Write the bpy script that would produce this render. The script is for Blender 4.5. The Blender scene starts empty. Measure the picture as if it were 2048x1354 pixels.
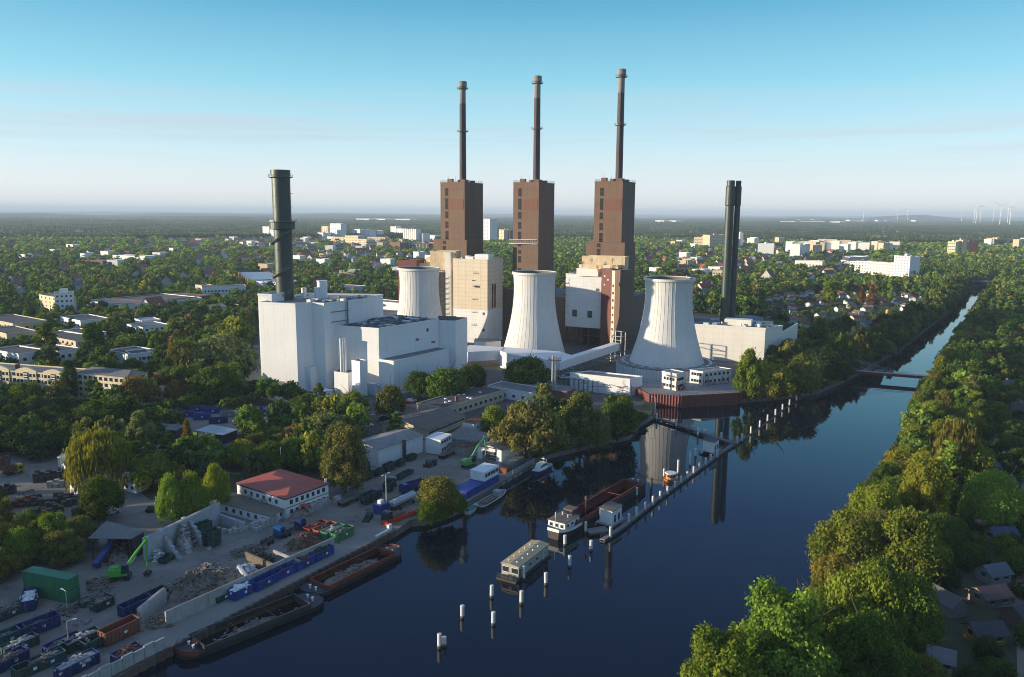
import bpy, math, random
import numpy as np
from mathutils import Vector, Matrix
from mathutils.geometry import tessellate_polygon
R_ = math.radians
# ---------------------------------------------------------------- camera, world, sun
F = 1593.; CH = 80.; CX = 1024.; CY = 677.
PIT = math.atan((CY-425.5)/F); ROL = R_(0.36)
scn = bpy.context.scene
col = scn.collection
cam = bpy.data.cameras.new('camera'); camo = bpy.data.objects.new('camera', cam); col.objects.link(camo)
cam.lens = F/2048*36; cam.sensor_width = 36; cam.clip_start = 1; cam.clip_end = 90000
camo.matrix_world = Matrix.Translation((0, 0, CH)) @ Matrix.Rotation(math.pi/2-PIT, 4, 'X') @ Matrix.Rotation(ROL, 4, 'Z')
scn.camera = camo
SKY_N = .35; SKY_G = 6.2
SUN_TH = R_(5.8); SUN_EL = R_(8.5)          # the sun stands at the left, a little behind the camera
w = bpy.data.worlds.new("World"); scn.world = w; w.use_nodes = True
nt = w.node_tree; bg = nt.nodes['Background']
sky = nt.nodes.new('ShaderNodeTexSky'); sky.sky_type = 'NISHITA'; sky.sun_disc = False
sky.sun_elevation = SUN_EL; sky.sun_rotation = R_(-90)-SUN_TH
sky.altitude = 0; sky.air_density = 1.0; sky.dust_density = 0.6; sky.ozone_density = 3.0
# clear evening air: pale haze at the horizon deepening to azure, with a few thin cloud streaks; unseen zenith brightened as added fill light
tc = nt.nodes.new('ShaderNodeTexCoord'); sp_ = nt.nodes.new('ShaderNodeSeparateXYZ'); nt.links.new(tc.outputs['Generated'], sp_.inputs[0])
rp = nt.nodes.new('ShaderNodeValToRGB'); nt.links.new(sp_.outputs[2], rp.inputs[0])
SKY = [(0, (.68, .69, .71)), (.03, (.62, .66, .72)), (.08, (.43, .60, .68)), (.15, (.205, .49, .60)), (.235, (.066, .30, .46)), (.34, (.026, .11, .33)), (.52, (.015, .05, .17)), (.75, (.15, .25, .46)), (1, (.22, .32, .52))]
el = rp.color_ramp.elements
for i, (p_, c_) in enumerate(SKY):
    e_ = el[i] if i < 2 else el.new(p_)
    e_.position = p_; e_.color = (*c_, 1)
mpn = nt.nodes.new('ShaderNodeMapping'); nt.links.new(tc.outputs['Generated'], mpn.inputs[0]); mpn.inputs['Scale'].default_value = (1.6, 1.6, 42); mpn.inputs['Rotation'].default_value = (0, R_(1.5), 0)
nz = nt.nodes.new('ShaderNodeTexNoise'); nz.inputs['Scale'].default_value = 1.6; nz.inputs['Detail'].default_value = 6; nt.links.new(mpn.outputs[0], nz.inputs['Vector'])
mr = nt.nodes.new('ShaderNodeMapRange'); nt.links.new(nz.outputs[0], mr.inputs[0]); mr.inputs[1].default_value = .46; mr.inputs[2].default_value = .66; mr.inputs[4].default_value = .8
cmx = nt.nodes.new('ShaderNodeMix'); cmx.data_type = 'RGBA'; bnd = nt.nodes.new('ShaderNodeValToRGB'); nt.links.new(sp_.outputs[2], bnd.inputs[0]); be = bnd.color_ramp.elements
be[0].position = .04; be[0].color = (0, 0, 0, 1); be[1].position = .16; be[1].color = (0, 0, 0, 1); e_ = be.new(.085); e_.color = (1, 1, 1, 1)
cml = nt.nodes.new('ShaderNodeMath'); cml.operation = 'MULTIPLY'; nt.links.new(mr.outputs[0], cml.inputs[0]); nt.links.new(bnd.outputs[0], cml.inputs[1]); nt.links.new(cml.outputs[0], cmx.inputs[0]); nt.links.new(rp.outputs[0], cmx.inputs[6]); cmx.inputs[7].default_value = (.43, .47, .55, 1)
mul = nt.nodes.new('ShaderNodeMix'); mul.data_type = 'RGBA'; mul.blend_type = 'ADD'; mul.inputs[0].default_value = SKY_N
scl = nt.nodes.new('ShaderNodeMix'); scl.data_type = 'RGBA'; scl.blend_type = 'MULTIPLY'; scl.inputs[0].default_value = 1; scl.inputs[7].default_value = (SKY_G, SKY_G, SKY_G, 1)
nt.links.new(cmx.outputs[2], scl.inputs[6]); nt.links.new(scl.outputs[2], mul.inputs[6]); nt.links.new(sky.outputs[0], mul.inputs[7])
bg.inputs[1].default_value = 0.12
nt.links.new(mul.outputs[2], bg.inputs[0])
sl = bpy.data.lights.new('sun', 'SUN'); sl.energy = 5.0; sl.angle = R_(0.5); sl.color = (1, .84, .62)
so = bpy.data.objects.new('sun', sl); col.objects.link(so)
sd = Vector((math.cos(SUN_EL)*math.cos(SUN_TH), math.cos(SUN_EL)*math.sin(SUN_TH), -math.sin(SUN_EL)))
so.rotation_euler = sd.to_track_quat('-Z', 'Y').to_euler()
scn.view_settings.view_transform = 'Standard'; scn.view_settings.look = 'None'
scn.view_settings.gamma = 1; scn.view_settings.use_curve_mapping = False
scn.view_settings.exposure = 0.62
scn.cycles.filter_width = 1.0; scn.cycles.max_bounces = 6; scn.cycles.transparent_max_bounces = 6
# ---------------------------------------------------------------- pixel <-> world (photo is 2048 x 1354)
cR, sR, cP, sP = math.cos(ROL), math.sin(ROL), math.cos(PIT), math.sin(PIT)
def ray(x, y):
    u = x-CX; v = y-CY
    u2 = u*cR+v*sR; v2 = -u*sR+v*cR
    return u2, F*cP-v2*sP, -(F*sP+v2*cP)
def G(x, y, z=0.):
    a, b, c = ray(x, y); t = (z-CH)/c
    return (a*t, b*t)
def HT(x, yb, yt, z0=0., xt=None):
    X, Y = G(x, yb, z0); a, b, c = ray(xt if xt else x, yt)
    return CH+c*Y/b
def PX(X, Y, Z):
    z = Z-CH; a = Y*cP-z*sP; b = -(Y*sP+z*cP)
    u2 = F*X/a; v2 = F*b/a
    return CX+u2*cR-v2*sR, CY+u2*sR+v2*cR
def GD(x, D, yt):                  # point seen at pixel (x, yt), D metres out: x, y, z
    a, b, c = ray(x, yt); t = D/b
    return a*t, D, CH+c*t
def FP(pts, z): return [G(x, y, z) for x, y in pts]
WZ = -1.6
# ---------------------------------------------------------------- objects
def tag(o, label=None, cat=None, group=None, kind=None):
    if label: o['label'] = label
    if cat: o['category'] = cat
    if group: o['group'] = group
    if kind: o['kind'] = kind
    return o
def thing(name, label, cat, loc=(0, 0, 0), rz=0., group=None):
    o = bpy.data.objects.new(name, None); col.objects.link(o)
    o.location = (loc[0], loc[1], loc[2] if len(loc) > 2 else 0); o.rotation_euler = (0, 0, rz)
    o.empty_display_size = .5
    return tag(o, label, cat, group)
def copy_tree(o, loc, rz=0., label=None, group=None, scale=None, parent=None, kids=None):
    c = o.copy(); col.objects.link(c)
    if parent is None:
        c.location = (loc[0], loc[1], loc[2] if len(loc) > 2 else 0); c.rotation_euler = (0, 0, rz)
        if scale is not None: c.scale = scale if hasattr(scale, '__len__') else (scale,)*3
        if label: c['label'] = label
        if group: c['group'] = group
    else: c.parent = parent
    for ch in [k for k in KIDS.get(o.name, [])]:
        k2 = copy_tree(ch, None, parent=c)
        KIDS.setdefault(c.name, []).append(k2)
    return c
KIDS = {}
class MB:
    def __init__(s): s.v = []; s.f = []; s.m = []
    def add(s, vs, fs, mi=0):
        n = len(s.v); s.v += [tuple(p) for p in vs]
        s.f += [tuple(i+n for i in f) for f in fs]; s.m += [mi]*len(fs); return s
    def quad(s, a, b, c, d, mi=0): return s.add([a, b, c, d], [(0, 1, 2, 3)], mi)
    def box(s, cx, cy, z0, lx, ly, lz, rz=0., mi=0, taper=1.):
        c, sn = math.cos(rz), math.sin(rz); vs = []
        for z, k in ((z0, 1), (z0+lz, taper)):
            for a, b in ((-1, -1), (1, -1), (1, 1), (-1, 1)):
                x = a*lx/2*k; y = b*ly/2*k; vs.append((cx+x*c-y*sn, cy+x*sn+y*c, z))
        return s.add(vs, [(3, 2, 1, 0), (4, 5, 6, 7), (0, 1, 5, 4), (1, 2, 6, 5), (2, 3, 7, 6), (3, 0, 4, 7)], mi)
    def prism(s, pts, z0, z1, mi=0, mt=None, bottom=False):
        n = len(pts)
        ar = sum(pts[i][0]*pts[(i+1) % n][1]-pts[(i+1) % n][0]*pts[i][1] for i in range(n))
        if ar < 0: pts = pts[::-1]
        vs = [(p[0], p[1], z0) for p in pts]+[(p[0], p[1], z1) for p in pts]
        s.add(vs, [(i, (i+1) % n, n+(i+1) % n, n+i) for i in range(n)], mi)
        k = len(s.v)-2*n
        tris = [(0,1,2),(0,2,3)] if n == 4 else tessellate_polygon([[Vector((p[0], p[1], 0)) for p in pts]])
        for t in tris:
            a, b, c = (pts[i] for i in t)
            if (b[0]-a[0])*(c[1]-a[1])-(c[0]-a[0])*(b[1]-a[1]) < 0: t = t[::-1]
            s.f.append(tuple(k+n+i for i in t)); s.m.append(mi if mt is None else mt)
            if bottom: s.f.append(tuple(k+i for i in t[::-1])); s.m.append(mi)
        return s
    def cyl(s, x, y, z0, z1, r0, r1=None, n=20, mi=0, cap=True):
        r1 = r0 if r1 is None else r1
        return s.lathe(x, y, [(r0, z0), (r1, z1)], n, mi, cap)
    def lathe(s, x, y, prof, n=32, mi=0, cap=False):
        vs = []; fs = []
        for r, z in prof:
            for i in range(n):
                a = 2*math.pi*i/n; vs.append((x+r*math.cos(a), y+r*math.sin(a), z))
        for j in range(len(prof)-1):
            for i in range(n): fs.append((j*n+i, j*n+(i+1) % n, (j+1)*n+(i+1) % n, (j+1)*n+i))
        if cap:
            fs.append(tuple(range(n))[::-1]); fs.append(tuple((len(prof)-1)*n+i for i in range(n)))
        return s.add(vs, fs, mi)
    def tube(s, p, q, r, n=6, mi=0, r2=None):
        p = Vector(p); q = Vector(q); d = (q-p)
        if d.length < 1e-6: return s
        d.normalize(); a = d.orthogonal().normalized(); b = d.cross(a); vs = []
        for c, rr in ((p, r), (q, r if r2 is None else r2)):
            for i in range(n):
                t = 2*math.pi*i/n; vs.append(c+(a*math.cos(t)+b*math.sin(t))*rr)
        fs = [(i, (i+1) % n, n+(i+1) % n, n+i) for i in range(n)]+[tuple(range(n))[::-1], tuple(range(n, 2*n))]
        return s.add(vs, fs, mi)
    def build(s, name, mats, parent=None, loc=None, off=None, smooth=False):
        me = bpy.data.meshes.new(name)
        if off is None: off = parent.location if (parent is not None and parent.get('_w')) else (0, 0, 0)
        v = [(p[0]-off[0], p[1]-off[1], p[2]-off[2]) for p in s.v]
        me.from_pydata(v, [], s.f)
        if not isinstance(mats, (list, tuple)): mats = [mats]
        for m in mats: me.materials.append(m)
        if len(mats) > 1: me.polygons.foreach_set('material_index', s.m)
        if smooth: me.polygons.foreach_set('use_smooth', [True]*len(s.f))
        me.update()
        return mo(name, me, parent, loc)
def mo(name, me, parent=None, loc=None, rz=0.):
    o = bpy.data.objects.new(name, me); col.objects.link(o)
    if parent is not None:
        o.parent = parent; KIDS.setdefault(parent.name, []).append(o)
    if loc is not None: o.location = loc
    o.rotation_euler = (0, 0, rz)
    return o
def wthing(name, label, cat, loc, group=None):      # a thing whose parts are given in world coordinates
    o = thing(name, label, cat, loc, 0, group); o['_w'] = 1; return o
# ---------------------------------------------------------------- materials
def nmat(name):
    m = bpy.data.materials.new(name); m.use_nodes = True
    return m, m.node_tree, m.node_tree.nodes['Principled BSDF']
def N(t, ty, **k):
    n = t.nodes.new(ty)
    for a, b in k.items(): setattr(n, a, b)
    return n
def mth(t, op, a, b=None, c=None):
    n = N(t, 'ShaderNodeMath', operation=op)
    for i, x in enumerate((a, b, c)):
        if x is None: continue
        if hasattr(x, 'links'): t.links.new(x, n.inputs[i])
        else: n.inputs[i].default_value = x
    return n.outputs[0]
def mixc(t, f, a, b, bt='MIX'):
    n = N(t, 'ShaderNodeMix', data_type='RGBA', blend_type=bt)
    for i, x in ((0, f), (6, a), (7, b)):
        if hasattr(x, 'links'): t.links.new(x, n.inputs[i])
        elif i == 0: n.inputs[0].default_value = x
        else: n.inputs[i].default_value = (*x, 1)
    return n.outputs[2]
def noise(t, scale, vec=None, det=4, rough=.6):
    n = N(t, 'ShaderNodeTexNoise'); n.inputs['Scale'].default_value = scale
    n.inputs['Detail'].default_value = det; n.inputs['Roughness'].default_value = rough
    if vec is not None: t.links.new(vec, n.inputs['Vector'])
    return n.outputs[0]
def ramp(t, f, lo, hi):
    n = N(t, 'ShaderNodeMapRange'); t.links.new(f, n.inputs[0])
    n.inputs[1].default_value = lo; n.inputs[2].default_value = hi
    return n.outputs[0]
def mat(name, c, rough=.7, var=.25, sc=.6, c2=None, metal=0., bump=0., streak=0., lines=None, corr=None, tint=False):
    """weathered surface: base colour, blotches of c2 (or a darker tone), optional rain streaks, joints, corrugation"""
    m, t, b = nmat(name)
    pos = N(t, 'ShaderNodeNewGeometry').outputs['Position']
    base = c
    if tint:
        oi = N(t, 'ShaderNodeObjectInfo').outputs['Color']
        base = mixc(t, 1., oi, c, 'MULTIPLY')
    dk = c2 if c2 else tuple(x*(1-var*1.6) for x in c)
    if tint and not c2: dk = mixc(t, 1., base, (1-var*1.6,)*3, 'MULTIPLY')
    f = ramp(t, noise(t, sc, pos, 6, .65), .35, .72)
    o = mixc(t, f, base, dk)
    if streak:
        mp = N(t, 'ShaderNodeMapping'); t.links.new(pos, mp.inputs[0]); mp.inputs['Scale'].default_value = (1, 1, .05)
        f2 = ramp(t, noise(t, 1.3, mp.outputs[0], 5, .7), .5, .8)
        o = mixc(t, mth(t, 'MULTIPLY', f2, streak), o, tuple(x*.35 for x in c))
    sep = N(t, 'ShaderNodeSeparateXYZ'); t.links.new(pos, sep.inputs[0])
    tt = mth(t, 'ADD', mth(t, 'MULTIPLY', sep.outputs[0], 1.33), mth(t, 'MULTIPLY', sep.outputs[1], .47))
    if lines:
        dz, dw, amt = lines
        l = mth(t, 'LESS_THAN', mth(t, 'FRACT', mth(t, 'MULTIPLY', sep.outputs[2], 1/dz)), .07)
        if dw: l = mth(t, 'MAXIMUM', l, mth(t, 'LESS_THAN', mth(t, 'FRACT', mth(t, 'MULTIPLY', tt, 1/dw)), .05))
        o = mixc(t, mth(t, 'MULTIPLY', l, amt), o, tuple(x*.4 for x in c))
    if corr:
        s = mth(t, 'ADD', mth(t, 'MULTIPLY', mth(t, 'SINE', mth(t, 'MULTIPLY', tt, 6.283/corr[0])), .5), .5)
        o = mixc(t, mth(t, 'MULTIPLY', s, corr[1]), o, tuple(x*.45 for x in c))
    if hasattr(o, 'links'): t.links.new(o, b.inputs['Base Color'])
    b.inputs['Roughness'].default_value = rough; b.inputs['Metallic'].default_value = metal
    if bump:
        bn = N(t, 'ShaderNodeBump'); bn.inputs['Distance'].default_value = .1; bn.inputs['Strength'].default_value = bump
        t.links.new(noise(t, sc*6, pos, 5, .7), bn.inputs['Height']); t.links.new(bn.outputs[0], b.inputs['Normal'])
    return m
M = {}
M['clad'] = mat('white_cladding', (.79, .79, .78), .55, .04, .08, lines=(1.1, 6., .13), streak=.22)
M['clad2'] = mat('cream_cladding', (.80, .76, .68), .6, .06, .1, lines=(3., 5.5, .18), streak=.12)
M['tan'] = mat('tan_tile_cladding', (.66, .565, .42), .7, .12, .15, lines=(2.6, 5.2, .45), streak=.25, c2=(.60, .51, .38))
M['whitetile'] = mat('white_tile_cladding', (.74, .75, .74), .6, .08, .2, lines=(2.4, 2.4, .25), streak=.12)
M['cream'] = mat('stained_cream_panel', (.72, .60, .42), .7, .1, .3, streak=.7, c2=(.62, .42, .20))
M['brown'] = mat('brown_corrugated_cladding', (.168, .096, .062), .75, .16, .12, corr=(1.3, .36), streak=.45, c2=(.205, .125, .082), lines=(9.5, 0, .14))
M['brown2'] = mat('rust_red_panel', (.20, .085, .052), .75, .1, .3, corr=(.9, .35))
M['redbrown'] = mat('red_brown_tile', (.17, .05, .035), .7, .1, .3, lines=(3, 0, .3))
M['dark'] = mat('dark_opening', (.012, .011, .012), .8, .1)
M['glass'] = mat('window_glass', (.03, .04, .055), .12, .1)
M['ct'] = mat('cooling_tower_concrete', (.68, .665, .625), .85, .06, .10, streak=.26, lines=(1.6, 0, .12))
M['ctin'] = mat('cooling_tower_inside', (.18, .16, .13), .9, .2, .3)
M['gst'] = mat('dark_green_steel', (.055, .075, .068), .45, .2, .5, streak=.35, metal=.3)
M['chim'] = mat('sooty_brown_chimney', (.055, .036, .03), .8, .3, .5, streak=.5, c2=(.10, .07, .06))
M['chimtop'] = mat('pale_chimney_band', (.27, .245, .22), .8, .2, .6, streak=.8)
M['steel'] = mat('grey_steel', (.20, .21, .22), .5, .25, .8, metal=.5)
M['dsteel'] = mat('dark_steelwork', (.06, .06, .065), .6, .3, .9)
M['galv'] = mat('galvanised_metal', (.46, .48, .5), .4, .12, 1., metal=.4)
M['white'] = mat('white_paint', (.78, .78, .76), .5, .06, .5, streak=.1)
M['gravelroof'] = mat('gravel_roof', (.26, .25, .24), .9, .2, .35, bump=.3)
M['bitumen'] = mat('dark_bitumen_roof', (.055, .057, .062), .85, .25, .25, c2=(.09, .088, .085))
M['greyroof'] = mat('grey_roof_felt', (.19, .185, .18), .85, .2, .25)
M['fibre'] = mat('weathered_fibre_cement_roof', (.20, .165, .13), .85, .25, .2, c2=(.12, .10, .08), corr=(1.1, .4))
M['concrete'] = mat('weathered_concrete', (.40, .385, .36), .85, .2, .4, streak=.5)
M['cblock'] = mat('concrete_blocks', (.44, .45, .46), .85, .14, .5, lines=(.8, 1.6, .5))
M['beigewall'] = mat('beige_render', (.62, .50, .33), .8, .08, .3, streak=.15)
M['yellowwall'] = mat('yellow_render', (.72, .60, .38), .8, .08, .3, streak=.1)
M['brick'] = mat('red_brick', (.22, .09, .06), .85, .2, .6, lines=(.6, 0, .25))
M['redroof'] = mat('red_metal_roof', (.40, .095, .06), .6, .14, .25, c2=(.33, .08, .055), lines=None)
M['tile'] = mat('red_clay_tiles', (.27, .082, .045), .8, .25, .4)
M['asphalt'] = mat('asphalt', (.062, .062, .064), .85, .2, .12, c2=(.085, .083, .08), bump=.2)
M['yard'] = mat('dusty_yard_concrete', (.25, .225, .19), .9, .2, .09, c2=(.13, .12, .10), bump=.4)
M['paving'] = mat('pale_paving', (.27, .25, .22), .9, .15, .1, c2=(.20, .185, .16))
M['path'] = mat('sandy_path', (.24, .20, .15), .9, .2, .2)
M['tanktint'] = mat('painted_metal', (1, 1, 1), .45, .14, .9, tint=True, streak=.25)
M['carpaint'] = mat('car_paint', (1, 1, 1), .25, .04, 1., tint=True)
M['rendertint'] = mat('house_render', (1, 1, 1), .8, .08, .4, tint=True, streak=.12)
M['rooftint'] = mat('house_roof', (1, 1, 1), .8, .22, .35, tint=True)
M['tyre'] = mat('rubber', (.02, .02, .02), .8, .1)
M['wood'] = mat('grey_timber', (.16, .125, .09), .85, .25, 1.)
M['rust'] = mat('rusty_steel', (.17, .065, .035), .8, .3, .6, c2=(.08, .04, .03), streak=.4)
M['holdred'] = mat('red_oxide_paint', (.27, .045, .022), .7, .25, .35, c2=(.13, .035, .025), streak=.35)
M['hull'] = mat('black_hull_paint', (.028, .03, .034), .6, .3, .6, streak=.5, c2=(.06, .045, .035))
M['rubble'] = mat('rubble', (.23, .20, .17), .95, .35, 1.4, c2=(.12, .10, .085), bump=1.)
M['sand'] = mat('sand_and_gravel', (.27, .22, .165), .95, .25, .7, bump=.8)
M['bale'] = mat('baled_scrap', (.50, .49, .47), .9, .3, 2., c2=(.28, .2, .16), bump=.8)
M['compost'] = mat('green_waste', (.05, .065, .03), .95, .4, 1.5, bump=1.)
M['trunk'] = mat('bark', (.09, .065, .048), .9, .3, 1.)
M['birchbark'] = mat('pale_bark', (.42, .38, .32), .9, .3, 1.)
M['sheetpile'] = mat('red_sheet_piling', (.22, .05, .042), .75, .2, .4, streak=.5, c2=(.13, .04, .035))
M['spile2'] = mat('rusty_sheet_piling', (.16, .10, .075), .8, .25, .5, streak=.5, c2=(.07, .045, .04))
M['pile'] = mat('white_painted_steel_pile', (.66, .65, .62), .6, .1, .9, streak=.45)
# tyre tracks and oil stains on the yard
m = M['yard']; t = m.node_tree; b = t.nodes['Principled BSDF']; src = b.inputs['Base Color'].links[0].from_socket
pos = N(t, 'ShaderNodeNewGeometry').outputs['Position']; mp = N(t, 'ShaderNodeMapping'); t.links.new(pos, mp.inputs[0]); mp.vector_type = 'TEXTURE'; mp.inputs['Rotation'].default_value = (0, 0, R_(58.8)); mp.inputs['Scale'].default_value = (18, 1, 1)
tr = ramp(t, noise(t, 1.1, mp.outputs[0], 4, .7), .52, .68); o = mixc(t, mth(t, 'MULTIPLY', tr, .5), src, (.10, .095, .085))
st = ramp(t, noise(t, .33, pos, 3, .5), .66, .72); o = mixc(t, mth(t, 'MULTIPLY', st, .55), o, (.05, .047, .043)); lt = ramp(t, noise(t, .6, pos, 7, .75), .6, .8); o = mixc(t, mth(t, 'MULTIPLY', lt, .4), o, (.36, .34, .30))
t.links.new(o, b.inputs['Base Color'])
# canal water
m, t, b = nmat('canal_water'); M['water'] = m
b.inputs['Base Color'].default_value = (.003, .008, .016, 1); b.inputs['Roughness'].default_value = .02
b.inputs['IOR'].default_value = 1.48; b.inputs['Specular IOR Level'].default_value = .5
pos = N(t, 'ShaderNodeNewGeometry').outputs['Position']
t.links.new(mth(t, 'MULTIPLY', ramp(t, noise(t, .035, pos, 4, .6), .45, .75), .045), b.inputs['Roughness'])
bn = N(t, 'ShaderNodeBump'); bn.inputs['Distance'].default_value = .02; bn.inputs['Strength'].default_value = .11
t.links.new(mth(t, 'ADD', noise(t, 1.6, pos, 3, .5), mth(t, 'MULTIPLY', noise(t, .15, pos, 3, .5), 2.)), bn.inputs['Height'])
t.links.new(bn.outputs[0], b.inputs['Normal'])
# ground: rough grass, soil, gardens
m, t, b = nmat('rough_grass_ground'); M['ground'] = m
pos = N(t, 'ShaderNodeNewGeometry').outputs['Position']
o = mixc(t, ramp(t, noise(t, .05, pos, 8, .7), .4, .65), (.030, .045, .016), (.075, .068, .038))
o = mixc(t, ramp(t, noise(t, .4, pos, 5, .7), .45, .7), o, (.045, .058, .02))
t.links.new(o, b.inputs['Base Color']); b.inputs['Roughness'].default_value = 1.
def leafmat(name, var=True):
    m, t, b = nmat(name)
    at = N(t, 'ShaderNodeAttribute'); at.attribute_name = 'var'
    oi = N(t, 'ShaderNodeObjectInfo')
    if var:
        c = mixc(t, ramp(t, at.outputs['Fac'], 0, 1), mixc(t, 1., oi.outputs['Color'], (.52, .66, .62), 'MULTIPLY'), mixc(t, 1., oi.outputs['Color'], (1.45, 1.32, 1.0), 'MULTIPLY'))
    else:
        c = N(t, 'ShaderNodeAttribute'); c.attribute_name = 'tint'; c = c.outputs['Color']
    t.nodes.remove(b); out = t.nodes['Material Output']
    d = N(t, 'ShaderNodeBsdfDiffuse'); tr = N(t, 'ShaderNodeBsdfTranslucent'); mx = N(t, 'ShaderNodeMixShader')
    mx.inputs[0].default_value = .30
    t.links.new(c, d.inputs[0]); t.links.new(mixc(t, 1., c, (1.25, 1.2, .5), 'MULTIPLY'), tr.inputs[0])
    t.links.new(d.outputs[0], mx.inputs[1]); t.links.new(tr.outputs[0], mx.inputs[2]); t.links.new(mx.outputs[0], out.inputs[0])
    return m
M['leaf'] = leafmat('foliage'); M['leaf2'] = leafmat('far_foliage', False)
FOOT = []      # footprints the trees keep clear of: (x, y, radius)
def keep(pts, m=3.):
    n = len(pts); cx = sum(p[0] for p in pts)/n; cy = sum(p[1] for p in pts)/n
    FOOT.append(([tuple(p[:2]) for p in pts], cx, cy, max(math.hypot(p[0]-cx, p[1]-cy) for p in pts), m))
WIN = {}
def win_mesh(w, h, d=.12, mt='glass'):
    k = (round(w, 2), round(h, 2), mt)
    if k not in WIN:
        b = MB(); b.box(0, 0, 0, w, d, h, mi=0)
        fw = .09
        b.box(0, -d*.55, -fw, w+.16, .07, fw, mi=1).box(0, -d*.55, h, w+.16, .07, fw, mi=1)
        me = bpy.data.meshes.new('window'); me.from_pydata(b.v, [], b.f); me.materials.append(M[mt]); me.materials.append(M['white'])
        me.polygons.foreach_set('material_index', b.m); me.update(); WIN[k] = me
    return WIN[k]
def wins(par, p0, p1, z0, rows, cols, w, h, dz, margin=.08, mt='glass', skip=0., rnd=random.Random(3)):
    """windows of a facade from p0 to p1 (world xy, outside on the right-hand side), each a part of its own"""
    dx = p1[0]-p0[0]; dy = p1[1]-p0[1]; L = math.hypot(dx, dy); a = math.atan2(dy, dx); nx, ny = dy/L, -dx/L
    me = win_mesh(w, h, .12, mt); off = par.location
    for r in range(rows):
        for c in range(cols):
            if rnd.random() < skip: continue
            s = margin+(1-2*margin)*((c+.5)/cols)
            mo('window', me, par, (p0[0]+dx*s+nx*.03-off[0], p0[1]+dy*s+ny*.03-off[1], z0+r*dz-off[2]), a)
# ---------------------------------------------------------------- the setting: ground, canal, yards, roads
random.seed(7)
LSH = [(790, 1062), (822, 1042), (850, 1040), (905, 1022), (935, 1008), (1065, 928), (1110, 915), (1180, 897), (1258, 880), (1283, 852), (1300, 838), (1312, 812)]
left = [(-206., -100.)]+[G(352, 1290), G(790, 1062)]+FP(LSH[1:5], 0)+FP(LSH[5:], WZ)
left += FP([(1325, 810), (1368, 813), (1483, 806), (1560, 800), (1635, 788), (1690, 765), (1740, 735), (1800, 702), (1858, 655), (1903, 620), (1925, 595), (1938, 575)], WZ)
left += [(640, 1010), (900, 1090), (1300, 1150)]
right = [(1300, 1110), (900, 1050), (700, 990)]+FP([(1992, 568), (1966, 603), (1934, 655), (1882, 740), (1853, 785), (1826, 835), (1757, 940), (1640, 1080), (1612, 1210), (1500, 1290), (1400, 1400)], WZ)+[(20, 60), (10, -100)]
CANAL = left+right
S = 45000.
def sheet(name, loops, z, m, kind='structure'):
    vs = [p for l in loops for p in l]
    tr = tessellate_polygon([[Vector((p[0], p[1], 0)) for p in l] for l in loops])
    fs = []
    for t3 in tr:
        a, b, c = (vs[i] for i in t3)
        fs.append(t3 if (b[0]-a[0])*(c[1]-a[1])-(c[0]-a[0])*(b[1]-a[1]) > 0 else t3[::-1])
    b = MB(); b.add([(p[0], p[1], z) for p in vs], fs); o = b.build(name, m)
    return tag(o, kind=kind)
sheet('ground', [[(-S, -2000), (S, -2000), (S, S), (-S, S)], CANAL], 0, M['ground'])
sheet('canal_water', [[(-260, -150), (120, -150), (1400, 1050), (1400, 1250), (560, 1100), (300, 800), (40, 420), (-20, 300)]], WZ, M['water'])
b = MB(); n = len(CANAL)
for i in range(n):
    p, q = CANAL[i], CANAL[(i+1) % n]
    b.quad((p[0], p[1], -3), (q[0], q[1], -3), (q[0], q[1], 0), (p[0], p[1], 0))
tag(b.build('canal_bank', M['rubble']), kind='structure')
# corrugated steel piling along the recycling quay
q0, q1 = Vector(G(352, 1290)), Vector(G(790, 1062)); QA = math.atan2(q1.y-q0.y, q1.x-q0.x)
qd = (q1-q0).normalized(); qn = Vector((qd.y, -qd.x))       # qn points at the water
def corr_wall(p, q, z0, z1, step=.55, amp=.28):
    p = Vector(p); q = Vector(q); L = (q-p).length; d = (q-p)/L; nn = Vector((d.y, -d.x)); b = MB(); pts = []
    k = 0; s = 0.
    while s < L:
        o = amp if (k//2) % 2 else 0.
        pts.append(p+d*s+nn*(o+.02)); s += step if k % 2 else .12; k += 1
    pts.append(q+nn*.02)
    for a, c in zip(pts[:-1], pts[1:]): b.quad((a.x, a.y, z0), (c.x, c.y, z0), (c.x, c.y, z1), (a.x, a.y, z1))
    for a, c in zip(pts[:-1], pts[1:]):
        b.quad((a.x, a.y, z1), (c.x, c.y, z1), (c.x-nn.x*.5, c.y-nn.y*.5, z1), (a.x-nn.x*.5, a.y-nn.y*.5, z1))
    return b
qs = q0-qd*70
o = corr_wall(qs, q1, -2.4, .25, .8, .35).build('quay_wall', M['spile2'])
tag(o, 'rusty brown sheet pile quay wall along the recycling yard', 'quay wall')
# yards and roads, each a thin sheet above the one below
YARD = [(790, 1062), (352, 1290), (215, 1365), (60, 1500), (-400, 1500), (-400, 1180), (-120, 960), (0, 905), (120, 900), (250, 960), (300, 1000), (440, 985), (560, 985), (660, 975), (690, 960), (730, 905), (760, 900), (850, 880), (905, 865), (960, 880), (1040, 880), (1070, 922), (1060, 931), (935, 1004), (905, 1015), (850, 1035), (820, 1040)]
sheet('yard', [FP(YARD, 0)], .008, M['yard'])
sheet('quay_road', [[tuple(q1-qn*.6), tuple(q0-qn*.6), tuple(qs-qn*.6), tuple(qs-qn*9), tuple(q0-qn*7.5), tuple(q1-qn*7.5)]], .014, M['paving'])
sheet('power_station_yard', [FP([(490, 720), (500, 700), (560, 640), (700, 610), (1100, 640), (1420, 640), (1600, 700), (1480, 782), (1300, 780), (1290, 800), (1260, 860), (1150, 850), (1085, 805), (960, 830), (860, 880), (780, 880), (700, 860), (690, 830), (560, 800), (500, 790)], 0)], .006, M['asphalt'])
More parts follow.
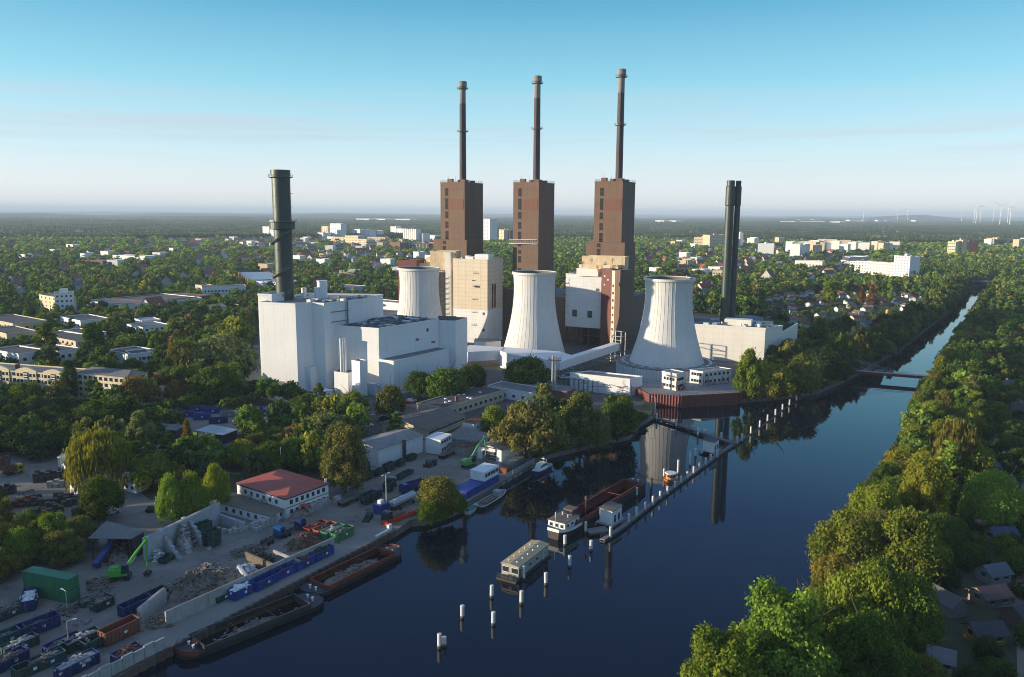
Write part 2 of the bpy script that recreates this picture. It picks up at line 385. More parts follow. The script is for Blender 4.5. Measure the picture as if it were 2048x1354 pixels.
sheet('access_road', [FP([(500, 690), (522, 690), (530, 770), (560, 790), (640, 806), (640, 818), (560, 805), (500, 790), (488, 770)], 0)], .012, M['paving'])
sheet('parking_lot', [FP([(650, 812), (700, 796), (840, 800), (830, 812), (800, 850), (720, 862), (690, 850), (700, 830)], 0)], .012, M['asphalt'])
sheet('container_yard', [FP([(355, 860), (350, 815), (400, 808), (600, 815), (640, 835), (560, 850), (470, 870), (470, 905), (395, 925), (300, 900), (290, 860)], 0)], .008, M['yard'])
sheet('canal_path', [FP([(2035, 1354), (2030, 1200), (2042, 1000), (2046, 900), (2075, 900), (2075, 1100), (2085, 1354)], 0)], .008, M['path'])
sheet('goods_yard', [FP([(640, 620), (700, 604), (1060, 604), (1060, 615), (800, 645), (700, 640)], 0)], .008, M['yard'])
sheet('stubble_field', [FP([(60, 441), (150, 437.5), (270, 437.5), (272, 440), (160, 443)], 12)], 13.5, mat('stubble', (.42, .34, .22), .9, .1, .01))
# raised platform behind the red wall
PLZ = 3.6
plat = FP([(1296, 787), (1360, 791.5), (1482, 785)], PLZ)
plat = [plat[0], plat[1], plat[2], (plat[2][0]+4, plat[2][1]+30), (plat[0][0]-3, plat[0][1]+22)]
b = MB(); b.prism([(p[0], p[1]+.6) for p in plat], 0, PLZ-.1); tag(b.build('canal_terrace', M['gravelroof']), kind='structure')
b = corr_wall(plat[0], plat[1], -2.4, PLZ, .5, .3); c = corr_wall(plat[1], plat[2], -2.4, PLZ, .5, .3); b.add(c.v, c.f)
c = corr_wall((plat[0][0]-4, plat[0][1]+16), plat[0], -2.4, PLZ, .5, .3); b.add(c.v, c.f)
tag(b.build('quay_wall', M['sheetpile']), 'tall dark red sheet pile wall at the water below the right cooling tower', 'quay wall')
keep([plat[0], plat[1], (plat[1][0]+2, plat[1][1]+30), plat[4]], 1.5); keep([plat[1], plat[2], plat[3], (plat[1][0]+2, plat[1][1]+30)], 1.5)
# air
def haze():
    b = MB(); b.box(0, 21500, -4., 91000, 48000, 194)
    m = bpy.data.materials.new('haze_air'); m.use_nodes = True; t = m.node_tree
    t.nodes.remove(t.nodes['Principled BSDF']); vv = N(t, 'ShaderNodeVolumePrincipled')
    vv.inputs['Color'].default_value = (.68, .84, 1., 1); vv.inputs['Density'].default_value = 8e-5; vv.inputs['Anisotropy'].default_value = 0.
    t.links.new(vv.outputs[0], t.nodes['Material Output'].inputs['Volume'])
    tag(b.build('haze', m), kind='stuff')
haze()
# ---------------------------------------------------------------- power station
E1 = Vector((.903, -.430)); E2 = Vector((.430, .903)); EA = math.atan2(-.430, .903)
def ext(p, q, depth):                      # footprint from a front edge p->q, going depth metres away from the viewer
    p = Vector(p); q = Vector(q); d = (q-p).normalized(); n = Vector((-d.y, d.x))
    return [tuple(p), tuple(q), tuple(q+n*depth), tuple(p+n*depth)]
def roofbits(par, poly, z, n, seed, mats=('galv', 'steel', 'white'), name='roof_vent', s=(1.2, 3.2), h=(.6, 1.8)):
    rnd = random.Random(seed); p0 = Vector(poly[0]); p1 = Vector(poly[1]); p3 = Vector(poly[-1])
    for i in range(n):
        a = rnd.uniform(.1, .9); b_ = rnd.uniform(.12, .88); c = p0+(p1-p0)*a+(p3-p0)*b_
        b = MB(); hh = rnd.uniform(*h)
        if rnd.random() < .4:
            r = rnd.uniform(.4, 1.); b.cyl(c.x, c.y, z, z+hh, r, r, 12); b.cyl(c.x, c.y, z+hh, z+hh+.25, r*1.2, r*1.1, 12)
        else:
            lx, ly = rnd.uniform(*s), rnd.uniform(*s); b.box(c.x, c.y, z, lx, ly, hh*.8, EA); b.box(c.x, c.y, z+hh*.8, lx*1.08, ly*1.08, .12, EA)
        b.build(name, M[rnd.choice(mats)], par)
def parapet(b, pts, z, h=.9, t=.35, mi=0):
    n = len(pts)
    for i in range(n):
        p = Vector(pts[i]); q = Vector(pts[(i+1) % n]); c = (p+q)/2; L = (q-p).length
        if L < .5: continue
        b.box(c.x, c.y, z, L+t, t, h, math.atan2(q.y-p.y, q.x-p.x), mi)
def rail(b, pts, z, h=1.1, mi=0, r=.05, step=2.2, close=True):
    n = len(pts)
    for i in range(n if close else n-1):
        p = Vector(pts[i]); q = Vector(pts[(i+1) % n]); L = (q-p).length; k = max(1, int(L/step))
        for j in range(k+1):
            c = p+(q-p)*(j/k); b.tube((c.x, c.y, z), (c.x, c.y, z+h), r, 4, mi)
        for zz in (h, h*.5): b.tube((p.x, p.y, z+zz), (q.x, q.y, z+zz), r, 4, mi)
# --- white generating hall with the dark green chimney
A = FP([(520, 602.5), (534, 604), (590.5, 607), (623.4, 604.4), (647.5, 605.7), (725, 597.3)], 40)
A = [G(519, 603.5, 40)]+A[2:]
A += [(A[4][0]+6, A[4][1]+22), (A[0][0]+10, A[0][1]+40)]
gh = wthing('generating_hall', 'large white windowless generating hall with stepped blocks around the dark green chimney', 'power plant hall', (-90, 365, 0))
b = MB(); b.prism(A, 0, 39.2, 0, 1); parapet(b, A, 39.2, .8); b.build('tall_block', [M['clad'], M['gravelroof']], gh); keep(A)
r0 = G(515.5, 587, 43); r1 = G(543, 588, 43)
B_ = [r0, r1, (r1[0]+6, r1[1]+14), (r0[0]+6, r0[1]+16)]
b = MB(); b.prism(B_, 0, 42.2, 0, 1); parapet(b, B_, 42.2, .8); b.build('corner_block', [M['clad'], M['gravelroof']], gh)
H_ = FP([(655, 649), (757, 656), (877, 637)], 29.4); H_.append((H_[0][0]+26, H_[0][1]+36))
b = MB(); b.prism(H_, 0, 28.6, 0, 1); parapet(b, H_, 28.6, .8); b.build('machine_hall', [M['clad'], M['bitumen']], gh); keep(H_)
h2 = G(877, 637, 29); h3 = G(911, 638.7, 29); h4 = (h2[0]-3., h2[1]+14)
Q = [(h2[0]-.6, h2[1]-1.4), (h3[0], h3[1]), (h3[0]+5, h3[1]+12), (h2[0]-1, h2[1]+14)]
b = MB(); b.prism(Q, 0, 28.4, 0, 1); b.build('end_block', [M['clad'], M['bitumen']], gh); keep(Q)
for i in range(8):
    p = Vector(Q[0])*(1-i/8.)+Vector(Q[1])*(i/8.); b = MB(); b.cyl(p.x+.9, p.y+1.3, 28.3, 30., .5, .5, 10); b.cyl(p.x+.9, p.y+1.3, 30., 30.3, .62, .62, 10); b.build('roof_vent', M['steel'], gh)
a0 = G(757, 718.5, 15.7); a1 = G(787, 722, 15.7); a2 = G(897.5, 697, 15.7)
Q = [(a0[0], a0[1]), a1, a2, (a2[0]-11, a2[1]+8), (a0[0]+5, a0[1]+14)]
Q = [a0, a1, a2, tuple(Vector(a2)+Vector((-9, 6))), tuple(Vector(H_[1])+Vector((-.2, 0.4)))]
b = MB(); b.prism(Q, 0, 15.4, 0, 1); parapet(b, Q[:3]+[Q[3]], 15.4, .4, .3); b.build('side_aisle', [M['clad'], M['greyroof']], gh); keep(Q)
for nm, pts, z, dep in (('annex', [(595.5, 734), (620.5, 735.5), (643, 731)], 10.9, 12), ('annex', [(668, 744), (696, 747), (719, 743.5)], 9.2, 12), ('annex', [(703, 721), (719.5, 724)], 15.6, 4)):
    e = FP(pts, z)
    if len(e) == 3: q = e+[(e[2][0]-9, e[2][1]+10), (e[0][0]+2, e[0][1]+14)]
    else: q = ext(e[0], e[1], dep)
    b = MB(); b.prism(q, 0, z, 0, 1); parapet(b, q, z, .3, .25); b.build(nm, [M['clad'], M['greyroof']], gh); keep(q)
e = FP([(640, 733), (668, 741)], 7.5); q = ext(e[0], e[1], 9); b = MB(); b.prism(q, 0, 7.5, 0, 1); b.build('annex', [M['clad'], M['greyroof']], gh)
for i, x in enumerate((683, 687.5, 692)):
    p = G(x, 742, 9.6); b = MB(); b.cyl(p[0], p[1], 9.3, 24, .55, .55, 12); b.cyl(p[0], p[1], 24, 24.3, .7, .7, 12); b.build('exhaust_pipe', M['white'], gh)
p = G(734, 789); q = G(750, 791.5); b = MB(); b.prism(ext(p, q, 3), 0, 5.2, 0); b.build('loading_gate', mat('pale_blue_gate', (.42, .52, .62), .5, .05, .5, lines=(.9, 0, .3)), gh)
p = Vector(G(657, 790)); 
b = MB()
pa = Vector(A[3])*.32+Vector(A[4])*.68
for z in (31, 35.5):
    c = Vector(A[3])*.82+Vector(A[4])*.18; d = Vector(A[3])*.38+Vector(A[4])*.62
    b.tube((c.x+.2, c.y-.6, z), (d.x+.2, d.y-.6, z), .22, 6)
d = Vector(A[3])*.42+Vector(A[4])*.58; b.tube((d.x+.4, d.y-.6, 28.5), (d.x+.4, d.y-.6, 40.5), .35, 6); b.tube((d.x-.5, d.y-.5, 28.5), (d.x-.5, d.y-.5, 40.5), .15, 6)
b.build('wall_ladder', M['steel'], gh)
roofbits(gh, [A[1], A[4], A[5], (A[1][0]+4, A[1][1]+24)], 39.2, 26, 4, s=(1.2, 3.6))
for x, y, r_, h_ in ((608, 596, 1.2, 4.5), (634, 597, 1.3, 5), (645, 596, 2.4, 8), (622, 600, 1., 3)):
    p = G(x, y, 39.2); b = MB(); b.cyl(p[0], p[1], 39.2, 39.2+h_, r_, r_, 16); b.cyl(p[0], p[1], 39.2+h_, 39.6+h_, r_*1.08, r_*1.08, 16); b.build('roof_silencer', M['white'], gh)
roofbits(gh, H_, 28.6, 34, 9, s=(1.5, 4.2), mats=('galv', 'steel', 'greyroof'))
b = MB()
for k in range(5):
    c0 = Vector(H_[0])*(.9-k*.16)+Vector(H_[1])*(.1+k*.16); c1 = Vector(H_[3])*(.9-k*.16)+Vector(H_[2])*(.1+k*.16); b.tube((c0.x+1, c0.y+2, 29.3), (c1.x, c1.y, 29.3), .3, 6)
b.build('roof_duct', M['steel'], gh)
for (fp_, zz, w1, h1, m1) in ((.25, 12, 1.4, 1.2, 'dsteel'), (.62, 20.5, 2., 1.2, 'steel'), (.8, 24, 1.2, 1.6, 'dsteel'), (.9, 18, 2.6, .9, 'steel')):
    c = Vector(H_[1])*(1-fp_)+Vector(H_[2])*fp_; dv = Vector(H_[2])-Vector(H_[1]); b = MB(); b.box(c.x+.05, c.y-.05, zz, w1, .25, h1, math.atan2(dv.y, dv.x)); b.build('louvre', M[m1], gh)
for (fp_, zz, w1, h1) in ((.2, 0, 1.1, 2.2), (.8, 0, 1.1, 2.2), (.5, 0, 4, 4.4)):
    c = Vector(A[0])*(1-fp_)+Vector(A[1])*fp_; dv = Vector(A[1])-Vector(A[0]); b = MB(); b.box(c.x, c.y-.03, zz, w1, .2, h1, math.atan2(dv.y, dv.x)); b.build('door', M['steel'], gh)
# site house and its windows
e = FP([(626, 782), (637, 786.5), (666.5, 781)], 5.2); q = [e[0], e[1], e[2], (e[2][0]-5, e[2][1]+4)]
o = wthing('site_office', 'small white flat-roofed cabin building in front of the white generating hall', 'building', (e[1][0], e[1][1], 0))
b = MB(); b.prism(q, 0, 5.2, 0, 1); parapet(b, q, 5.2, .25, .3); b.build('wall', [M['white'], M['white']], o); keep(q); wins(o, e[1], e[2], 1.2, 1, 3, 1.3, 1.1, 1); wins(o, e[1], e[2], 3.4, 1, 2, .9, .9, 1, .2)
# chimney
def ring_platform(par, x, y, z, r, r2, m, hh=1.1, name='platform'):
    b = MB(); b.lathe(x, y, [(r, z-.6), (r2, z-.1), (r2, z+.1), (r, z+.1)], 32)
    n = 24
    for i in range(n):
        a = i*2*math.pi/n; a2_ = (i+1)*2*math.pi/n
        p = (x+r2*math.cos(a), y+r2*math.sin(a)); q2 = (x+r2*math.cos(a2_), y+r2*math.sin(a2_))
        b.tube((*p, z), (*p, z+hh), .05, 4)
        for k in (1, .5): b.tube((*p, z+hh*k), (*q2, z+hh*k), .05, 4)
    return b.build(name, m, par)
sx, sy, _ = GD(570.5, 371, 603)
gs = wthing('green_chimney', 'thick dark green steel chimney with a spiral stair rising out of the white hall', 'chimney', (sx, sy, 0))
gx0 = Vector((sx, sy)); tp = GD(563, 371, 340)
zt = tp[2]; prof = [(4.0, 38), (3.95, 74), (3.95, zt-6)]
b = MB(); b.lathe(0, 0, [(4.05, 38)]+[(r, z) for k in range(12) for r, z in ((4.0, 38+k*4.9+.0), (4.0, 38+k*4.9+4.6), (4.07, 38+k*4.9+4.65), (4.07, 38+k*4.9+4.85))] , 40)
b.v = [(p[0]+sx, p[1]+sy, p[2]) for p in b.v]; b.build('shaft', M['gst'], gs)
b = MB(); b.lathe(sx, sy, [(4.0, 38+58.5), (4.45, zt-2.8), (4.45, zt), (3.9, zt), (3.9, zt-3)], 40); b.build('crown', M['gst'], gs)
b = MB(); b.lathe(sx, sy, [(4.0, 71.6), (5.8, 71.9), (5.8, 75), (4.0, 75.2)], 32); b.build('collar', M['gst'], gs)
ring_platform(gs, sx, sy, zt-3.2, 4, 5.4, M['steel']); ring_platform(gs, sx, sy, 75.4, 4, 6.4, M['steel'])
for z0, z1, a0_, a1_ in ((64.5, 71, 3.3, 5.6), (49, 54.5, 3.3, 5.6), (39, 43.5, 4.0, 5.6)):
    b = MB(); pr = None
    for k in range(13):
        f = k/12; a = a0_+(a1_-a0_)*f; z = z0+(z1-z0)*f
        for rr in (4.2, 5.2):
            pass
        p = (sx+5.2*math.cos(a), sy+5.2*math.sin(a), z); pi_ = (sx+4.1*math.cos(a), sy+4.1*math.sin(a), z)
        b.tube(pi_, p, .1, 4); b.tube(p, (p[0], p[1], z+1.2), .06, 4)
        if pr:
            b.quad(pr[0], pr[1], p, pi_); b.tube((pr[1][0], pr[1][1], pr[1][2]+1.2), (p[0], p[1], z+1.2), .07, 4); b.tube(pr[1], p, .12, 4)
        pr = (pi_, p)
    b.build('spiral_stair', M['steel'], gs)
b = MB(); b.tube((sx+4.4, sy-.5, 38), (sx+4.4, sy-.5, zt-3), .12, 4); b.tube((sx+4.4, sy-1.2, 38), (sx+4.4, sy-1.2, zt-3), .12, 4)
for k in range(8): b.box(sx+4.8, sy-.8, 46+k*6, 1.2, 1.4, .15)
b.build('ladder', M['steel'], gs)
# --- cooling towers
def cooling_tower(x, y, zt_, label, skirt, z0=0.):
    o = wthing('cooling_tower', label, 'cooling tower', (x, y, 0), 'cooling towers of the power station')
    prof = []; rt, rn, rb = 12.0, 11.35, 18.3; zn = z0+(zt_-z0)*.80
    for k in range(25):
        z = z0+(zt_-z0)*k/24.
        if z < zn: r = rn*math.sqrt(1+((zn-z)/(zn-z0))**2*((rb/rn)**2-1))
        else: r = rn+(rt-rn)*((z-zn)/(zt_-zn))**2
        prof.append((r, z))
    b = MB(); n = 64; vs = []; fs = []
    for r, z in prof:
        for i in range(n): a = 2*math.pi*i/n; vs.append((x+r*math.cos(a), y+r*math.sin(a), z))
    for j in range(24):
        for i in range(n): fs.append((j*n+i, j*n+(i+1) % n, (j+1)*n+(i+1) % n, (j+1)*n+i))
    b.add(vs, fs); b.build('shell', M['ct'], o, smooth=True)
    b = MB()
    for i in range(44):                      # slim vertical ribs
        a = 2*math.pi*(i+.5)/44
        for j in range(0, 24, 2):
            (r1, z1), (r2, z2) = prof[j], prof[j+2]
            c, s = math.cos(a), math.sin(a); tx, ty = -s*.09, c*.09
            p = [(x+(r1+.07)*c, y+(r1+.07)*s, z1), (x+(r2+.07)*c, y+(r2+.07)*s, z2)]
            pi_ = [(x+(r1-.1)*c, y+(r1-.1)*s, z1), (x+(r2-.1)*c, y+(r2-.1)*s, z2)]
            v = [(pi_[0][0]+tx, pi_[0][1]+ty, z1), (p[0][0]+tx*.6, p[0][1]+ty*.6, z1), (p[0][0]-tx*.6, p[0][1]-ty*.6, z1), (pi_[0][0]-tx, pi_[0][1]-ty, z1),
                 (pi_[1][0]+tx, pi_[1][1]+ty, z2), (p[1][0]+tx*.6, p[1][1]+ty*.6, z2), (p[1][0]-tx*.6, p[1][1]-ty*.6, z2), (pi_[1][0]-tx, pi_[1][1]-ty, z2)]
            b.add(v, [(0, 1, 5, 4), (1, 2, 6, 5), (2, 3, 7, 6)])
    b.build('ribs', M['ct'], o)
    b = MB(); b.lathe(x, y, [(rt-.05, zt_-1.6), (rt+.5, zt_-1.2), (rt+.55, zt_), (rt-.3, zt_), (rt-.35, zt_-1.2)], 64); b.build('rim', M['ct'], o)
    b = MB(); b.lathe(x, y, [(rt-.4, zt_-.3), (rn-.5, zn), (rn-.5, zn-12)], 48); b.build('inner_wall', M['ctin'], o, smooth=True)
    if skirt:
        rs = 24.6; b = MB(); n = 96
        b.lathe(x, y, [(rs-.4, 0), (rs-.4, 6.9)], 96)
        for i in range(n):
            a = 2*math.pi*i/n; b.box(x+(rs-.1)*math.cos(a), y+(rs-.1)*math.sin(a), 0, .5, .42, 7.0, a)
        b.build('louvre_ring', M['whitetile'], o)
        b = MB(); b.lathe(x, y, [(rs-.2, 7.02), (rs, 7.3), (17.2, 7.31)], 96); b.build('ring_roof', M['greyroof'], o)
        for i in range(26):
            a = 2*math.pi*i/26+.1; b = MB(); b.box(x+21.6*math.cos(a), y+21.6*math.sin(a), 7.3, 1.5, 3.2, .35, a); b.build('access_hatch', M['galv'], o)
    FOOT.append((None, x, y, 20 if not skirt else 26, 2)); return o
t1 = GD(838, 468, 532); t2 = GD(1069, 445, 541); t3 = GD(1339, 391, 552)
cooling_tower(t1[0], t1[1], 47.9, 'pale concrete cooling tower rising behind the white generating hall, left of the tan tiled block', False)
cooling_tower(t2[0], t2[1], 47.6, 'pale concrete cooling tower standing between the tan tiled block and the white block on stilts', False)
cooling_tower(t3[0], t3[1], 49., 'pale concrete cooling tower standing on a round louvred base by the canal', True, 7.2)
# --- three tall brown boiler houses with chimneys
def boiler(px_l, px_f, px_r, Z, sh, label, clabel, chx, chy, extra):
    K = 19.6/18.5; zk = lambda z: 80+(z-80)*K
    l, f_, r = FP([px_l, px_f, px_r], Z)
    f = Vector(f_); e1 = (f-Vector(l)); e1 = Vector((.903, -.43))*18.2; e2 = E2*26
    q = [tuple(f-e1), tuple(f), tuple(f+e2), tuple(f+e2-e1)]
    o = wthing('boiler_house', label, 'boiler house', (f.x, f.y, 0), 'brown boiler houses')
    b = MB(); b.prism(q, 0, Z-.6, 0, 1); parapet(b, q, Z-.6, .6, .3); b.build('tower', [M['brown'], M['greyroof']], o); keep(q, 4)
    if sh:
        s0 = f-e1-E1*3.6-E2*1.5; s1 = f+E1*3.4-E2*3.6
        q2 = [tuple(s0), tuple(Vector(s1)), tuple(s1+E2*16), tuple(s0+E2*20)]
        s0 = s1-E1*(e1.length+7); q2 = [tuple(s0), tuple(s1), tuple(s1+E2*22), tuple(s0+E2*22)]
        b = MB(); b.prism(q2, 0, zk(63.2), 0, 1); b.build('shoulder_block', [M['brown'], M['greyroof']], o)
    # column of dark openings and one rust red panel on the sunlit face
    n_ = -E2
    for zt_, hh in ((94.8, 4.6), (88.6, 6.6), (80.5, 4.0), (74.3, 4.), (68.5, 5.2), (61 if not sh else 64.9, 1.6), (57 if not sh else 62.5, 2.0), (53.5 if not sh else 59.2, 4.), (46, 5), (38, 2)):
        inset = 3.63 if (sh and zt_ < 63.2) else 0.03
        c = f-e1*.74+n_*inset
        if sh and zt_ < 63.2: c = f-e1*.74+n_*3.63
        b = MB(); b.box(c.x, c.y, zk(zt_-hh), 2.2, .12, hh*K, EA); b.box(c.x, c.y-.08, zk(zt_-hh)-.25, 2.6, .2, .25, EA, 1); b.box(c.x, c.y-.08, zk(zt_-hh/2), 2.2, .16, .12, EA, 1); b.build('opening', [M['dark'], M['brown']], o)
    c = f-e1*.34+n_*.05; b = MB(); b.box(c.x, c.y, zk(81.6), 10.8, .16, 7., EA); b.build('wall_panel', M['brown2'], o)
    b = MB(); rail(b, q, Z, 1.2, r=.06, step=3)
    for k in range(3): c = f-e1*(.15+.3*k)+e2*.1; b.tube((c.x, c.y, Z), (c.x, c.y, Z+3+k), .07, 4)
    b.build('roof_railing', M['steel'], o)
    for i, (a_, b2, s3) in enumerate(((.78, .25, 3.4), (.62, .62, 4.2), (.2, .2, 3.6), (.15, .6, 3))):
        c = f-e1*a_+e2*b2; b = MB(); b.box(c.x, c.y, Z-.6, s3, s3*.8, 3.0-i*.3, EA); b.build('roof_cabin', M['brown2'] if i % 2 == 0 else M['brown'], o)
    if extra:
        b = MB(); g0 = f-e1*1.12+n_*1.6; g1 = f+n_*1.6
        for z in (60.1, 62.8):
            b.tube((g0.x, g0.y, z), (g1.x, g1.y, z), .16, 4)
        for k in range(13):
            c = g0+(g1-g0)*(k/12.); c2 = g0+(g1-g0)*((k+.5)/12.); b.tube((c.x, c.y, 60.1), (c.x, c.y, 62.8), .12, 4)
        b.prism(ext(g0+n_*.3, g1+n_*.3, 2.2), 59.9, 60.2); b.build('gallery', M['white'], o)
    # chimney
    tx, ty, tz = GD(chx, f.y+12, chy); bx_, by_, bz_ = GD(extra_x[label], f.y+12, 358)
    cx, cy = (tx+bx_)/2, f.y+12
    ch = wthing('boiler_chimney', clabel, 'chimney', (cx, cy, Z-.6), 'slender brown chimneys on the boiler houses')
    b = MB(); b.lathe(cx, cy, [(2.25, Z-.6), (2.05, tz-14)], 28); b.build('shaft', M['chim'], ch, smooth=True)
    b = MB(); b.lathe(cx, cy, [(2.05, tz-14), (2.0, tz-4)], 28); b.build('pale_band', M['chimtop'], ch, smooth=True)
    b = MB(); b.lathe(cx, cy, [(2.0, tz-4.2), (2.75, tz-3.4), (2.75, tz-.2), (2.5, tz), (2.2, tz), (2.2, tz-2)], 28); b.build('cap', M['chimtop'], ch, smooth=False)
    ring_platform(ch, cx, cy, tz-4.6, 2, 3.6, M['steel']); ring_platform(ch, cx, cy, Z+(tz-Z)*.51, 2.1, 3.6, M['steel'])
    b = MB()
    for s_ in (-.3, .3): b.tube((cx+s_-1, cy-2.2, Z), (cx+s_-1, cy-2.15, tz-5), .07, 4)
    for k in range(40): b.box(cx-1, cy-2.2, Z+2+k*1.35, .8, .25, .3)
    b.build('ladder', M['galv'], ch)
    for k in range(3):
        a = k*2.1+.4; b = MB(); b.box(cx+3.1*math.cos(a), cy+3.1*math.sin(a), Z-.6, 1.6, 1., 2.6, a); b.build('duct_stub', M['brown2'], ch)
extra_x = {}
L1 = 'tall brown boiler house rising behind the tan tiled block, farthest from the canal'
L2 = 'tall brown boiler house with a white lattice gallery, rising behind the middle cooling tower'
L3 = 'tall brown boiler house rising above the white block on stilts, nearest the canal'
extra_x[L1] = 926; extra_x[L2] = 1072; extra_x[L3] = 1237
boiler((882, 366), (929, 364), (968, 368), 99.6, True, L1, 'slender brown chimney on the boiler house behind the tan tiled block', 925, 163, False)
boiler((1028, 365), (1078, 364), (1115, 367), 99.6, False, L2, 'slender brown chimney on the boiler house with the white lattice gallery', 1076, 152, True)
boiler((1191, 364), (1246, 362), (1279, 365), 99.6, True, L3, 'slender brown chimney on the boiler house above the white block on stilts', 1244.5, 138.5, False)
# --- tan tiled block
c0, c1, c2 = FP([(899, 517), (975, 518), (1002.5, 517.5)], 52.2)
c1 = Vector(c1); q = [tuple(c1-E1*24), tuple(c1), tuple(c1+E2*21), tuple(c1+E2*21-E1*24)]

tb = wthing('tiled_block', 'tall tan and white tiled block with a cooling tower shadow on its sunny side', 'industrial building', (c1.x, c1.y, 0))
b = MB(); b.prism(q, 20.8, 51.2, 0, 1); parapet(b, q, 51.2, .7, .3); b.build('upper_wall', [M['tan'], M['gravelroof']], tb); keep(q)
b = MB(); b.prism([(p[0], p[1]) for p in q], 0, 20.8); b.build('lower_wall', M['whitetile'], tb)
dd = (Vector(q[1])-Vector(q[0])).normalized(); nn = Vector((dd.y, -dd.x)); fa = math.atan2(dd.y, dd.x)
for s_, z, w_, h_ in ((21.4, 17.8, 1.3, 1.6), (21.4, 7.6, 1.3, 1.6), (17, 34.5, 3.6, 1.2), (14.5, 38.5, 2.2, .5), (14.8, 44, 2.4, .9)):
    c = Vector(q[0])+dd*s_+nn*.05; b = MB(); b.box(c.x, c.y, z, w_, .2, h_, fa); b.build('louvre', M['dsteel'] if z < 40 else M['tan'], tb)
for k in range(2):
    c = c1+E2*(7+k*3.2)+E1*.06; b = MB(); b.box(c.x, c.y, 21.5, .12, 1.9, 15, EA); b.build('wall_slot', M['rust'], tb)
    b = MB(); b.box(c.x+.05, c.y, 32, .18, 1.3, 4, EA); b.build('louvre', M['dark'], tb)
for (a_, b_, w_, d_, h_) in ((6, 7, 9.5, 7, 3.2), (14, 5, 5, 4, 1.6), (17.5, 8, 3, 3, 1.9)):
    c = c1-E1*a_+E2*b_; b = MB(); b.box(c.x, c.y, 51.2, w_, d_, h_, EA); b.box(c.x, c.y, 51.2+h_, w_*.92, d_*.92, .3, EA); b.build('roof_plant_room', M['whitetile'], tb)
roofbits(tb, q, 51.2, 9, 5, h=(.5, 1.2))
b = MB()
for k in range(5):
    c = Vector(q[0])+dd*(15.5-k*.35)+nn*.5; z = 43-k*8; b.box(c.x, c.y, z, 1.6, .9, .15, fa); rail(b, [(c.x-1, c.y-.8), (c.x+1, c.y-.9), (c.x+1, c.y+.2)], z, 1., close=False, step=1)
b.build('service_balcony', M['dsteel'], tb)
# unit buildings between the towers
def blockz(name, mats, par, px, z0, z1, depth, kp=True):
    e = FP(px, z1); q = ext(e[0], e[1], depth) if len(e) == 2 else e
    b = MB(); b.prism(q, z0, z1, 0, 1 if len(mats) > 1 else 0); b.build(name, mats, par)
    if kp: keep(q)
    return q
u1 = wthing('boiler_annex', 'stained cream and red brown annex below the boiler house farthest from the canal', 'industrial building', (-50, 500, 0))
def dblock(name, m, par, x0, x1, D0, D1, yt, z0, depth, mi2='gravelroof', h=None):
    a = GD(x0, D0, yt); c = GD(x1, D1, yt); z1 = a[2] if h is None else h
    q = ext(a[:2], c[:2], depth); b = MB(); b.prism(q, z0, z1, 0, 1); parapet(b, q, z1, .5, .25); b.build(name, [M[m], M[mi2]], par); keep(q); return q, z1
dblock('cream_block', 'cream', u1, 860, 912, 503, 499, 503, 44, 10)
dblock('white_shaft', 'clad2', u1, 890, 901, 499, 498, 506, 0, 9)
dblock('red_brown_block', 'redbrown', u1, 795.5, 833, 512, 508, 521, 0, 12)
dblock('cream_tank', 'cream', u1, 834, 872, 512, 508, 527, 38, 8)
dblock('cream_tank', 'cream', u1, 852, 889, 510, 506, 517, 30, 10)
dblock('dark_frame', 'dsteel', u1, 833, 890, 508, 505, 545, 0, 10)
b = MB(); p = GD(874, 500, 560)
for k in range(12):
    z = 4+k*3.2; b.box(p[0]+2.5, p[1], z, 5, 3, .25, EA); b.tube((p[0], p[1]-1.6, z), (p[0]+5, p[1]-3, z+3.2), .12, 4)
    b.tube((p[0]-.5, p[1]-1.6, z+1), (p[0]+5.5, p[1]-3.4, z+1), .06, 4)
for s_ in (0, 5): b.tube((p[0]+s_, p[1]-1.5-s_*.3, 0), (p[0]+s_, p[1]-1.5-s_*.3, 44), .18, 4)
b.build('steel_stair', M['dsteel'], u1)
u3 = wthing('white_tile_block', 'white tiled block standing on stilts with two square louvres, between two cooling towers', 'industrial building', (45, 465, 0))
e = FP([(1131.7, 547), (1203, 550)], 43.6); d = (Vector(e[1])-Vector(e[0])); e1_ = Vector(e[0]); q = ext(e[0], e[1], 14)
b = MB(); b.prism(q, 11.2, 43.1, 0, 1, bottom=True); parapet(b, q, 43.1, .6, .3); b.build('wall', [M['whitetile'], M['gravelroof']], u3); keep(q)
dn = d.normalized(); nn = Vector((dn.y, -dn.x)); fa = math.atan2(dn.y, dn.x); LL = d.length
for s_, z, w_, h_ in ((.27, 17.6, 3., 4.2), (.70, 17.4, 3., 4.2), (.90, 34, 2., 1.4)):
    c = e1_+dn*LL*s_+nn*.06; b = MB(); b.box(c.x, c.y, z, w_, .2, h_, fa)
    for k in range(5): b.box(c.x+nn.x*.12, c.y+nn.y*.12, z+.2+k*h_/5, w_, .1, .12, fa, 1)
    b.build('louvre', [M['dsteel'], M['steel']], u3)
for i in range(4):
    for j in range(2):
        c = Vector(q[0])+dn*(1+i*(LL-2)/3.)-nn*(1.5+j*10); b = MB(); b.box(c.x, c.y, 0, .7, .7, 11.8, fa); b.build('stilt', M['rust'], u3)
b = MB()
for k in range(4): c = e1_+dn*(LL*k/4); c2 = e1_+dn*(LL*(k+1)/4); b.tube((c.x, c.y, 2), (c2.x, c2.y, 11), .15, 4); b.tube((c.x, c.y, 6.5), (c2.x, c2.y, 6.5), .3, 5)
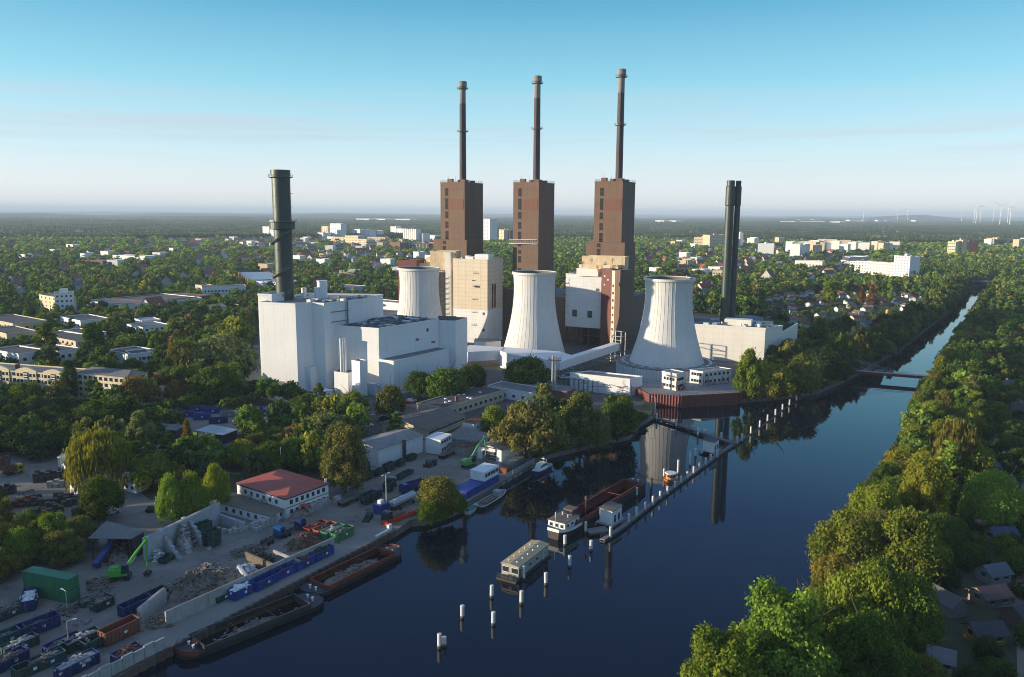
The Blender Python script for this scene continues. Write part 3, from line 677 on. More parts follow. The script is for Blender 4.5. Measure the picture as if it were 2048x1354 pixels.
for k in range(9):
    c = e1_-dn*.9; b.box(c.x, c.y-.5, 9+k*3.6, 2., 2.2, .2, fa); b.tube((c.x-.9, c.y-1.5, 10+k*3.6), (c.x+.9, c.y-1.9, 10+k*3.6), .08, 4); b.tube((c.x-.9, c.y-1.5, 9+k*3.6), (c.x+.9, c.y-1.9, 12.6+k*3.6), .1, 4)
b.build('stair_tower', M['rust'], u3)
u4 = wthing('stair_block', 'red brown stair block with a yellow and white strip beside the white stilted block', 'industrial building', (58, 462, 0))
a = GD(1203.6, 471, 537); c = GD(1224.5, 466, 537); q = ext(a[:2], c[:2], 13); b = MB(); b.prism(q, 0, a[2], 0, 1); b.build('red_brown_wall', [M['redbrown'], M['greyroof']], u4); keep(q)
a2_ = GD(1230.5, 464.5, 537); q = ext(c[:2], a2_[:2], 12.7); b = MB(); b.prism(q, 0, a[2]-.8, 0, 1); b.build('panel_strip', [mat('yellow_and_white_panels', (.74, .72, .66), .6, .1, .3, c2=(.66, .46, .12)), M['greyroof']], u4)
for k in range(9):
    m_ = (Vector(c[:2])+Vector(a2_[:2]))/2; b = MB(); b.box(m_.x+.0, m_.y-.05, 3+k*4.3, 1.1, .3, 1.5, fa); b.build('window', M['brown2'], u4)
a3_ = GD(1241, 462, 537); q = ext(a2_[:2], a3_[:2], 12.4); b = MB(); b.prism(q, 0, a[2]-.3, 0, 1); b.build('brown_wall', [M['brown'], M['greyroof']], u4)
for (s_, z) in ((.3, 38), (.3, 43), (.62, 41)):
    m_ = Vector(GD(1203.6, 471, 537)[:2])*(1-s_)+Vector(c[:2])*s_; b = MB(); b.box(m_.x, m_.y-.12, z, .9, .2, .9, fa); b.build('vent', M['white'], u4)
u5 = wthing('fan_house', 'stained cream fan house stacked in steps above the white block on stilts', 'industrial building', (60, 475, 36))
dblock('upper_tier', 'cream', u5, 1164, 1250, 484, 474, 513, 43, 9)
dblock('middle_tier', 'cream', u5, 1158, 1203, 483, 477, 530, 40, 9)
dblock('lower_tier', 'clad2', u5, 1153, 1196, 481, 475, 538, 42.7, 6)
dblock('duct_box', 'cream', u5, 1205, 1236, 475, 470, 531, 40, 8)
dblock('support', 'dark', u5, 1168, 1236, 488, 478, 545, 0, 9)
b = MB()
for x, y in ((1182, 522), (1225, 522), (1210, 529), (1165, 528), (1195, 536)):
    p = GD(x, 470, y); b.box(p[0], p[1], p[2], 1.5, 1.5, .2, EA); rail(b, [(p[0]-.8, p[1]-.8), (p[0]+.8, p[1]-.8), (p[0]+.8, p[1]+.8)], p[2], 1.4, step=.8); b.tube((p[0], p[1], p[2]-2), (p[0], p[1], p[2]+1.8), .12, 4)
b.build('walkway', M['rust'], u5)
mhh = wthing('turbine_house', 'long dark brown turbine house behind the cooling towers', 'industrial building', (60, 470, 0))
p0 = GD(1241, 481, 601); q = [(p0[0], p0[1]), (p0[0]+.43*60, p0[1]+.903*60), (p0[0]+.43*60-62, p0[1]+.903*60+30), (p0[0]-62, p0[1]+30)]
b = MB(); b.prism(q, 0, p0[2], 0, 1); b.build('wall', [M['brown'], M['greyroof']], mhh); keep(q)
b = MB()
for k in range(7): p = Vector(p0[:2])+E2*(k*4.6)-E1*2; b.box(p.x, p.y, p0[2], .8, .8, 16, EA)
b.prism([tuple(Vector(p0[:2])-E1*2.6), tuple(Vector(p0[:2])+E2*30-E1*2.6), tuple(Vector(p0[:2])+E2*30-E1*12), tuple(Vector(p0[:2])-E1*12)], p0[2]+15, p0[2]+16.5)
b.build('steel_frame', M['dsteel'], mhh)
o, _ = dblock('side_wall', 'brown', mhh, 1001, 1034, 515, 505, 577, 0, 20)
# --- right hand hall with the twin chimneys
rh = wthing('cream_hall', 'long low cream and white hall beside the canal trees with twin chimneys on its roof', 'power plant hall', (137, 430, 0))
D_ = FP([(1387, 648), (1531, 656.5), (1596, 646.5)], 19.5); l_, f_, r_ = (Vector(p) for p in D_)
l_ = f_+(l_-f_)*1.25
q = [tuple(l_), tuple(f_), tuple(f_+(r_-f_)*.52), tuple(f_+(r_-f_)*.52+(l_-f_)*.28), tuple(r_+(l_-f_)*.28), tuple(r_+(l_-f_))]
b = MB(); b.prism(q, 0, 18.8, 0, 1); b.build('wall', [M['clad2'], M['greyroof']], rh); keep(q)
b = MB()
for a_, c_ in ((l_, f_), (f_, f_+(r_-f_)*.52), (f_+(r_-f_)*.52, f_+(r_-f_)*.52+(l_-f_)*.28), (r_+(l_-f_), r_+(l_-f_)*.28)):
    m_ = (a_+c_)/2; dv = c_-a_; b.box(m_.x, m_.y, 18.8, dv.length+.3, .35, .9, math.atan2(dv.y, dv.x))
b.build('parapet', M['clad2'], rh)
g1_ = f_+(r_-f_)*.52; q3 = [tuple(g1_), tuple(r_), tuple(r_+(l_-f_)*.28), tuple(g1_+(l_-f_)*.28)]
b = MB(); b.prism([tuple(g1_+(r_-f_)*.001), tuple(r_), tuple(r_+(l_-f_)*.02), tuple(g1_+(l_-f_)*.02)], 0, 16); b.prism(q3, 0, 11)
b.add([(g1_.x, g1_.y, 16), (r_.x, r_.y, 16), (r_.x, r_.y, 19.7), (g1_.x+(l_-f_).x*.015, g1_.y, 16), (r_.x+(l_-f_).x*.015, r_.y, 16), (r_.x+(l_-f_).x*.015, r_.y, 19.7)], [(0, 1, 2), (3, 5, 4), (0, 2, 5, 3), (1, 4, 5, 2)])
b.build('open_bay', M['clad2'], rh); keep(q3)
roofbits(rh, [tuple(l_*.8+f_*.2), tuple(f_), tuple(f_+(r_-f_)*.9), tuple(l_*.8+f_*.2+(r_-f_)*.9)], 18.9, 24, 21, s=(1.4, 4))
b = MB(); b.prism(ext(tuple(f_*.45+l_*.55+(r_-f_)*.25), tuple(f_*.75+l_*.25+(r_-f_)*.25), 7), 18.9, 22.4, 0, 0); b.build('roof_plant_room', M['clad2'], rh)
tt = FP([(1460, 635)], 20)[0]
tw = wthing('twin_chimney', 'bundle of tall dark green twin chimney tubes on the roof of the cream hall', 'chimney', (tt[0], tt[1], 18.8))
tb_, tt_ = GD(1451, 452, 634), GD(1466.5, 452, 361); zt = tt_[2]
cx, cy = tt_[0]-.9, 452
for (dx, dy_, r_2, rt2) in ((-.4, 0, 2.25, 2.5), (4.5, 2.0, 1.6, 1.85), (2.3, 6.2, 1.4, 1.6)):
    b = MB(); b.lathe(cx+dx, cy+dy_, [(r_2+.15, 18.8), (r_2, 40), (r_2, zt-14), (rt2, zt-13.4), (rt2, zt-3.4), (r_2-.1, zt-3), (r_2-.1, zt), (r_2-.5, zt), (r_2-.5, zt-1)], 28); b.build('tube', M['gst'], tw, smooth=False)
b = MB()
for z in range(24, int(zt)-14, 6): b.box(cx+2.4, cy+1.8, z, 1.6, 1.6, .25, .4)
b.box(cx+2.6, cy+.4, 19, .25, .25, zt-22, .3); b.box(cx+3., cy+.9, 19, .25, .25, zt-22, .3); b.box(cx+2, cy+2, 44, 8, 4, .3, .5); b.build('ladder', M['dsteel'], tw)
b = MB(); b.box(cx+2, cy+2, 18.9, 12, 9, .3, EA); rail(b, [(cx-4, cy-3), (cx+8, cy-4), (cx+8, cy+6)], 19, 3., step=2, close=False, r=.09); b.build('base_frame', M['steel'], tw)
bl = wthing('blue_building', 'long blue grey building with a band of windows behind the twin chimneys', 'building', (160, 480, 0))
a = GD(1384, 510, 627); c = GD(1450, 498, 631); q = ext(a[:2], c[:2], 14); b = MB(); b.prism(q, 0, 13.5, 0, 1); b.build('wall', [mat('blue_grey_panels', (.22, .30, .40), .6, .08, .4, lines=(3.2, 0, .3)), M['greyroof']], bl); keep(q)
a = GD(1468, 492, 627); c = GD(1528, 500, 634); q = ext(a[:2], c[:2], 14); b = MB(); b.prism(q, 0, 15.5, 0, 1); b.build('wing', [bpy.data.materials['blue_grey_panels'], M['greyroof']], bl); keep(q); wins(bl, a[:2], c[:2], 11., 1, 9, 1.2, 1.4, 3)
e = FP([(1397, 700), (1431, 716)], 8); q = ext(e[0], e[1], 8); e = GD(1398, 402, 706)
# low white gallery and duct buildings in front of the middle tower
wd = wthing('duct_building', 'low white angular duct building wrapped round the foot of the middle cooling tower', 'industrial building', (10, 420, 0))
e = FP([(912, 700), (936, 704), (972, 702), (1006, 700), (1010, 694), (940, 690)], 8.6)
b = MB(); b.prism(e, 3.5, 8.6, 0, 0, bottom=True); b.build('duct', M['clad'], wd); keep(e)
e = FP([(1000, 702), (1020, 708), (1110, 722), (1150, 712), (1120, 703), (1010, 694)], 8.6); b = MB(); b.prism(e, 0, 8.6, 0, 0); b.build('duct', M['clad'], wd); keep(e)
for x, y in ((925, 735), (950, 737), (975, 736), (990, 732)):
    p = G(x, y-14); b = MB(); b.tube((p[0]-1, p[1], 0), (p[0]+.5, p[1], 3.6), .25, 5); b.tube((p[0]+1.6, p[1], 0), (p[0]+.5, p[1], 3.6), .25, 5); b.build('trestle', M['dsteel'], wd)
e = FP([(948, 682), (972, 684), (1002, 682)], 5.5); q = e+[(e[2][0]-2, e[2][1]+10), (e[0][0], e[0][1]+10)]; b = MB(); b.prism(q, 0, 5.5, 0, 1); b.build('low_block', [M['whitetile'], M['greyroof']], wd); keep(q)
cg = wthing('conveyor_gallery', 'sloping white covered gallery on a lattice bridge between the right cooling towers', 'conveyor', (40, 400, 0))
p = Vector((*G(1112, 724, 9), 5.2)); q = Vector((*G(1232, 691, 9.), 6.6)); d = (q-p).normalized(); sd_ = Vector((-d.y, d.x, 0)).normalized()
b = MB()
def beam(b, p, q, w_, h_, mi=0):
    d = (q-p).normalized(); s = Vector((-d.y, d.x, 0)).normalized()*w_/2; u = Vector((0, 0, h_))
    v = [p-s, p+s, p+s+u, p-s+u, q-s, q+s, q+s+u, q-s+u]
    b.add(v, [(0, 1, 2, 3), (7, 6, 5, 4), (0, 4, 5, 1), (1, 5, 6, 2), (2, 6, 7, 3), (3, 7, 4, 0)], mi)
beam(b, p, q, 4.4, 4.0); b.build('gallery', M['clad'], cg)
b = MB()
for s_ in (-1, 1):
    o_ = sd_*2.6*s_
    for z in (-3.2, -.2): b.tube(p+o_+Vector((0, 0, z)), q+o_+Vector((0, 0, z)), .22, 5)
    for k in range(14):
        a = p+(q-p)*(k/14.)+o_; c = p+(q-p)*((k+1)/14.)+o_; b.tube(a+Vector((0, 0, -3.2)), c+Vector((0, 0, -.2)), .14, 4); b.tube(a+Vector((0, 0, -3.2)), a+Vector((0, 0, -.2)), .12, 4)
for k in range(15): a = p+(q-p)*(k/14.); b.tube(a-sd_*2.6+Vector((0, 0, -3.2)), a+sd_*2.6+Vector((0, 0, -3.2)), .12, 4)
b.build('lattice', M['steel'], cg)
b = MB()
for s_ in (-3, 3):
    a = q+sd_*s_; b.tube((a.x, a.y, 0), (a.x, a.y, 17), .25, 5); c = a+d*5; b.tube((c.x, c.y, 0), (c.x, c.y, 16), .25, 5); b.tube((a.x, a.y, 14), (c.x, c.y, 14), .2, 5); b.tube((a.x, a.y, 17), (c.x, c.y, 16), .2, 5)
a = q-sd_*3; c = q+sd_*3
for z in (12, 14, 17): b.tube((a.x, a.y, z), (c.x, c.y, z), .2, 5)
b.build('portal_frame', M['galv'], cg)
# rectangular flat-roofed pump building, pipe racks and tall vent by the basin
e = FP([(1085, 758), (1258, 769), (1285, 757), (1150, 742)], 7.5)
e = FP([(1140, 745), (1260, 757.5), (1285, 752), (1180, 741)], 8)
pb = wthing('pump_building', 'white flat-roofed pump building left of the round louvred tower base', 'building', (e[1][0], e[1][1], 0))
b = MB(); b.prism(e, 0, 7.4, 0, 1); parapet(b, e, 7.4, .6, .3); b.build('wall', [M['clad'], M['greyroof']], pb); keep(e)
sp = wthing('steam_vent', 'slim white double vent pipe with a railed platform on a small flat brick building', 'vent', (*G(1112, 800), 0))
p = G(1112, 800); b = MB(); b.box(p[0], p[1]+3, 0, 14, 10, 4.5, EA, 0); b.box(p[0], p[1]+3, 4.5, 14.6, 10.6, .4, EA, 1); b.build('building', [M['brick'], M['greyroof']], sp); keep([(p[0]-8, p[1]-4), (p[0]+8, p[1]-4), (p[0]+8, p[1]+10), (p[0]-8, p[1]+10)], 2)
b = MB()
for s_ in (-.6, .6): b.cyl(p[0]-1+s_, p[1]+1, 4.8, 19.5, .42, .42, 12)
b.build('pipe', M['galv'], sp); b = MB(); b.box(p[0]-1, p[1]+1, 17.2, 5.5, 3.4, .2, EA); rail(b, [(p[0]-3.6, p[1]+.6), (p[0]+1, p[1]-1.4), (p[0]+2, p[1]+1), (p[0]-2.4, p[1]+3.4)], 17.3, 1.3, step=1.2); rail(b, [(p[0]-5.6, p[1]+2.6), (p[0]-3, p[1]-.4)], 15.3, 1.3, step=1.2, close=False); b.build('platform', M['rust'], sp)
rk = wthing('pipe_rack', 'tangle of pipes and steel racks beside the white pump building', 'pipe rack', (*G(1200, 775), 0))
b = MB(); rnd = random.Random(5); p = Vector(G(1120, 778)); q = Vector(G(1262, 792)); d = q-p; n_ = Vector((-d.y, d.x)).normalized()
for k in range(16):
    c = p+d*(k/15.)
    for s_ in (0, 5): b.box(c.x+n_.x*s_, c.y+n_.y*s_, 0, .35, .35, 5.2)
    b.tube((c.x, c.y, 4.6), (c.x+n_.x*5, c.y+n_.y*5, 4.6), .16, 4)
b.build('rack_frame', M['steel'], rk)
for k in range(9):
    s_ = .3+k*.55; z = 4.9+rnd.random()*.8; b = MB(); b.tube((p.x+n_.x*s_, p.y+n_.y*s_, z), (q.x+n_.x*s_, q.y+n_.y*s_, z), .12+rnd.random()*.18, 8); b.build('pipe', M[('galv', 'steel', 'rust', 'galv')[k % 4]], rk)
b = MB()
for k in range(60):
    c = p+d*rnd.random()+n_*rnd.uniform(-4, 7); l = rnd.uniform(1.5, 5); a = rnd.random()*6.3; z = rnd.uniform(.3, 6.5); b.tube((c.x, c.y, z), (c.x+l*math.cos(a), c.y+l*math.sin(a), z+rnd.uniform(-1, 1)), rnd.uniform(.06, .16), 5)
tag(b.build('small_pipes', M['rust'], rk), kind='stuff')
# two white buildings on the terrace
for (pts, h_, lab, rows) in (([(1323, 775), (1352, 781), (1367, 776)], 10.8, 'small two-storey white pump house with rusty pipes on the canal terrace', 2), ([(1379, 766), (1405, 770.5), (1462, 764)], 9.6, 'long flat white building with a pale roof on the canal terrace', 2)):
    e = [G(x, y-10 if 0 else y, PLZ) for x, y in pts]
    o = wthing('pump_house', lab, 'building', (e[1][0], e[1][1], PLZ)); q = [e[0], e[1], e[2], (e[2][0]+e[0][0]-e[1][0], e[2][1]+e[0][1]-e[1][1])]
    b = MB(); b.prism(q, PLZ-.1, h_, 0, 1); b.build('wall', [M['clad2'], M['gravelroof']], o); b = MB(); parapet(b, q, h_, .3, .4); b.build('roof_edge', M['white'], o)
    wins(o, e[0], e[1], PLZ+1, rows, 4, 1.1, 1.3, 3., .1); wins(o, e[1], e[2], PLZ+1, rows, 6, 1.2, 1.2, 3., .05)
    b = MB(); rnd = random.Random(8)
    for k in range(22):
        a = rnd.uniform(0, 1); c = Vector(e[1])*(1-a)+Vector(e[2])*a; b.tube((c.x, c.y-1-rnd.random(), PLZ), (c.x+rnd.uniform(-2, 2), c.y-1-rnd.random(), PLZ+rnd.uniform(1, 5)), .1, 5)
    b.build('pipework', M['rust'], o)
o = wthing('terrace_railing', 'thin railing along the top of the red sheet pile wall', 'railing', (*plat[1], PLZ)); b = MB(); rail(b, [(p[0], p[1]+1) for p in plat[:3]], PLZ-.1, 1.1, step=2.5, close=False); b.build('rail', M['steel'], o)
# ---------------------------------------------------------------- buildings south of the power station
def gable(b, q, z0, z1, zr, axis=0, mi=1, over=.4, mw=0):
    """walls and pitched roof over the 4-point footprint q; the ridge runs along side q0->q1 (axis 0) or q1->q2 (axis 1)"""
    q = [Vector(p) for p in q]
    if axis: q = q[1:]+q[:1]
    m0 = (q[1]+q[2])/2; m1 = (q[3]+q[0])/2
    v = [(*p, z1) for p in q]+[(*m1, zr), (*m0, zr)]
    b.prism([tuple(p) for p in q], z0, z1, mw)
    b.add(v, [(3, 0, 4), (1, 2, 5)], mw)
    d = (q[1]-q[0]).normalized()*over; s = (q[3]-q[0]).normalized()*over; dz = (zr-z1)*over/max(.1, (m1-q[0]).length); t = .12
    def slope(a, c, e, f):       # a,c eaves ; e,f ridge ends
        n = len(b.v)
        for p in (a, c, e, f): b.v.append((p[0], p[1], p[2]+.02))
        for p in (a, c, e, f): b.v.append((p[0], p[1], p[2]+.02+t))
        for fc in ((0, 1, 2, 3), (7, 6, 5, 4), (0, 4, 5, 1), (1, 5, 6, 2), (3, 2, 6, 7), (0, 3, 7, 4)):
            b.f.append(tuple(n+i for i in fc)); b.m.append(mi)
    P = lambda p, z: (p.x, p.y, z)
    slope(P(q[0]-d-s, z1-dz), P(q[1]+d-s, z1-dz), P(m0+d, zr), P(m1-d, zr))
    slope(P(q[2]+d+s, z1-dz), P(q[3]-d+s, z1-dz), P(m1-d, zr), P(m0+d, zr))
    return b
def close4(e):                      # fourth corner of a parallelogram from three
    return [e[0], e[1], e[2], (e[2][0]+e[0][0]-e[1][0], e[2][1]+e[0][1]-e[1][1])]
def skylights(par, q, z, n, seed, m='white', s=1.2):
    rnd = random.Random(seed); q = [Vector(p) for p in q]
    for i in range(n):
        c = q[0]+(q[1]-q[0])*rnd.uniform(.12, .88)+(q[-1]-q[0])*rnd.uniform(.15, .85)
        b = MB(); b.box(c.x, c.y, z, s, s, .35, .5, 0, .7); b.build('skylight', M[m], par)
# long dark-roofed building
e = FP([(833.6, 806), (889, 815.6), (1008.5, 779)], 4.6); q = close4(e)
o = wthing('office_building', 'long low cream building with a flat dark roof, small skylights and a brick chimney', 'building', (*e[1], 0))
b = MB(); b.prism(q, 0, 4.4, 0, 1); parapet(b, q, 4.4, .25, .3); b.build('wall', [M['beigewall'], M['bitumen']], o); keep(q)
wins(o, e[1], e[2], 1.3, 1, 11, 1.5, 1.3, 1, .03); skylights(o, q, 4.4, 9, 3)
c = Vector(e[1])*.7+Vector(e[2])*.3+Vector((-3, 2)); b = MB(); b.box(c.x, c.y, 4.4, 1.1, 1.1, 2, .5); b.box(c.x, c.y, 6.4, 1.3, 1.3, .15, .5); b.build('chimney', M['brick'], o)
e = FP([(975, 771), (1063, 785.5), (1091, 776)], 4.6); q = close4(e)
o = wthing('flat_building', 'flat grey-roofed workshop building behind the long dark-roofed building', 'building', (*e[1], 0)); b = MB(); b.prism(q, 0, 4.4, 0, 1); parapet(b, q, 4.4, .25, .3); b.build('wall', [M['clad'], M['greyroof']], o); keep(q); wins(o, e[1], e[2], 1.2, 1, 5, 1.4, 1.6, 1); wins(o, e[0], e[1], 1.2, 1, 4, 1.4, 1.2, 1)
e = FP([(1000, 762), (1085, 773), (1092, 765)], 4.2); q = close4(e)
o = wthing('flat_building', 'flat pale-roofed shed beside the big round tree in front of the middle cooling tower', 'building', (*e[1], 0)); b = MB(); b.prism(q, 0, 3.6, 0, 1); parapet(b, q, 3.6, .2, .3); b.build('wall', [M['clad2'], M['gravelroof']], o); keep(q)
# barn with brown corrugated roof
e = FP([(763, 847), (856, 862), (930, 832)], 3.2); q = close4(e)
o = wthing('storage_barn', 'long storage barn with a weathered brown corrugated roof', 'barn', (*e[1], 0))
b = MB(); gable(b, q, 0, 3.4, 5.4, 1, 1, .5); b.build('wall', [M['beigewall'], M['fibre']], o); keep(q); wins(o, e[1], e[2], 1.9, 1, 14, 1.5, .8, 1, .02)
e = FP([(925, 846), (948, 851), (972, 838)], 3); q = close4(e)
o = wthing('small_annex', 'small white rendered annex with a rusty flat roof at the end of the storage barn', 'building', (*e[1], 0)); b = MB(); b.prism(q, 0, 3.4, 0, 1); b.build('wall', [M['white'], M['rust']], o); keep(q); wins(o, e[1], e[2], 1.2, 1, 2, 1, 1, 1)
e = FP([(893, 872), (962, 883), (985, 868), (925, 850)], 3.4)
o = wthing('workshop', 'grey flat-roofed workshop with a partly collapsed dark roof', 'building', (*e[1], 0)); b = MB(); b.prism(e, 0, 3.2, 0, 1); b.build('wall', [M['concrete'], M['greyroof']], o); keep(e)
c = FP([(880, 884), (930, 895), (962, 884), (905, 864)], 2.9); b = MB(); b.prism(c, 0, 2.7, 0, 1); b.build('collapsed_bay', [M['concrete'], M['bitumen']], o); keep(c)
wins(o, e[1], e[2], .4, 1, 2, 2.2, 2.2, 1, .1, 'dark')
b = MB(); rnd = random.Random(4)
for k in range(50):
    a_ = rnd.random(); c = Vector(G(905+55*a_, 898-8*a_, 2.7)); b.tube((c.x+rnd.uniform(-2, 2), c.y+rnd.uniform(-3, 3), 2.8+rnd.random()), (c.x+rnd.uniform(-3, 3), c.y+rnd.uniform(-4, 4), 2.8+rnd.random()*1.2), .12, 4)
tag(b.build('fallen_timbers', M['wood'], o), kind='stuff')
# white warehouse
e = FP([(728.5, 892), (757, 899), (845.5, 870.5)], 5.9); q = [e[0], e[1], e[2], FP([(790, 851)], 5.9)[0]]; q[0] = (e[1][0]+(q[3][0]-e[2][0]), e[1][1]+(q[3][1]-e[2][1]))
q = close4([FP([(700, 886)], 5.9)[0], e[1], e[2]])
o = wthing('warehouse', 'white warehouse with a grey low-pitched roof between the barn and the green container stacks', 'warehouse', (*e[1], 0))
b = MB(); gable(b, q, 0, 5.8, 7., 1, 1, .3); b.build('wall', [M['whitetile'], M['gravelroof']], o); keep(q)
b = MB(); m_ = Vector(e[1])*.45+Vector(e[2])*.55; b.box(m_.x+.2, m_.y-.3, 0, .9, .9, 6.5, .9); b.build('downpipe', M['dsteel'], o); b = MB(); b.box(m_.x-9, m_.y-14, 0, .7, .7, 3.4, .9); b.build('downpipe', M['dsteel'], o)
# site offices from stacked white containers
def cabin(lab, e, z, rows, cols, grp=None, m='white', win_side=1, mr='white', rc=2):
    q = close4(e); o = wthing('container_office', lab, 'site office', (*e[1], 0), grp)
    b = MB(); b.prism(q, .25, z, 0, 1)
    for r in range(rows+1): parapet(b, q, .25+(z-.25)*r/rows-.06, .12, .12)
    b.build('wall', [M[m], M[mr]], o); keep(q, 1.5)
    wins(o, e[1], e[2], 1.2, rows, cols, 1.1, 1., (z-.2)/rows, .06)
    if win_side > 1: wins(o, e[0], e[1], 1.2, rows, rc, 1.1, 1., (z-.2)/rows, .1)
    return o
e = FP([(851, 876), (881, 881), (903, 869)], 5.2)
cabin('two-storey white container office right of the white warehouse', e, 5.3, 2, 4)
e = FP([(244, 948), (271, 955), (296, 944)], 5.); cabin('two-storey pale container office beside the trees at the left yard', e, 5.2, 2, 2, win_side=2)
# pontoon building with blue and white containers
# blue garage shed
e = FP([(955, 890), (1003, 899.5), (1038, 888)], 4.4); q = close4(e)
o = wthing('garage', 'white garage with red roof edge and a glazed gate behind the green crane excavator', 'garage', (*e[1], 0))
b = MB(); gable(b, q, 0, 4.2, 5., 1, 1, .35); b.build('wall', [M['white'], M['gravelroof']], o); keep(q, 1)
d = (Vector(e[1])-Vector(e[0])); c = Vector(e[0])+d*.5; dn = d.normalized(); nn = Vector((dn.y, -dn.x)); b = MB(); a_ = math.atan2(d.y, d.x)
b.box(c.x+nn.x*.05, c.y+nn.y*.05, 0, d.length*.55, .15, 3.2, a_)
for k in range(6): b.box(c.x+nn.x*.15+dn.x*(k-2.5)*.8, c.y+nn.y*.15+dn.y*(k-2.5)*.8, 0, .1, .1, 3.2, a_, 1)
for k in range(4): b.box(c.x+nn.x*.15, c.y+nn.y*.15, .1+k*1., d.length*.55, .1, .1, a_, 1)
b.build('glazed_gate', [M['glass'], M['white']], o)
b = MB(); parapet(b, [q[0], q[1]], 4.25, .25, .5); b.build('fascia', M['redroof'], o)
# red-roofed office
z7 = 5.6; e = FP([(473.5, 966), (571, 997), (656.5, 966)], z7); q = close4(e); qq = [Vector(p) for p in q]; cc = sum(qq, Vector((0, 0)))/4
o = wthing('red_roofed_office', 'two-storey white office with a wide red hipped roof and dark blue eaves stripe', 'office building', (*e[1], 0))
b = MB(); b.prism(q, 0, z7-.1); b.build('wall', M['white'], o); keep(q, 1)
b = MB(); ov = [p+(p-cc).normalized()*.5 for p in qq]; r1 = (qq[0]+qq[3])/2*.42+cc*.58; r2 = (qq[1]+qq[2])/2*.42+cc*.58; zr = z7+1.5
v = [(*p, z7) for p in ov]+[(*r1, zr), (*r2, zr)]; b.add(v, [(0, 1, 5, 4), (1, 2, 5), (2, 3, 4, 5), (3, 0, 4), (3, 2, 1, 0)]); b.build('roof', M['redroof'], o)
b = MB(); parapet(b, [tuple(p) for p in qq], z7-.45, .4, .25); b.build('eaves_stripe', mat('dark_blue_paint', (.02, .035, .12), .5, .1), o)
b = MB(); parapet(b, [tuple(qq[1]), tuple(qq[2])], 2.75, .18, .16); b.build('red_stripe', M['redroof'], o)
wins(o, tuple(qq[1]), tuple(qq[2]), .9, 2, 7, .9, 1.2, 2.65, .06); wins(o, tuple(qq[0]), tuple(qq[1]), 3.4, 1, 6, .9, 1.1, 2.65, .12)
b = MB(); c = qq[1]*.62+qq[2]*.38; b.box(c.x+.6, c.y-.9, 2.3, 1.8, 3.2, .15, QA); b.build('porch_roof', M['redroof'], o)
for k, t_ in enumerate((.3, .55, .62)):
    c = qq[0]*(1-t_)+qq[1]*t_; b = MB(); b.box(c.x-.3, c.y-.5, 3.0, 1, .6, .7, QA); b.build('air_conditioner', M['galv'], o)
c = qq[2]; b = MB(); b.cyl(c.x-.8, c.y+.5, z7, z7+1.0, .35, .4, 10); b.build('roof_vent', M['white'], o)
ea = FP([(441, 1006), (539, 1032.5), (571, 1014)], 2.5); qa = close4(ea); qa[0] = ea[0]
b = MB(); b.prism(qa, 0, 2.4, 0); b.box(0, 0, -50, .1, .1, .1); b.build('annex_wall', M['white'], o); keep(qa, 1)
b = MB(); c4 = [Vector(p) for p in qa]; cm = sum(c4, Vector((0, 0)))/4; b.prism([tuple(p+(p-cm).normalized()*.7) for p in c4], 2.42, 2.62); b.build('annex_roof', M['fibre'], o)
wins(o, qa[0], qa[1], .8, 1, 6, .9, 1.1, 1, .05); wins(o, qa[1], qa[2], .8, 1, 2, .9, 1.1, 1, .1)
# open sheds
def carport(lab, e, z, m='galv', backwall=True, loc='open_shed', cat='open shed'):
    q = close4(e) if len(e) == 3 else e; qq = [Vector(p) for p in q]; o = wthing(loc, lab, cat, (*q[1], 0)); keep(q, 1)
    b = MB(); cm = sum(qq, Vector((0, 0)))/4; b.prism([tuple(p) for p in qq], z-.15, z, bottom=True); b.build('roof', M[m], o)
    for p in qq+[(qq[0]+qq[1])/2]:
        p2 = p+(cm-p).normalized()*.8; b = MB(); b.box(p2.x, p2.y, 0, .25, .25, z-.15); b.build('post', M['dsteel'], o)
    if backwall:
        b = MB(); d = qq[3]-qq[2]; m_ = (qq[2]+qq[3])/2+(cm-(qq[2]+qq[3])/2).normalized()*.5; b.box(m_.x, m_.y, 0, d.length-1, .15, z-.2, math.atan2(d.y, d.x)); d = qq[2]-qq[1]; m_ = (qq[2]+qq[1])/2+(cm-(qq[2]+qq[1])/2).normalized()*.5; b.box(m_.x, m_.y, 0, d.length-1.6, .15, z-.2, math.atan2(d.y, d.x)); b.build('back_wall', M['dsteel'], o)
    return o
carport('open carport with a pale flat roof in the shaded yard beside a brown spruce', FP([(390, 861), (445, 871), (477, 859)], 3.4), 3.5)
carport('long grey open shed behind the parked blue skips at left', FP([(305, 858), (352, 862), (372, 851)], 3.2), 3.4, 'greyroof')
carport('dark open shed with a blue conveyor, left of the concrete block wall', FP([(176, 1078), (262, 1079), (292, 1063), (212, 1043)], 5.2), 5.4, 'greyroof')
# blue conveyor in the shed
p = G(190, 1135, .5); qx = G(228, 1085, 3.2); o = wthing('conveyor_belt', 'slanting blue conveyor belt reaching into the dark open shed', 'conveyor', (*p, 0)); b = MB(); beam(b, Vector((*p, .6)), Vector((*qx, 3.6)), 1.4, .8); b.build('belt_frame', mat('dark_blue_metal', (.02, .05, .18), .5, .2, .8, streak=.3), o)
b = MB()
for t_ in (.15, .5, .85):
    c = Vector((*p, .6)).lerp(Vector((*qx, 3.6)), t_); b.box(c.x, c.y, 0, 1.2, .2, c.z)
b.build('support', M['dsteel'], o)
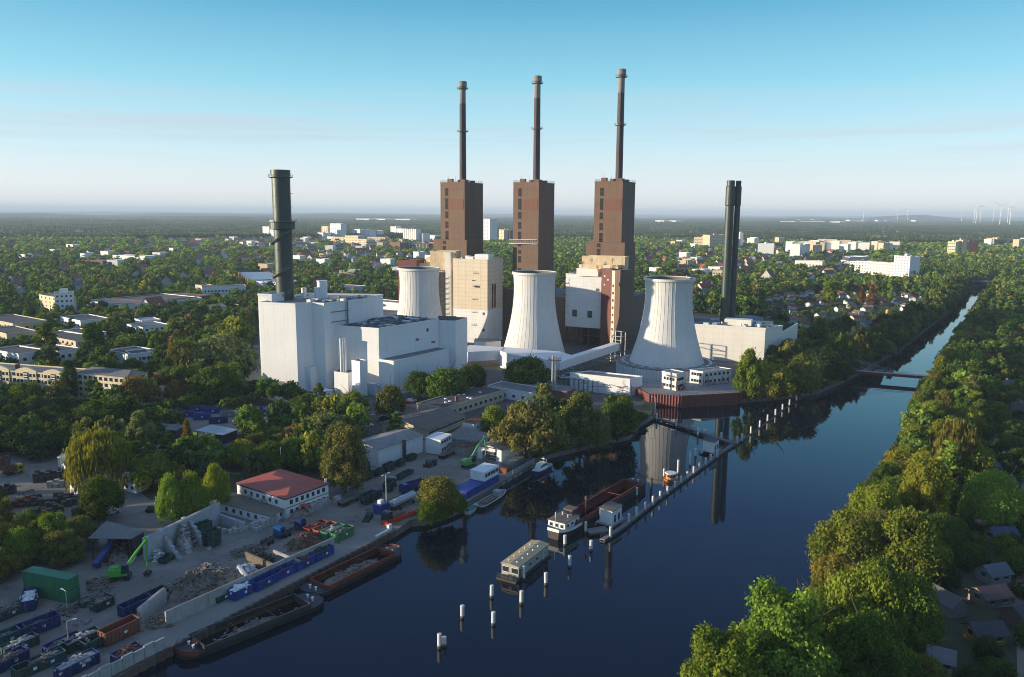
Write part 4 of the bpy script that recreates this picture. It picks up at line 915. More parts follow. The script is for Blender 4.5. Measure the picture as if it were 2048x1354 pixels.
# ------------------------------------------------------- concrete block bays and walls
def blockwall(lab, p, q, h, t=.8, m='cblock', steps=0):
    p = Vector(p); q = Vector(q); d = q-p; a = math.atan2(d.y, d.x); L = d.length; o = wthing('block_wall', lab, 'wall', (p.x, p.y, 0)); b = MB()
    n = max(1, int(L/1.6))
    for i in range(n):
        c = p+d*((i+.5)/n); hh = h-(steps*max(0, i-n+int(h/.8)+1)*.8 if steps else 0); hh = max(.8, hh)
        b.box(c.x, c.y, 0, L/n-.03, t, hh+(.0 if i % 3 else -.02), a)
    b.build('wall', M[m], o); keep([tuple(p), tuple(q), tuple(q+Vector((1, 1)))], 1); return o
blockwall('long pale concrete block wall behind the scrap bays', G(290, 1122), G(440, 1045), 5.6)
blockwall('stepped concrete block wall left of the tall paper scrap heap', G(322, 1095), G(362, 1122), 4.8, steps=1)
blockwall('stepped concrete block wall between the scrap heap and the stacked green skips', G(368, 1070), G(420, 1100), 4.8, steps=1)
blockwall('low concrete block wall in front of the annex of the red-roofed office', G(438, 1045), G(488, 1062), 2.4)
def wallq(lab, p, q, h, t=.5, m='concrete'):
    p = Vector(p); q = Vector(q); d = q-p; a = math.atan2(d.y, d.x); o = wthing('bay_wall', lab, 'wall', (p.x, p.y, 0)); b = MB(); n = max(1, int(d.length/3)); L = d.length/n
    for i in range(n): c = p+d*((i+.5)/n); b.box(c.x, c.y, 0, L-.05, t, h, a); b.box(c.x, c.y, h, L-.05, t*.5, .12, a)
    b.build('wall', M[m], o); return o
wb = G(332, 1252); we = G(668, 1098)
wallq('long weathered concrete bay wall above the row of blue skips', wb, we, 2.9)
wallq('thick concrete cross wall beside the dark blue skip at the near end of the bays', G(280, 1248), G(330, 1205), 3.2, 1.0)
wallq('brown timbered cross wall of the green waste bay', G(492, 1125), G(548, 1150), 2.6, .5, 'wood')
wallq('short concrete cross wall of the wood waste bay', G(548, 1118), G(600, 1140), 2.2)
wallq('pale concrete cross wall of the paper bay', G(478, 1150), G(500, 1178), 2.4, .7, 'cblock')
o = wthing('river_wall', 'concrete slab river wall with cracks at the near left corner of the yard', 'wall', (*qs, 0)); b = MB()
for k in range(15):
    c = q0-qd*(3.+k*2.1)-qn*.5; b.box(c.x, c.y, -1.2, 2.0, .4, 3.6+(.25 if k % 2 else 0), QA)
b.build('slab', M['concrete'], o)
# heaps
def heap(lab, name, cat, pts, h, m, seed, debris=0, dm=None, z0=0., res=20, loads=None, parent=None, base=None, psz=.5):
    """an irregular pile over the polygon pts"""
    rnd = random.Random(seed); P = [Vector(p) for p in pts]; cx = sum(p.x for p in P)/len(P); cy = sum(p.y for p in P)/len(P)
    n = 36; rings = 8; b = MB(); vs = [(cx, cy, z0+h*rnd.uniform(.8, 1.))]
    def edge(a):
        dx, dy = math.cos(a), math.sin(a); best = 1e9
        for i in range(len(P)):
            p, q2 = P[i], P[(i+1) % len(P)]; ex, ey = q2.x-p.x, q2.y-p.y; den = dx*ey-dy*ex
            if abs(den) < 1e-9: continue
            t_ = ((p.x-cx)*ey-(p.y-cy)*ex)/den; s_ = ((p.x-cx)*dy-(p.y-cy)*dx)/den
            if t_ > 0 and -1e-6 <= s_ <= 1+1e-6: best = min(best, t_)
        return best if best < 1e8 else 1.
    for r in range(1, rings+1):
        for i in range(n):
            a = 2*math.pi*i/n; e_ = edge(a)*r/rings; f = 1-(r/rings)**1.6
            vs.append((cx+math.cos(a)*e_, cy+math.sin(a)*e_, z0+h*f*rnd.uniform(.75, 1.12)+(rnd.uniform(0, .12) if r < rings else 0)))
    fs = [(0, 1+i, 1+(i+1) % n) for i in range(n)]
    for r in range(rings-1):
        for i in range(n): fs.append((1+r*n+i, 1+(r+1)*n+i, 1+(r+1)*n+(i+1) % n, 1+r*n+(i+1) % n))
    b.add(vs, fs, 0)
    for k in range(debris):
        v = rnd.choice(vs); x, y, z = v[0]+rnd.uniform(-.6, .6), v[1]+rnd.uniform(-.6, .6), v[2]; s_ = rnd.uniform(.15, psz)
        b.box(x, y, z-.1, s_*rnd.uniform(.6, 2.4), s_, s_*rnd.uniform(.3, 1), rnd.random()*6.3, rnd.choice((0, 1, 1)))
    if parent is not None:
        o = b.build(name, [M[m], M[dm or m]], parent, base); return o
    o = b.build(name, [M[m], M[dm or m]]); return tag(o, lab, cat)
heap('brown rubble and wood scrap heap behind the long concrete bay wall', 'rubble_heap', 'heap', [G(335, 1210), G(415, 1192), G(455, 1165), G(425, 1145), G(360, 1165), G(330, 1185)], 3.2, 'rubble', 1, 500, 'wood')
heap('pale gravel heap next to the baled plastic', 'gravel_heap', 'heap', [G(425, 1180), G(480, 1165), G(480, 1140), G(440, 1140), G(405, 1160)], 2., 'sand', 2, 90, 'rubble')
heap('heap of white plastic scrap between two bay walls', 'plastic_heap', 'heap', [G(470, 1165), G(515, 1155), G(508, 1132), G(475, 1138)], 1.9, 'bale', 3, 260, 'white')
heap('green waste heap in the timbered bay', 'green_waste_heap', 'heap', [G(500, 1135), G(548, 1132), G(540, 1112), G(500, 1118)], 1.6, 'compost', 4, 160, 'compost')
heap('heap of broken timber in the wood waste bay', 'timber_heap', 'heap', [G(572, 1108), G(650, 1085), G(640, 1068), G(575, 1085)], 2.2, 'wood', 5, 420, 'rust', psz=.4)
heap('tall heap of pink and brown scrap paper against the block wall', 'paper_heap', 'heap', [G(352, 1098), G(382, 1112), G(388, 1085), G(362, 1068), G(345, 1080)], 4.6, 'bale', 6, 400, 'rubble')
heap('small heap of white plastic sheet at the foot of the stepped block wall', 'plastic_heap', 'heap', [G(305, 1124), G(325, 1124), G(324, 1104), G(308, 1105)], 1.6, 'bale', 7, 90, 'white')
heap('low spread of mixed scrap in front of the green excavator', 'scrap_heap', 'heap', [G(180, 1190), G(225, 1178), G(215, 1155), G(172, 1160)], .9, 'rubble', 8, 240, 'wood')
heap('dark scrap heap under the open shed roof', 'scrap_heap', 'heap', [G(215, 1130), G(262, 1122), G(262, 1090), G(215, 1095)], 2.6, 'rubble', 9, 200, 'dsteel')
heap('grey bulk heap between the office annex and the parked lorries', 'gravel_heap', 'heap', [G(575, 1048), G(625, 1040), G(618, 1022), G(582, 1030)], 2.0, 'sand', 10, 40, 'sand')
# stacks of bales
def bales(lab, c, rz, nx, ny, nz, seed, grp=None):
    rnd = random.Random(seed); o = thing('bale_stack', lab, 'bale stack', (*c, 0), rz)
    for i in range(nx):
        for j in range(ny):
            for k in range(nz if rnd.random() > .3 else nz-1):
                b = MB(); b.box(0, 0, 0, 1.15, 1.05, .95, rnd.uniform(-.1, .1), 0, .94); b.build('bale', M['bale'], o, (i*1.25, j*1.15, k*.97))
    return o
bales('stack of white paper bales by the parked blue lorry', G(512, 1062), QA, 6, 2, 2, 3)
bales('stack of white bales along the sunny wall of the red-roofed office', G(618, 1025), QA, 7, 3, 2, 4)
bales('small stack of white bales on the flatbed at the end of the office wall', G(677, 1008), QA, 2, 2, 2, 5)
# ------------------------------------------------------- skips, containers
COL = dict(blue=(.018, .055, .30), dblue=(.012, .03, .14), green=(.05, .22, .08), dgreen=(.018, .06, .05), red=(.42, .03, .02), teal=(.02, .10, .10), rust=(.22, .07, .04), grey=(.25, .26, .27), white=(.75, .75, .74), orange=(.5, .12, .04), cgreen=(.03, .20, .09))
def skipmesh(L, W, H, slope=0.):
    b = MB(); t = .09
    b.box(0, 0, .12, L, W, .12)
    for s in (-1, 1):
        b.box(0, s*(W/2-t/2), .24, L, t, H-.24)
        n = max(3, int(L/.75))
        for k in range(n): b.box(-L/2+(k+.5)*L/n, s*(W/2+.06), .2, .12, .12, H-.3)
        b.box(0, s*(W/2+.03), H-.12, L+.1, .2, .14); b.box(-s*0+0, s*(W/2-.55), -.0, L, .16, .14)
        b.box(s*(L/2-t/2), 0, .24, t, W-2*t, H-.24); b.box(s*(L/2+.03), 0, H-.12, .16, W, .14)
        for k in (-.5, 0, .5): b.box(s*(L/2+.05), k*W*.8, .2, .1, .12, H-.3)
    return b
def skip(lab, c, rz, L=6.5, W=2.4, H=2.2, color='blue', fill=None, fh=.7, grp=None, name='skip_container', sign=True):
    o = thing(name, lab, 'skip', (*c, 0), rz, grp)
    x = skipmesh(L, W, H).build('body', M['tanktint'], o); x.color = (*COL[color], 1)
    if sign:
        b = MB(); b.box(.4, -(W/2+.13), H*.42, .62, .03, .5); b.build('white_sticker', M['white'], o)
    if fill:
        z = H*fh
        heap(None, 'load', None, [(-L/2+.12, -W/2+.12), (L/2-.12, -W/2+.12), (L/2-.12, W/2-.12), (-L/2+.12, W/2-.12)], .5, fill, int(c[0]*7+c[1]) & 255, 60, fill, z, parent=o, base=(0, 0, 0))
        b = MB(); b.box(0, 0, .25, L-.2, W-.2, z-.22); b.build('load_base', M[fill], o)
    keep([(c[0]-3, c[1]-3), (c[0]+3, c[1]-3), (c[0]+3, c[1]+3), (c[0]-3, c[1]+3)], 0)
    return o
g_ = 'blue skips in a row along the bay wall'
row = [((481, 1192), 'blue skip heaped with white plastic sacks, in the row along the bay wall', 'blue', 'white', .85), ((527, 1172), 'empty blue skip with dark inside, right behind the one with white sacks', 'blue', 'rust', .3), ((566, 1152), 'third blue skip counted from the one with white sacks', 'blue', 'rust', .4), ((606, 1133), 'lighter blue skip with rust-brown scrap, second from the far end of the row', 'blue', 'rust', .7), ((644, 1114), 'bright blue skip with green waste at the far end of the row', 'blue', 'compost', .8)]
for p, lab, c_, f_, fh in row: skip(lab, G(*p), QA, 5.6 if p[0] > 500 else 4.6, 2.3, 2.1, c_, f_, fh, g_)
skip('small dark green skip at the near end of the row of blue skips', G(443, 1199), QA, 3.6, 1.9, 1.3, 'dgreen', None, grp=g_)
skip('dark blue ribbed skip against the thick concrete cross wall', G(271, 1222), QA+.02, 6.2, 2.4, 2.3, 'dblue', None)
skip('dark skip half hidden behind the thick concrete cross wall', G(312, 1195), QA, 4.5, 2.2, 1.6, 'dgreen', None)
for i, (p, lab, c_, f_) in enumerate((((632, 1066), 'red skip, leftmost of the four beside the wood heap', 'red', 'rust'), ((650, 1069), 'rusty red-edged skip, second of the four beside the wood heap', 'orange', 'dsteel'), ((666, 1073), 'green skip with pale rubble, third of the four beside the wood heap', 'green', 'bale'), ((684, 1076), 'green skip with pinkish rubble, nearest the quay road of the four', 'green', 'rubble'))):
    skip(lab, G(*p), QA, 6.4, 2.3, 2.3, c_, f_, .75, 'four skips side by side beside the wood heap')
skip('long dark blue skip with wood waste in the shaded lower left yard corner', G(78, 1262), QA-.1, 7, 2.5, 2.4, 'dblue', 'wood', .5)
skip('teal skip with a plank, cut by the left picture edge', G(15, 1285), QA-.1, 6, 2.5, 2.2, 'teal', 'rubble', .5)
skip('large rust brown open container with slanting ribs near the river wall', G(240, 1275), QA, 7, 2.5, 2.8, 'rust', None)
skip('open dark skip full of white scrap in the lower left group', G(165, 1290), QA, 6.5, 2.4, 2., 'dgreen', 'bale', .7)
skip('open dark skip, empty, beside the skip of white scrap', G(200, 1288), QA, 6.5, 2.4, 2., 'dgreen', 'dsteel', .3)
skip('dark blue skip at the left of the lower left group', G(128, 1300), QA, 6.5, 2.4, 2.1, 'dblue', 'rubble', .6)
skip('blue skip with pale scrap and poles close to the river wall', G(155, 1340), QA, 7, 2.5, 2.1, 'dblue', 'bale', .8)
skip('dark skip with large white sacks in front of the stacked green containers', G(60, 1210), QA+1.0, 6.5, 2.5, 2.4, 'dblue', 'white', .75)
skip('teal skip with a broken wooden frame at the corner of the green containers', G(186, 1204), QA-.05, 5, 2.2, 1.2, 'teal', 'rubble', .7)
def box_container(lab, c, z, rz, L, W, H, color, grp=None):
    o = thing('shipping_container', lab, 'shipping container', (*c, z), rz, grp); b = MB(); b.box(0, 0, .1, L, W, H-.1)
    n = int(L/.45)
    for k in range(n):
        x = -L/2+(k+.5)*L/n
        for s in (-1, 1): b.box(x, s*(W/2+.02), .25, .2, .06, H-.5)
    for s in (-1, 1):
        b.box(0, s*W/2, .02, L+.06, .12, .2); b.box(0, s*W/2, H-.16, L+.06, .12, .18)
        for k in (-1, 1): b.box(s*L/2, k*W/2, 0, .18, .18, H+.02)
    x = b.build('body', M['tanktint'], o); x.color = (*COL[color], 1)
    b = MB()
    for k in (-.7, -.3, .3, .7): b.tube((L/2+.06, k*W/2, .2), (L/2+.06, k*W/2, H-.2), .035, 5)
    for k in (-1, 1): b.box(L/2+.03, k*W/4, .2, .04, W/2-.1, H-.4)
    x = b.build('door', M['tanktint'], o); x.color = (*[v*.8 for v in COL[color]], 1)
    keep([(c[0]-3, c[1]-3), (c[0]+3, c[1]-3), (c[0]+3, c[1]+3), (c[0]-3, c[1]+3)], 0)
    return o
cg_ = G(105, 1193); ca = -.32
box_container('lower of two stacked green shipping containers at the left edge of the yard', cg_, 0, ca, 12.2, 2.5, 2.6, 'cgreen', 'stacked green shipping containers')
box_container('upper green shipping container with a pale roof, on top of another', (cg_[0]-.2, cg_[1]+.2), 2.62, ca, 12.2, 2.5, 2.6, 'cgreen', 'stacked green shipping containers')
box_container('small blue container with a white tank on top beside the tall lamp post', G(762, 1025), 0, QA, 3, 2.6, 2.6, 'blue')
p = G(762, 1025); o = thing('water_tank', 'white square tank on the small blue container beside the lamp post', 'tank', (*p, 2.62), QA); b = MB(); b.box(0, 0, 0, 1.3, 1.3, .9); b.box(0, 0, .9, 1.1, 1.1, .12); b.build('tank', M['white'], o)
# stacks of empty green skips
def skipstack(lab, c, rz, n, color='dgreen', L=4.2, W=2.0, top=None):
    o = thing('skip_stack', lab, 'skip stack', (*c, 0), rz, 'stacks of nested skips')
    for k in range(n):
        b = MB(); z = k*.62
        b.box(0, 0, z, L*.72, W*.92, .1); b.add([(-L/2, -W/2, z+1.1), (L/2, -W/2, z+1.1), (L/2, W/2, z+1.1), (-L/2, W/2, z+1.1), (-L*.36, -W*.46, z+.1), (L*.36, -W*.46, z+.1), (L*.36, W*.46, z+.1), (-L*.36, W*.46, z+.1)], [(4, 5, 1, 0), (5, 6, 2, 1), (6, 7, 3, 2), (7, 4, 0, 3)])
        for s in (-1, 1): b.box(0, s*W/2, z+1.04, L, .12, .12); b.box(s*L/2, 0, z+1.04, .12, W, .12); b.box(0, s*(W/2+.02), z+.5, .5, .05, .3)
        x = b.build('skip', M['tanktint'], o); x.color = (*COL[color], 1)
    keep([(c[0]-3, c[1]-3), (c[0]+3, c[1]-3), (c[0]+3, c[1]+3), (c[0]-3, c[1]+3)], 0); return o
skipstack('tall stack of nested dark green skips in the right block wall bay', G(424, 1093), QA, 6)
skipstack('stack of nested dark green skips with a rusty top, behind the taller stack', G(407, 1073), QA, 5)
skipstack('single dark skip beside the white plastic heap', G(333, 1122), QA+.3, 1)
for i, (p, lab) in enumerate((((735, 958), 'dark green skips nested at the near corner of the white warehouse'), ((757, 950), 'dark green skips nested in the second stack from the corner of the white warehouse'), ((778, 941), 'dark green skips nested in the middle of the stacks below the white warehouse'), ((800, 931), 'dark green skips nested against the long wall of the white warehouse'), ((815, 949), 'pair of dark green skips out in the open yard near the tall willow'), ((800, 957), 'dark green skips nearest the blue lorry'), ((822, 920), 'dark green skips at the heap of bins below the container office'))):
    skipstack(lab, G(*p), QA+.15*(i % 2), (3, 2, 3, 2, 1, 1, 2)[i])
for i, (x, y, c_, L) in enumerate(((374, 833, 'blue', 6), (404, 838, 'blue', 6), (437, 846, 'dblue', 6.5), (395, 822, 'blue', 6), (425, 826, 'blue', 6), (458, 833, 'grey', 6), (497, 834, 'dblue', 5), (512, 825, 'blue', 5), (528, 831, 'blue', 6), (547, 826, 'blue', 5), (350, 835, 'dblue', 6))):
    skip('blue ribbed skip in the parking rows below the white generating hall', G(x, y), .05+.1*(i % 3), L, 2.4, 2.1, c_, 'rust' if i % 3 == 0 else None, .8, 'blue skips parked below the generating hall')
# orange boxes on the quay
for k in range(9):
    f = k/8.; x = 772+(826-772)*f; y = 1049-(1049-1027)*f
    b = MB(); b.box(0, 0, 0, 1.5, 2.1, .7, 0, 0); b.box(0, 0, .7, 1.6, 2.2, .08); b.box(0, 0, .78, .9, 1.4, .2)
    o = b.build('orange_crate', M['tanktint']); o.location = (*G(x, y), 0); o.rotation_euler = (0, 0, QA); o.color = (.62, .07, .02, 1)
    tag(o, 'orange crate in the line on the quay edge at the foot of the willow', 'crate', 'line of orange crates on the quay')
o = thing('concrete_barrier', 'white concrete barrier block at the quay edge, end of the orange crates', 'barrier', (*G(779, 1060), 0), QA); b = MB(); b.box(0, 0, 0, 1.2, .8, 1.5); b.box(-3, 0, 0, 4.5, .5, .4); b.build('block', M['white'], o)
# pallets stacks left
rnd = random.Random(11); pal = [(112, 998), (122, 1005), (133, 1000), (142, 1009), (152, 1004), (100, 1008), (128, 1013), (68, 1008), (82, 1014), (95, 1019), (76, 1025), (112, 1022), (60, 1030), (88, 1030)]
b = MB()
for k in range(7):
    for t_ in (-.5, 0, .5): b.box(t_, 0, k*.3, .12, 1.2, .1)
    b.box(0, 0, k*.3+.1, 1.25, 1.25, .16)
pm = None
for x, y in pal:
    for dx in (0, 1.5):
        if pm is None: o = b.build('pallet_stack', M['wood']); pm = o.data
        else: o = mo('pallet_stack', pm)
        p = G(x, y); o.location = (p[0]+dx, p[1], 0); o.rotation_euler = (0, 0, .4); o.scale = (1, 1, rnd.uniform(.7, 1.15))
        tag(o, 'stack of sunlit wooden pallets in the left yard behind the shaded trees', 'pallet stack', 'pallet stacks in the left yard')
def crates(lab, cx_, cy_, nx, ny, nz, m, rz, grp, s=1.3):
    for i in range(nx):
        for j in range(ny):
            o = thing('crate_stack', lab, 'crate stack', (G(cx_, cy_)[0]+i*(s+.25)*math.cos(rz)-j*(s+.2)*math.sin(rz), G(cx_, cy_)[1]+i*(s+.25)*math.sin(rz)+j*(s+.2)*math.cos(rz), 0), rz, grp)
            for k in range(nz-(i+j) % 2):
                b = MB(); b.box(0, 0, k*.95, s, s, .85); b.box(0, 0, k*.95+.85, s+.06, s+.06, .06); b.build('crate', M[m], o)
crates('grey wire crate stack in the shade below the weeping willow', 72, 965, 6, 3, 3, 'dsteel', .35, 'grey crate stacks in the shade')
crates('brown stack of boxes at the far left edge of the yard', 2, 938, 2, 2, 4, 'brown2', .35, 'brown box stacks at the left edge')
crates('dark crate stack near the yellow loader', 0, 990, 3, 2, 3, 'dsteel', .35, 'dark crate stacks near the yellow loader')
crates('bin stack below the container office', 815, 912, 3, 2, 2, 'dsteel', QA, 'bins below the container office', 1.1)
o = cabin('small white flat-roofed hut with blue base beside the weeping willow', FP([(115, 915), (136, 925), (150, 917)], 3.), 3.2, 1, 1)
o = cabin('low white hut behind the pallet stacks', FP([(139, 970), (155, 975), (163, 969)], 2.4), 2.5, 1, 1)
# ------------------------------------------------------- vehicles
def wheel(par, x, y, r=.33, w_=.24, name='wheel'):
    b = MB(); n = 16; vs = []; fs = []
    for s in (-1, 1):
        for i in range(n): a = 2*math.pi*i/n; vs.append((x+r*math.cos(a), y+s*w_/2, r+r*math.sin(a)))
    fs = [(i, (i+1) % n, n+(i+1) % n, n+i) for i in range(n)]+[tuple(range(n))[::-1], tuple(range(n, 2*n))]
    b.add(vs, fs); return b.build(name, M['tyre'], par)
def loft(b, secs, mi=0):
    """secs: list of (x, halfwidth_bottom, zb, halfwidth_top, zt)"""
    vs = []
    for x, wb_, zb, wt, z_ in secs: vs += [(x, -wb_, zb), (x, -wt, z_), (x, wt, z_), (x, wb_, zb)]
    fs = [(3, 2, 1, 0)]; k = len(secs)
    for i in range(k-1):
        a = i*4
        for j in range(4): fs.append((a+j, a+(j+1) % 4, a+4+(j+1) % 4, a+4+j))
    a = (k-1)*4; fs.append((a, a+1, a+2, a+3)); return b.add(vs, fs, mi)
def car_proto(kind):
    o = thing('parked_car' if kind == 'car' else 'white_van', 'x', 'car' if kind == 'car' else 'van', (0, 0, -500))
    b = MB()
    if kind == 'car':
        loft(b, [(-2.15, .8, .3, .72, .78), (-2.0, .86, .25, .78, .92), (-1.2, .88, .22, .82, .95), (.9, .88, .22, .82, .92), (1.9, .86, .25, .74, .76), (2.15, .78, .32, .66, .62)])
        loft(b, [(-1.75, .76, .92, .58, 1.3), (-1.2, .78, .93, .62, 1.42), (.2, .78, .93, .62, 1.42), (.45, .78, .92, .6, 1.36)])
        bb = b.build('body', M['carpaint'], o)
        g = MB(); loft(g, [(-1.98, .74, .93, .70, .97), (-1.72, .785, .93, .60, 1.27), (.4, .79, .93, .61, 1.34), (1.15, .74, .90, .70, .93)]); g.build('windows', M['glass'], o)
        wx, wr, wy = 1.32, .32, .8
    else:
        loft(b, [(-2.7, .95, .35, .88, 2.3), (1.2, .98, .3, .88, 2.3), (1.5, .98, .3, .84, 2.1), (2.1, .97, .3, .8, 1.25), (2.75, .9, .35, .72, .95)])
        bb = b.build('body', M['carpaint'], o)
        g = MB(); loft(g, [(1.42, .86, 1.25, .80, 2.05), (1.56, .885, 1.25, .80, 2.0), (2.08, .83, 1.22, .78, 1.30)]); g.build('windscreen', M['glass'], o)
        wx, wr, wy = 1.75, .36, .88
    for sx_ in (-1, 1):
        for sy_ in (-1, 1): wheel(o, sx_*wx, sy_*wy, wr)
    for s in (-.6, .6):
        b = MB(); b.box(2.1 if kind == 'car' else 2.7, s, .6, .12, .3, .14); b.build('headlight', M['galv'], o)
    return o
CARP = {k: car_proto(k) for k in ('car', 'van')}
def place_car(lab, px, rz, c, kind='car', grp=None, first=set()):
    p = G(*px)
    if kind not in first:
        first.add(kind); o = CARP[kind]; o.location = (*p, 0); o.rotation_euler = (0, 0, rz); o['label'] = lab
        if grp: o['group'] = grp
    else: o = copy_tree(CARP[kind], p, rz, lab, grp); 
    if not grp and 'group' in o: del o['group']
    for k in KIDS[o.name]:
        if k.name.startswith('body'): k.color = (*c, 1)
    return o
W_, B0, S_, RD = (.75, .75, .76), (.012, .013, .018), (.35, .36, .38), (.25, .02, .02)
place_car('white van with dark windscreen on the parking lot behind the yellow-green tree', (725, 833), -1.2, W_, 'van')
place_car('black car beside the white van on the parking lot', (707, 842), .6, B0)
place_car('silver car near the trees on the right side of the parking lot', (793, 829), .5, S_)
place_car('black car with a red car behind it, left of the silver one', (768, 838), .4, B0)
place_car('white car under the big trees beside the long dark-roofed building', (823, 803), .5, W_)
place_car('dark red car under the big trees near the generating hall', (812, 807), .5, RD)
place_car('silver car in the shade behind the white car under the trees', (848, 795), .5, S_)
place_car('white estate car parked in front of the white warehouse roof', (735, 853), .45, W_)
place_car('black car beside the white warehouse at the lot edge', (715, 862), .5, B0)
place_car('white car standing in front of the open carport', (402, 888), 3.05, W_)
place_car('silver estate car in the shade below the round dark tree', (223, 1027), .7, W_)
place_car('black car on the gravel between the poplars and the open shed', (309, 1023), .2, B0)
place_car('dark car beside the white entrance cabin of the generating hall', (655, 824), .2, S_)
def lorry(lab, px, rz, c, load=None, L=7.5, lc='dsteel', trailer=False):
    o = thing('lorry', lab, 'lorry', (*G(*px), 0), rz); b = MB()
    if not trailer:
        loft(b, [(L/2-1.9, 1.2, .7, 1.15, 2.9), (L/2-.5, 1.22, .6, 1.15, 2.95), (L/2, 1.2, .6, 1.1, 2.3)]); x = b.build('cab', M['carpaint'], o); x.color = (*c, 1)
        b = MB(); b.box(L/2-.12, 0, 1.6, .3, 2.0, .85); b.box(L/2-1.0, 0, 1.65, 1., 2.46, .7); b.build('windscreen', M['glass'], o)
    b = MB()
    for s in (-.45, .45): b.box(-.9, s, .8, L-1.4, .18, .28)
    for k in range(5): b.box(-L/2+.4+k*(L-2.6)/4, 0, .85, .15, 2.2, .2)
    b.build('chassis', M['dsteel'], o)
    for x in ((L/2-1.1, -L/2+1.1, -L/2+2.4) if not trailer else (-L/2+1., L/2-2, -L/2+2.2)):
        for s in (-1, 1): wheel(o, x, s*1.05, .5, .34)
    if load == 'skip': sk = skipmesh(L-2.4, 2.3, 1.7); y = sk.build('skip_body', M['tanktint'], o, (-1.1, 0, 1.05)); y.color = (*COL[lc], 1)
    if load == 'tank':
        b = MB(); n = 18; vs = []; LL = L-1.
        for x, r in ((-LL/2-.3, .5), (-LL/2, 1.0), (LL/2, 1.0), (LL/2+.3, .5)):
            for i in range(n): a = 2*math.pi*i/n; vs.append((x-.3, r*1.1*math.cos(a), 2.15+r*math.sin(a)))
        fs = [(j*n+i, j*n+(i+1) % n, (j+1)*n+(i+1) % n, (j+1)*n+i) for j in range(3) for i in range(n)]+[tuple(range(n)), tuple(range(3*n, 4*n))[::-1]]
        b.add(vs, fs); b.box(-.3, 0, 3.1, LL*.8, .5, .1); b.build('tank', M['galv'], o)
    if load == 'flat': b = MB(); b.box(-1, 0, 1.1, L-2, 2.4, .15); b.build('bed', M['wood'], o)
    keep([tuple(o.location[:2])]*3, 3); return o
lorry('blue lorry cab with an empty hook frame, left of the red skip', (545, 1082), QA+.1, (.01, .08, .25), None, 7)
lorry('dark blue lorry with a white-roofed cab behind the red skip', (583, 1066), QA, (.015, .03, .12), None, 8)
lorry('blue lorry carrying a skip in front of the yellow-green willow', (826, 982), QA+2.9, (.012, .03, .2), 'skip', 8.5, 'dblue')
lorry('old dark lorry with a round nose beside the line of orange crates', (787, 1038), QA+3.1, (.02, .03, .045), 'flat', 7)
lorry('lorry trailer with a long pale cylindrical tank', (808, 1012), QA, (.1, .1, .1), 'tank', 10, trailer=True)
lorry('flat timber trailer beside the small blue container', (783, 1008), QA, (.1, .1, .1), 'flat', 9, trailer=True)
lorry('rusty flatbed trailer next to the bales at the office end', (699, 1005), QA, (.1, .1, .1), 'flat', 8, trailer=True)
lorry('blue lorry parked nose out between blue skips, left of the grey one', (565, 827), -1.3, (.015, .06, .35), 'skip', 6.5, 'blue')
lorry('blue lorry parked nose out at the right end of the blue skips', (588, 826), -1.3, (.015, .06, .35), 'skip', 6.5, 'blue')
lorry('grey lorry between two blue lorries', (577, 825), -1.3, (.3, .3, .28), 'skip', 6, 'grey')
lorry('rusty tipper trailer in front of the collapsed shed', (936, 905), QA, (.1, .1, .1), 'skip', 7, 'rust', trailer=True)
lorry('low dark trailer under the white container office', (895, 912), QA, (.1, .1, .1), 'flat', 8, trailer=True)
lorry('yellow dump truck in the shade at the far left', (28, 948), .8, (.5, .35, .03), 'skip', 5.5, 'rust')
# forklift and wheel loader
def loader(lab, px, rz, c, name='forklift'):
    o = thing(name, lab, name.replace('_', ' '), (*G(*px), 0), rz); b = MB(); b.box(-.5, 0, .5, 2.4, 1.6, .9, 0, 0, .85); x = b.build('body', M['carpaint'], o); x.color = (*c, 1)
    b = MB()
    for s in (-.6, .6):
        for t_ in (-.8, .6): b.box(t_, s, 1.3, .09, .09, 1.2)
    b.box(-.1, 0, 2.5, 1.7, 1.4, .1); b.build('cab', M['dsteel'], o)
    b = MB(); b.tube((.7, -.4, 1), (1.9, -.4, .5), .1, 5); b.tube((.7, .4, 1), (1.9, .4, .5), .1, 5); b.box(2.2, 0, .1, .6, 2., .7, 0, 0, .8); b.build('bucket', M['dsteel'], o)
    for s in (-1, 1):
        for t_ in (-1, .7): wheel(o, t_, s*.75, .45, .3)
loader('small dark wheel loader standing alone on the open quay yard', (737, 1038), -1.7, (.05, .05, .055), 'wheel_loader')
loader('small yellow wheel loader behind the pallet stacks at far left', (45, 1003), .3, (.6, .3, .02), 'wheel_loader')
loader('red forklift among the crates at the left', (63, 998), 1., (.45, .03, .02))
